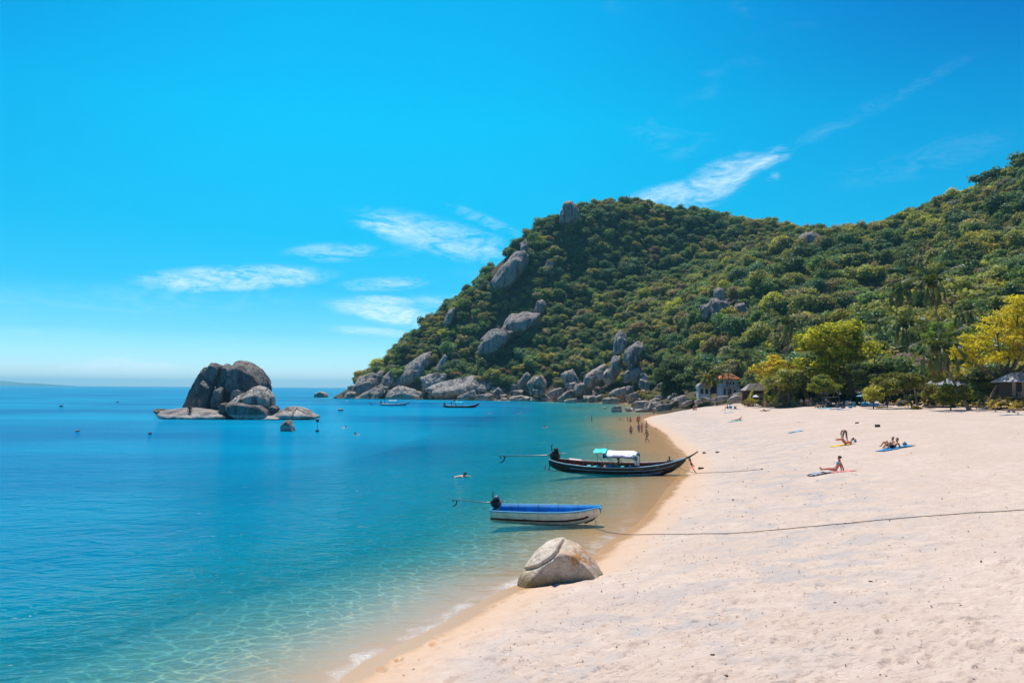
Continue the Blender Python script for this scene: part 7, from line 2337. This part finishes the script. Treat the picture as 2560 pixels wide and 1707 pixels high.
# stilted cabin at the right edge
e, s = bld('beach_cabin', 2562, 994, 119, 'timber cabin with a railed porch at the right edge')
b = MB(); b.box((.6, 2.2, 1.35), (4.0, 3.6, 2.4)); b.obj('wall', M_DARKWOOD, e, False)
for x in (-1.35, -.0, 2.4):
    b = MB(); b.box((x, .25, 1.3), (.62 if x == -1.35 else .5, .1, 2.2)); b.obj('wall_panel', M_BEIGE, e, False)
b = MB(); b.box((.5, -.2, .02), (4.6, 1.4, .14)); b.obj('porch_floor', M_WOOD, e, False)
for k in range(12):
    b = MB(); b.box((-1.7 + .22 * k, -.85, .42), (.09, .04, .7)); b.obj('railing_board', M_BEIGE, e, False)
b = MB(); b.box((-.4, -.85, .80), (2.8, .08, .07)); b.obj('railing', M_BEIGE, e, False)
for x in (-1.7, .6, 2.7):
    b = MB(); b.box((x, -.8, .4), (.14, .14, 4.0)); b.obj('post', M_DARKWOOD, e, False)
hip_roof(e, -2.3, 3.6, -1.5, 4.6, 2.42, 1.4, M_TIN, .5)
# houses up on the slopes, half sunk in the trees
def slope_house(px, py, label, sc, walls, roof, ops, w_=8, h=4.0, rh=1.2):
    q = Gt(px, py)
    e = empty('hill_house', (q.x, q.y, q.z - .5), (0, 0, 0), sc); tag(e, label, 'building')
    wall_with_openings(e, w_, h, 6, walls, ops, 0, 0, 6)
    hip_roof(e, -w_ / 2 - .8, w_ / 2 + .8, -1, 7, h, rh, roof, .5)


slope_house(2358, 545, 'dark timber house with a brown roof high on the right slope', .6, M_DARKWOOD, M_BROWNROOF, [(-3.2, 1, 1.6, 2.4), (-.8, 1, 1.6, 2.4), (1.6, 1, 1.6, 2.4)])
slope_house(2545, 530, 'pale blue fronted house high at the right edge', .6, M_BLUEGL, M_GREYROOF, [(-3.4, .4, 2.0, 2.8), (-.6, .4, 1.6, 2.8), (1.6, .4, 1.8, 2.8)], 8, 4, .5)
slope_house(2445, 508, 'low shaded house between the two other hill houses', .55, M_DARKWOOD, M_BROWNROOF, [(-3, .4, 2.0, 2.0), (0, .4, 2.4, 2.0)], 8, 3, 1)
slope_house(1650, 930, 'house with a thin red roof edge in the trees above the beach corner', .6, M_DARKWOOD, M_TERRA, [(-4, .6, 1.6, 1.8), (-1, .6, 1.6, 1.8), (2, .6, 1.6, 1.8)], 10, 3, .5)

# stone steps up to the bar
pS = at_px(2010, 158)
e = empty('stone_steps', pS + Vector((0, 0, -.1))); tag(e, 'rough stone steps leading up to the palm roofed bar', 'steps')
for k in range(5):
    b = MB(); b.box((.1 * (k % 2), .55 * k, .12 + .2 * k), (2.6 - .15 * k + .2 * (k % 2), .62, .22), bev=.05); b.obj('step', M_ROCK, e)
# wooden ladder steps by the thatched shelter
pS = Gt(1861, 1003)
e = empty('wooden_steps', pS); tag(e, 'wooden stairway with open treads left of the thatched shelter', 'steps')
for s_ in (-.65, .65):
    b = MB(); b.tube([(s_, 0, -.2), (s_, 1.4, 1.5)], .07, 6); b.obj('stringer', M_WOOD, e)
    b = MB(); b.tube([(s_, .1, 0), (s_, .1, 1.1), (s_, 1.4, 2.4)], .05, 6); b.obj('handrail', M_WOOD, e)
for k in range(6):
    b = MB(); b.box((0, .1 + .23 * k, .02 + .26 * k), (1.4, .26, .06)); b.obj('tread', M_WOOD, e, False)
# upturned kayak on the sand
pK = Gt(1932, 1004)
e = empty('kayak', pK + Vector((0, 0, .28)), (0, 0, R(-4))); tag(e, 'white kayak lying upturned at the top of the sand', 'kayak')
b = MB(); n_ = 13
for i in range(n_):
    pass
b.tube([(-1.75 + 3.5 * i / 12, 0, .10 * (abs(i - 6) / 6) ** 2) for i in range(13)], [max(.03, .36 * math.sin(PI * (i + .25) / 12.5) ** .6) for i in range(13)], 12, sq=.75); b.obj('hull', M_WHITEP, e)
b = MB(); b.tube([(-1.7, 0, -.02), (0, 0, -.28), (1.7, 0, -.02)], .03, 6); b.obj('keel_strip', M_LBLUE, e)
# white sack-like lounger cushion beside it
pK = Gt(1950, 1010)
b = MB(); b.tube([(-.7, 0, .75), (-.45, 0, .55), (0, 0, .22), (.5, 0, .10), (.9, 0, .08)], [.10, .26, .28, .24, .1], 10, sq=1.5)
thing(b, 'beach_cushion', M_WHITECL, 'white padded lounger cushion right of the kayak', 'cushion', pK)


def parasol(px, D, h, r_, mat, label, open_=True, pole=M_STEEL, name='parasol'):
    p = at_px(px, D); e = empty(name, p); tag(e, label, 'parasol')
    b = MB(); b.tube([(0, 0, -.2), (0, 0, h)], .03, 6); b.obj('pole', pole, e)
    b = MB(); n_ = 8
    if open_:
        V = [(0, 0, h + .1)] + [(r_ * math.cos(2 * PI * k / n_), r_ * math.sin(2 * PI * k / n_), h - .38) for k in range(n_)] + [(r_ * .55 * math.cos(2 * PI * k / n_), r_ * .55 * math.sin(2 * PI * k / n_), h - .10) for k in range(n_)]
        F = [(0, 1 + n_ + k, 1 + n_ + (k + 1) % n_) for k in range(n_)] + [(1 + n_ + k, 1 + k, 1 + (k + 1) % n_, 1 + n_ + (k + 1) % n_) for k in range(n_)]
        b.add(V, F); b.add([(x, y, z - .02) for x, y, z in V], [f[::-1] for f in F])
    else:
        b.tube([(0, 0, h - 1.35), (0, 0, h - 1.2), (0, 0, h - .6), (0, 0, h + .05)], [.12, .2, .13, .02], 10)
    b.obj('canopy', mat, e)


parasol(1938, 170, 2.6, 0, cloth((0.66, 0.70, 0.70)), 'folded white parasol above the kayak', False)
parasol(1889, 180, 2.3, .75, cloth((0.55, 0.60, 0.66)), 'small pale parasol in front of the thatched shelter roof')
parasol(2063, 160, 2.6, 1.0, cloth((0.02, 0.26, 0.50)), 'blue parasol under the broad tree')
parasol(2196, 146, 2.4, 0, cloth((0.01, 0.28, 0.14)), 'folded green parasol right of the blue tarpaulin', False)
parasol(2155, 147, 2.2, 1.1, cloth((0.16, 0.36, 0.44)), 'teal parasol in the shade behind the net')
# volleyball net
pN = at_px(2078, 150)
e = empty('volleyball_net', pN); tag(e, 'sagging volleyball net on two posts in the shade of the broad tree', 'net')
for x in (-1.6, 1.5):
    b = MB(); b.tube([(x, 0, -.2), (x, 0, 2.0)], .05, 7); b.obj('post', M_STEEL, e)
b = MB(); b.tube([(-1.6, 0, 1.75), (0, 0, 1.80), (1.5, 0, 1.98)], .03, 6); b.obj('top_band', M_WHITECL, e)
b = MB()
for k in range(15): b.tube([(-1.5 + 3 * k / 14, 0, .9), (-1.5 + 3 * k / 14, 0, 1.78 + .10 * k / 14)], .008, 4, False)
for k in range(6): b.tube([(-1.55, 0, .9 + .15 * k), (1.45, 0, .9 + .17 * k)], .008, 4, False)
b.obj('mesh', M_ROPE, e)
# tarpaulin, boats under the trees
pT = at_px(2174, 143)
b = MB(); b.tube([(-1.6, 0, .35), (-1.1, 0, .75), (0, 0, .42), (1.2, 0, .50), (1.7, 0, .25)], [.1, .32, .30, .34, .08], 9, sq=1.4)
thing(b, 'covered_boat', cloth((0.02, 0.17, 0.33)), 'heap under a blue tarpaulin in the shade', 'tarpaulin', pT)
pT = at_px(2258, 141)
b = MB(); b.ell((0, 0, .35), (1.15, .7, .75), 14, 8); thing(b, 'dome_tent', cloth((0.045, 0.05, 0.06)), 'dark dome tent between the almond trees', 'tent', pT)
for k_, (px, D, L_, rz, lab) in enumerate([(2100, 148, 5.2, 2, 'row of dark planks lying below the net'), (2210, 140, 3.4, -4, 'grey driftwood log left of the dark tent'), (2345, 128, 4.6, 3, 'pale driftwood log behind the bush tree'), (2335, 131, 3.8, -6, 'second driftwood log behind the pale one'),
                                           (2515, 118, 4.8, 8, 'sun bleached log in front of the cabin'), (2060, 152, 2.2, -12, 'slanted log left of the net'), (1960, 160, 4.0, 4, 'fallen trunk at the foot of the short stout palm'), (2535, 112, 3.4, -5, 'dark log above the striped mat')]):
    p = at_px(px, D); b = MB(); rr_ = random.Random(k_)
    b.tube([(-L_ / 2 + L_ * i / 6, rr_.uniform(-.1, .1), .12 + rr_.uniform(-.04, .06)) for i in range(7)], [.10, .15, .17, .16, .14, .12, .07], 8)
    thing(b, 'driftwood_log', M_WOOD if k_ % 2 else M_DARKWOOD, lab, 'log', p, (0, 0, R(rz)))
# sign on a post
pG = Gt(2430, 1013)
e = empty('sign_post', pG); tag(e, 'white sign board on a dark post right of the leaning palm', 'sign')
b = MB(); b.tube([(0, 0, -.2), (0, 0, 1.3)], .05, 6); b.obj('post', M_DARKWOOD, e)
b = MB(); b.box((.12, -.06, 1.45), (.46, .04, .68), bev=.01); b.obj('board', simple('sign_white', (0.72, 0.62, 0.58), .6), e)
b = MB(); b.box((.12, -.06, 1.02), (.46, .045, .12), bev=.01); b.obj('lower_board', simple('sign_green', (0.06, 0.26, 0.20), .6), e)
# oil drum bins in the shade
for px, D, c_, lab in ((2135, 146, (0.06, 0.22, 0.30), 'blue barrel in the shade of the broad tree'), (2116, 150, (0.45, 0.48, 0.5), 'white barrel beside the blue one')):
    p = at_px(px, D); b = MB(); b.tube([(0, 0, 0), (0, 0, .1), (0, 0, .45), (0, 0, .5), (0, 0, .88), (0, 0, .9)], [.28, .3, .3, .31, .3, .27], 14); thing(b, 'barrel', simple('barrel_%d' % px, c_, .5), lab, 'barrel', p)
# low retaining wall of stacked stones along the top of the beach
rw = random.Random(8)
e = empty('stone_wall', at_px(1985, 160)); tag(e, 'low rough stone wall along the top of the beach', 'wall')
pb = e.location.copy()
k_ = 0
for (x0, x1, D) in ((1915, 2000, 166), (2025, 2075, 157)):
    px = x0
    while px < x1:
        q = at_px(px, D); s = rw.uniform(.3, .55)
        for l in range(2):
            o = link('stone', BOULD[rw.randrange(14)], e, q - pb + Vector((rw.uniform(-.1, .1), 0, .15 + .38 * l)), (0, 0, rw.uniform(0, 6))); o.scale = (s, .35, .26)
        px += s * 2 * FPX / D * .85
# ------------------------------------------------------------------ far islands and sea haze
b = MB(); rf = random.Random(4)
pts = [(-120, 958), (-60, 952), (-10, 953), (8, 951.5), (22, 955), (40, 957.5), (60, 959.5), (80, 957), (96, 960)]
DF = 14000.0
rows = []
for (x, y) in pts:
    p = W(x, y, DF); rows.append(p)
V = []
for p in rows:
    V += [(p.x, p.y - 1200, -5), (p.x, p.y - 500, p.z * .55), (p.x, p.y, p.z), (p.x, p.y + 800, p.z * .5), (p.x, p.y + 1500, -5)]
n_ = len(rows)
b.add(V, [(i * 5 + j, (i + 1) * 5 + j, (i + 1) * 5 + j + 1, i * 5 + j + 1) for i in range(n_ - 1) for j in range(4)])
tag(b.obj('far_island', M_SOIL), 'faint distant island on the left horizon', 'island', kind='structure')
HAZE = 0.9e-4
HAZE_TOP = max(float(HZ[(HX > -100) & (HX < 400)].max()) + 16, 150)
print('HAZE_TOP', HAZE_TOP, HZ.max())
hb = MB(); hb.box((6000, 9000, (HAZE_TOP - 32) / 2), (40000, 24000, HAZE_TOP + 32))
hm = bpy.data.materials.new('haze'); hm.use_nodes = True
t = NT(hm.node_tree)
for n0 in list(t.n): t.n.remove(n0)
o_ = t.node('ShaderNodeOutputMaterial'); pv = t.node('ShaderNodeVolumePrincipled')
pv.inputs['Color'].default_value = (0.30, 0.80, 1.0, 1); pv.inputs['Density'].default_value = HAZE; pv.inputs['Anisotropy'].default_value = 0.2
t.l.new(pv.outputs[0], o_.inputs['Volume'])
ho = hb.obj('haze', hm, None, False)
tag(ho, 'thin bluish sea haze filling the air of the bay', 'haze', kind='stuff')
scene.cycles.volume_bounces = 0
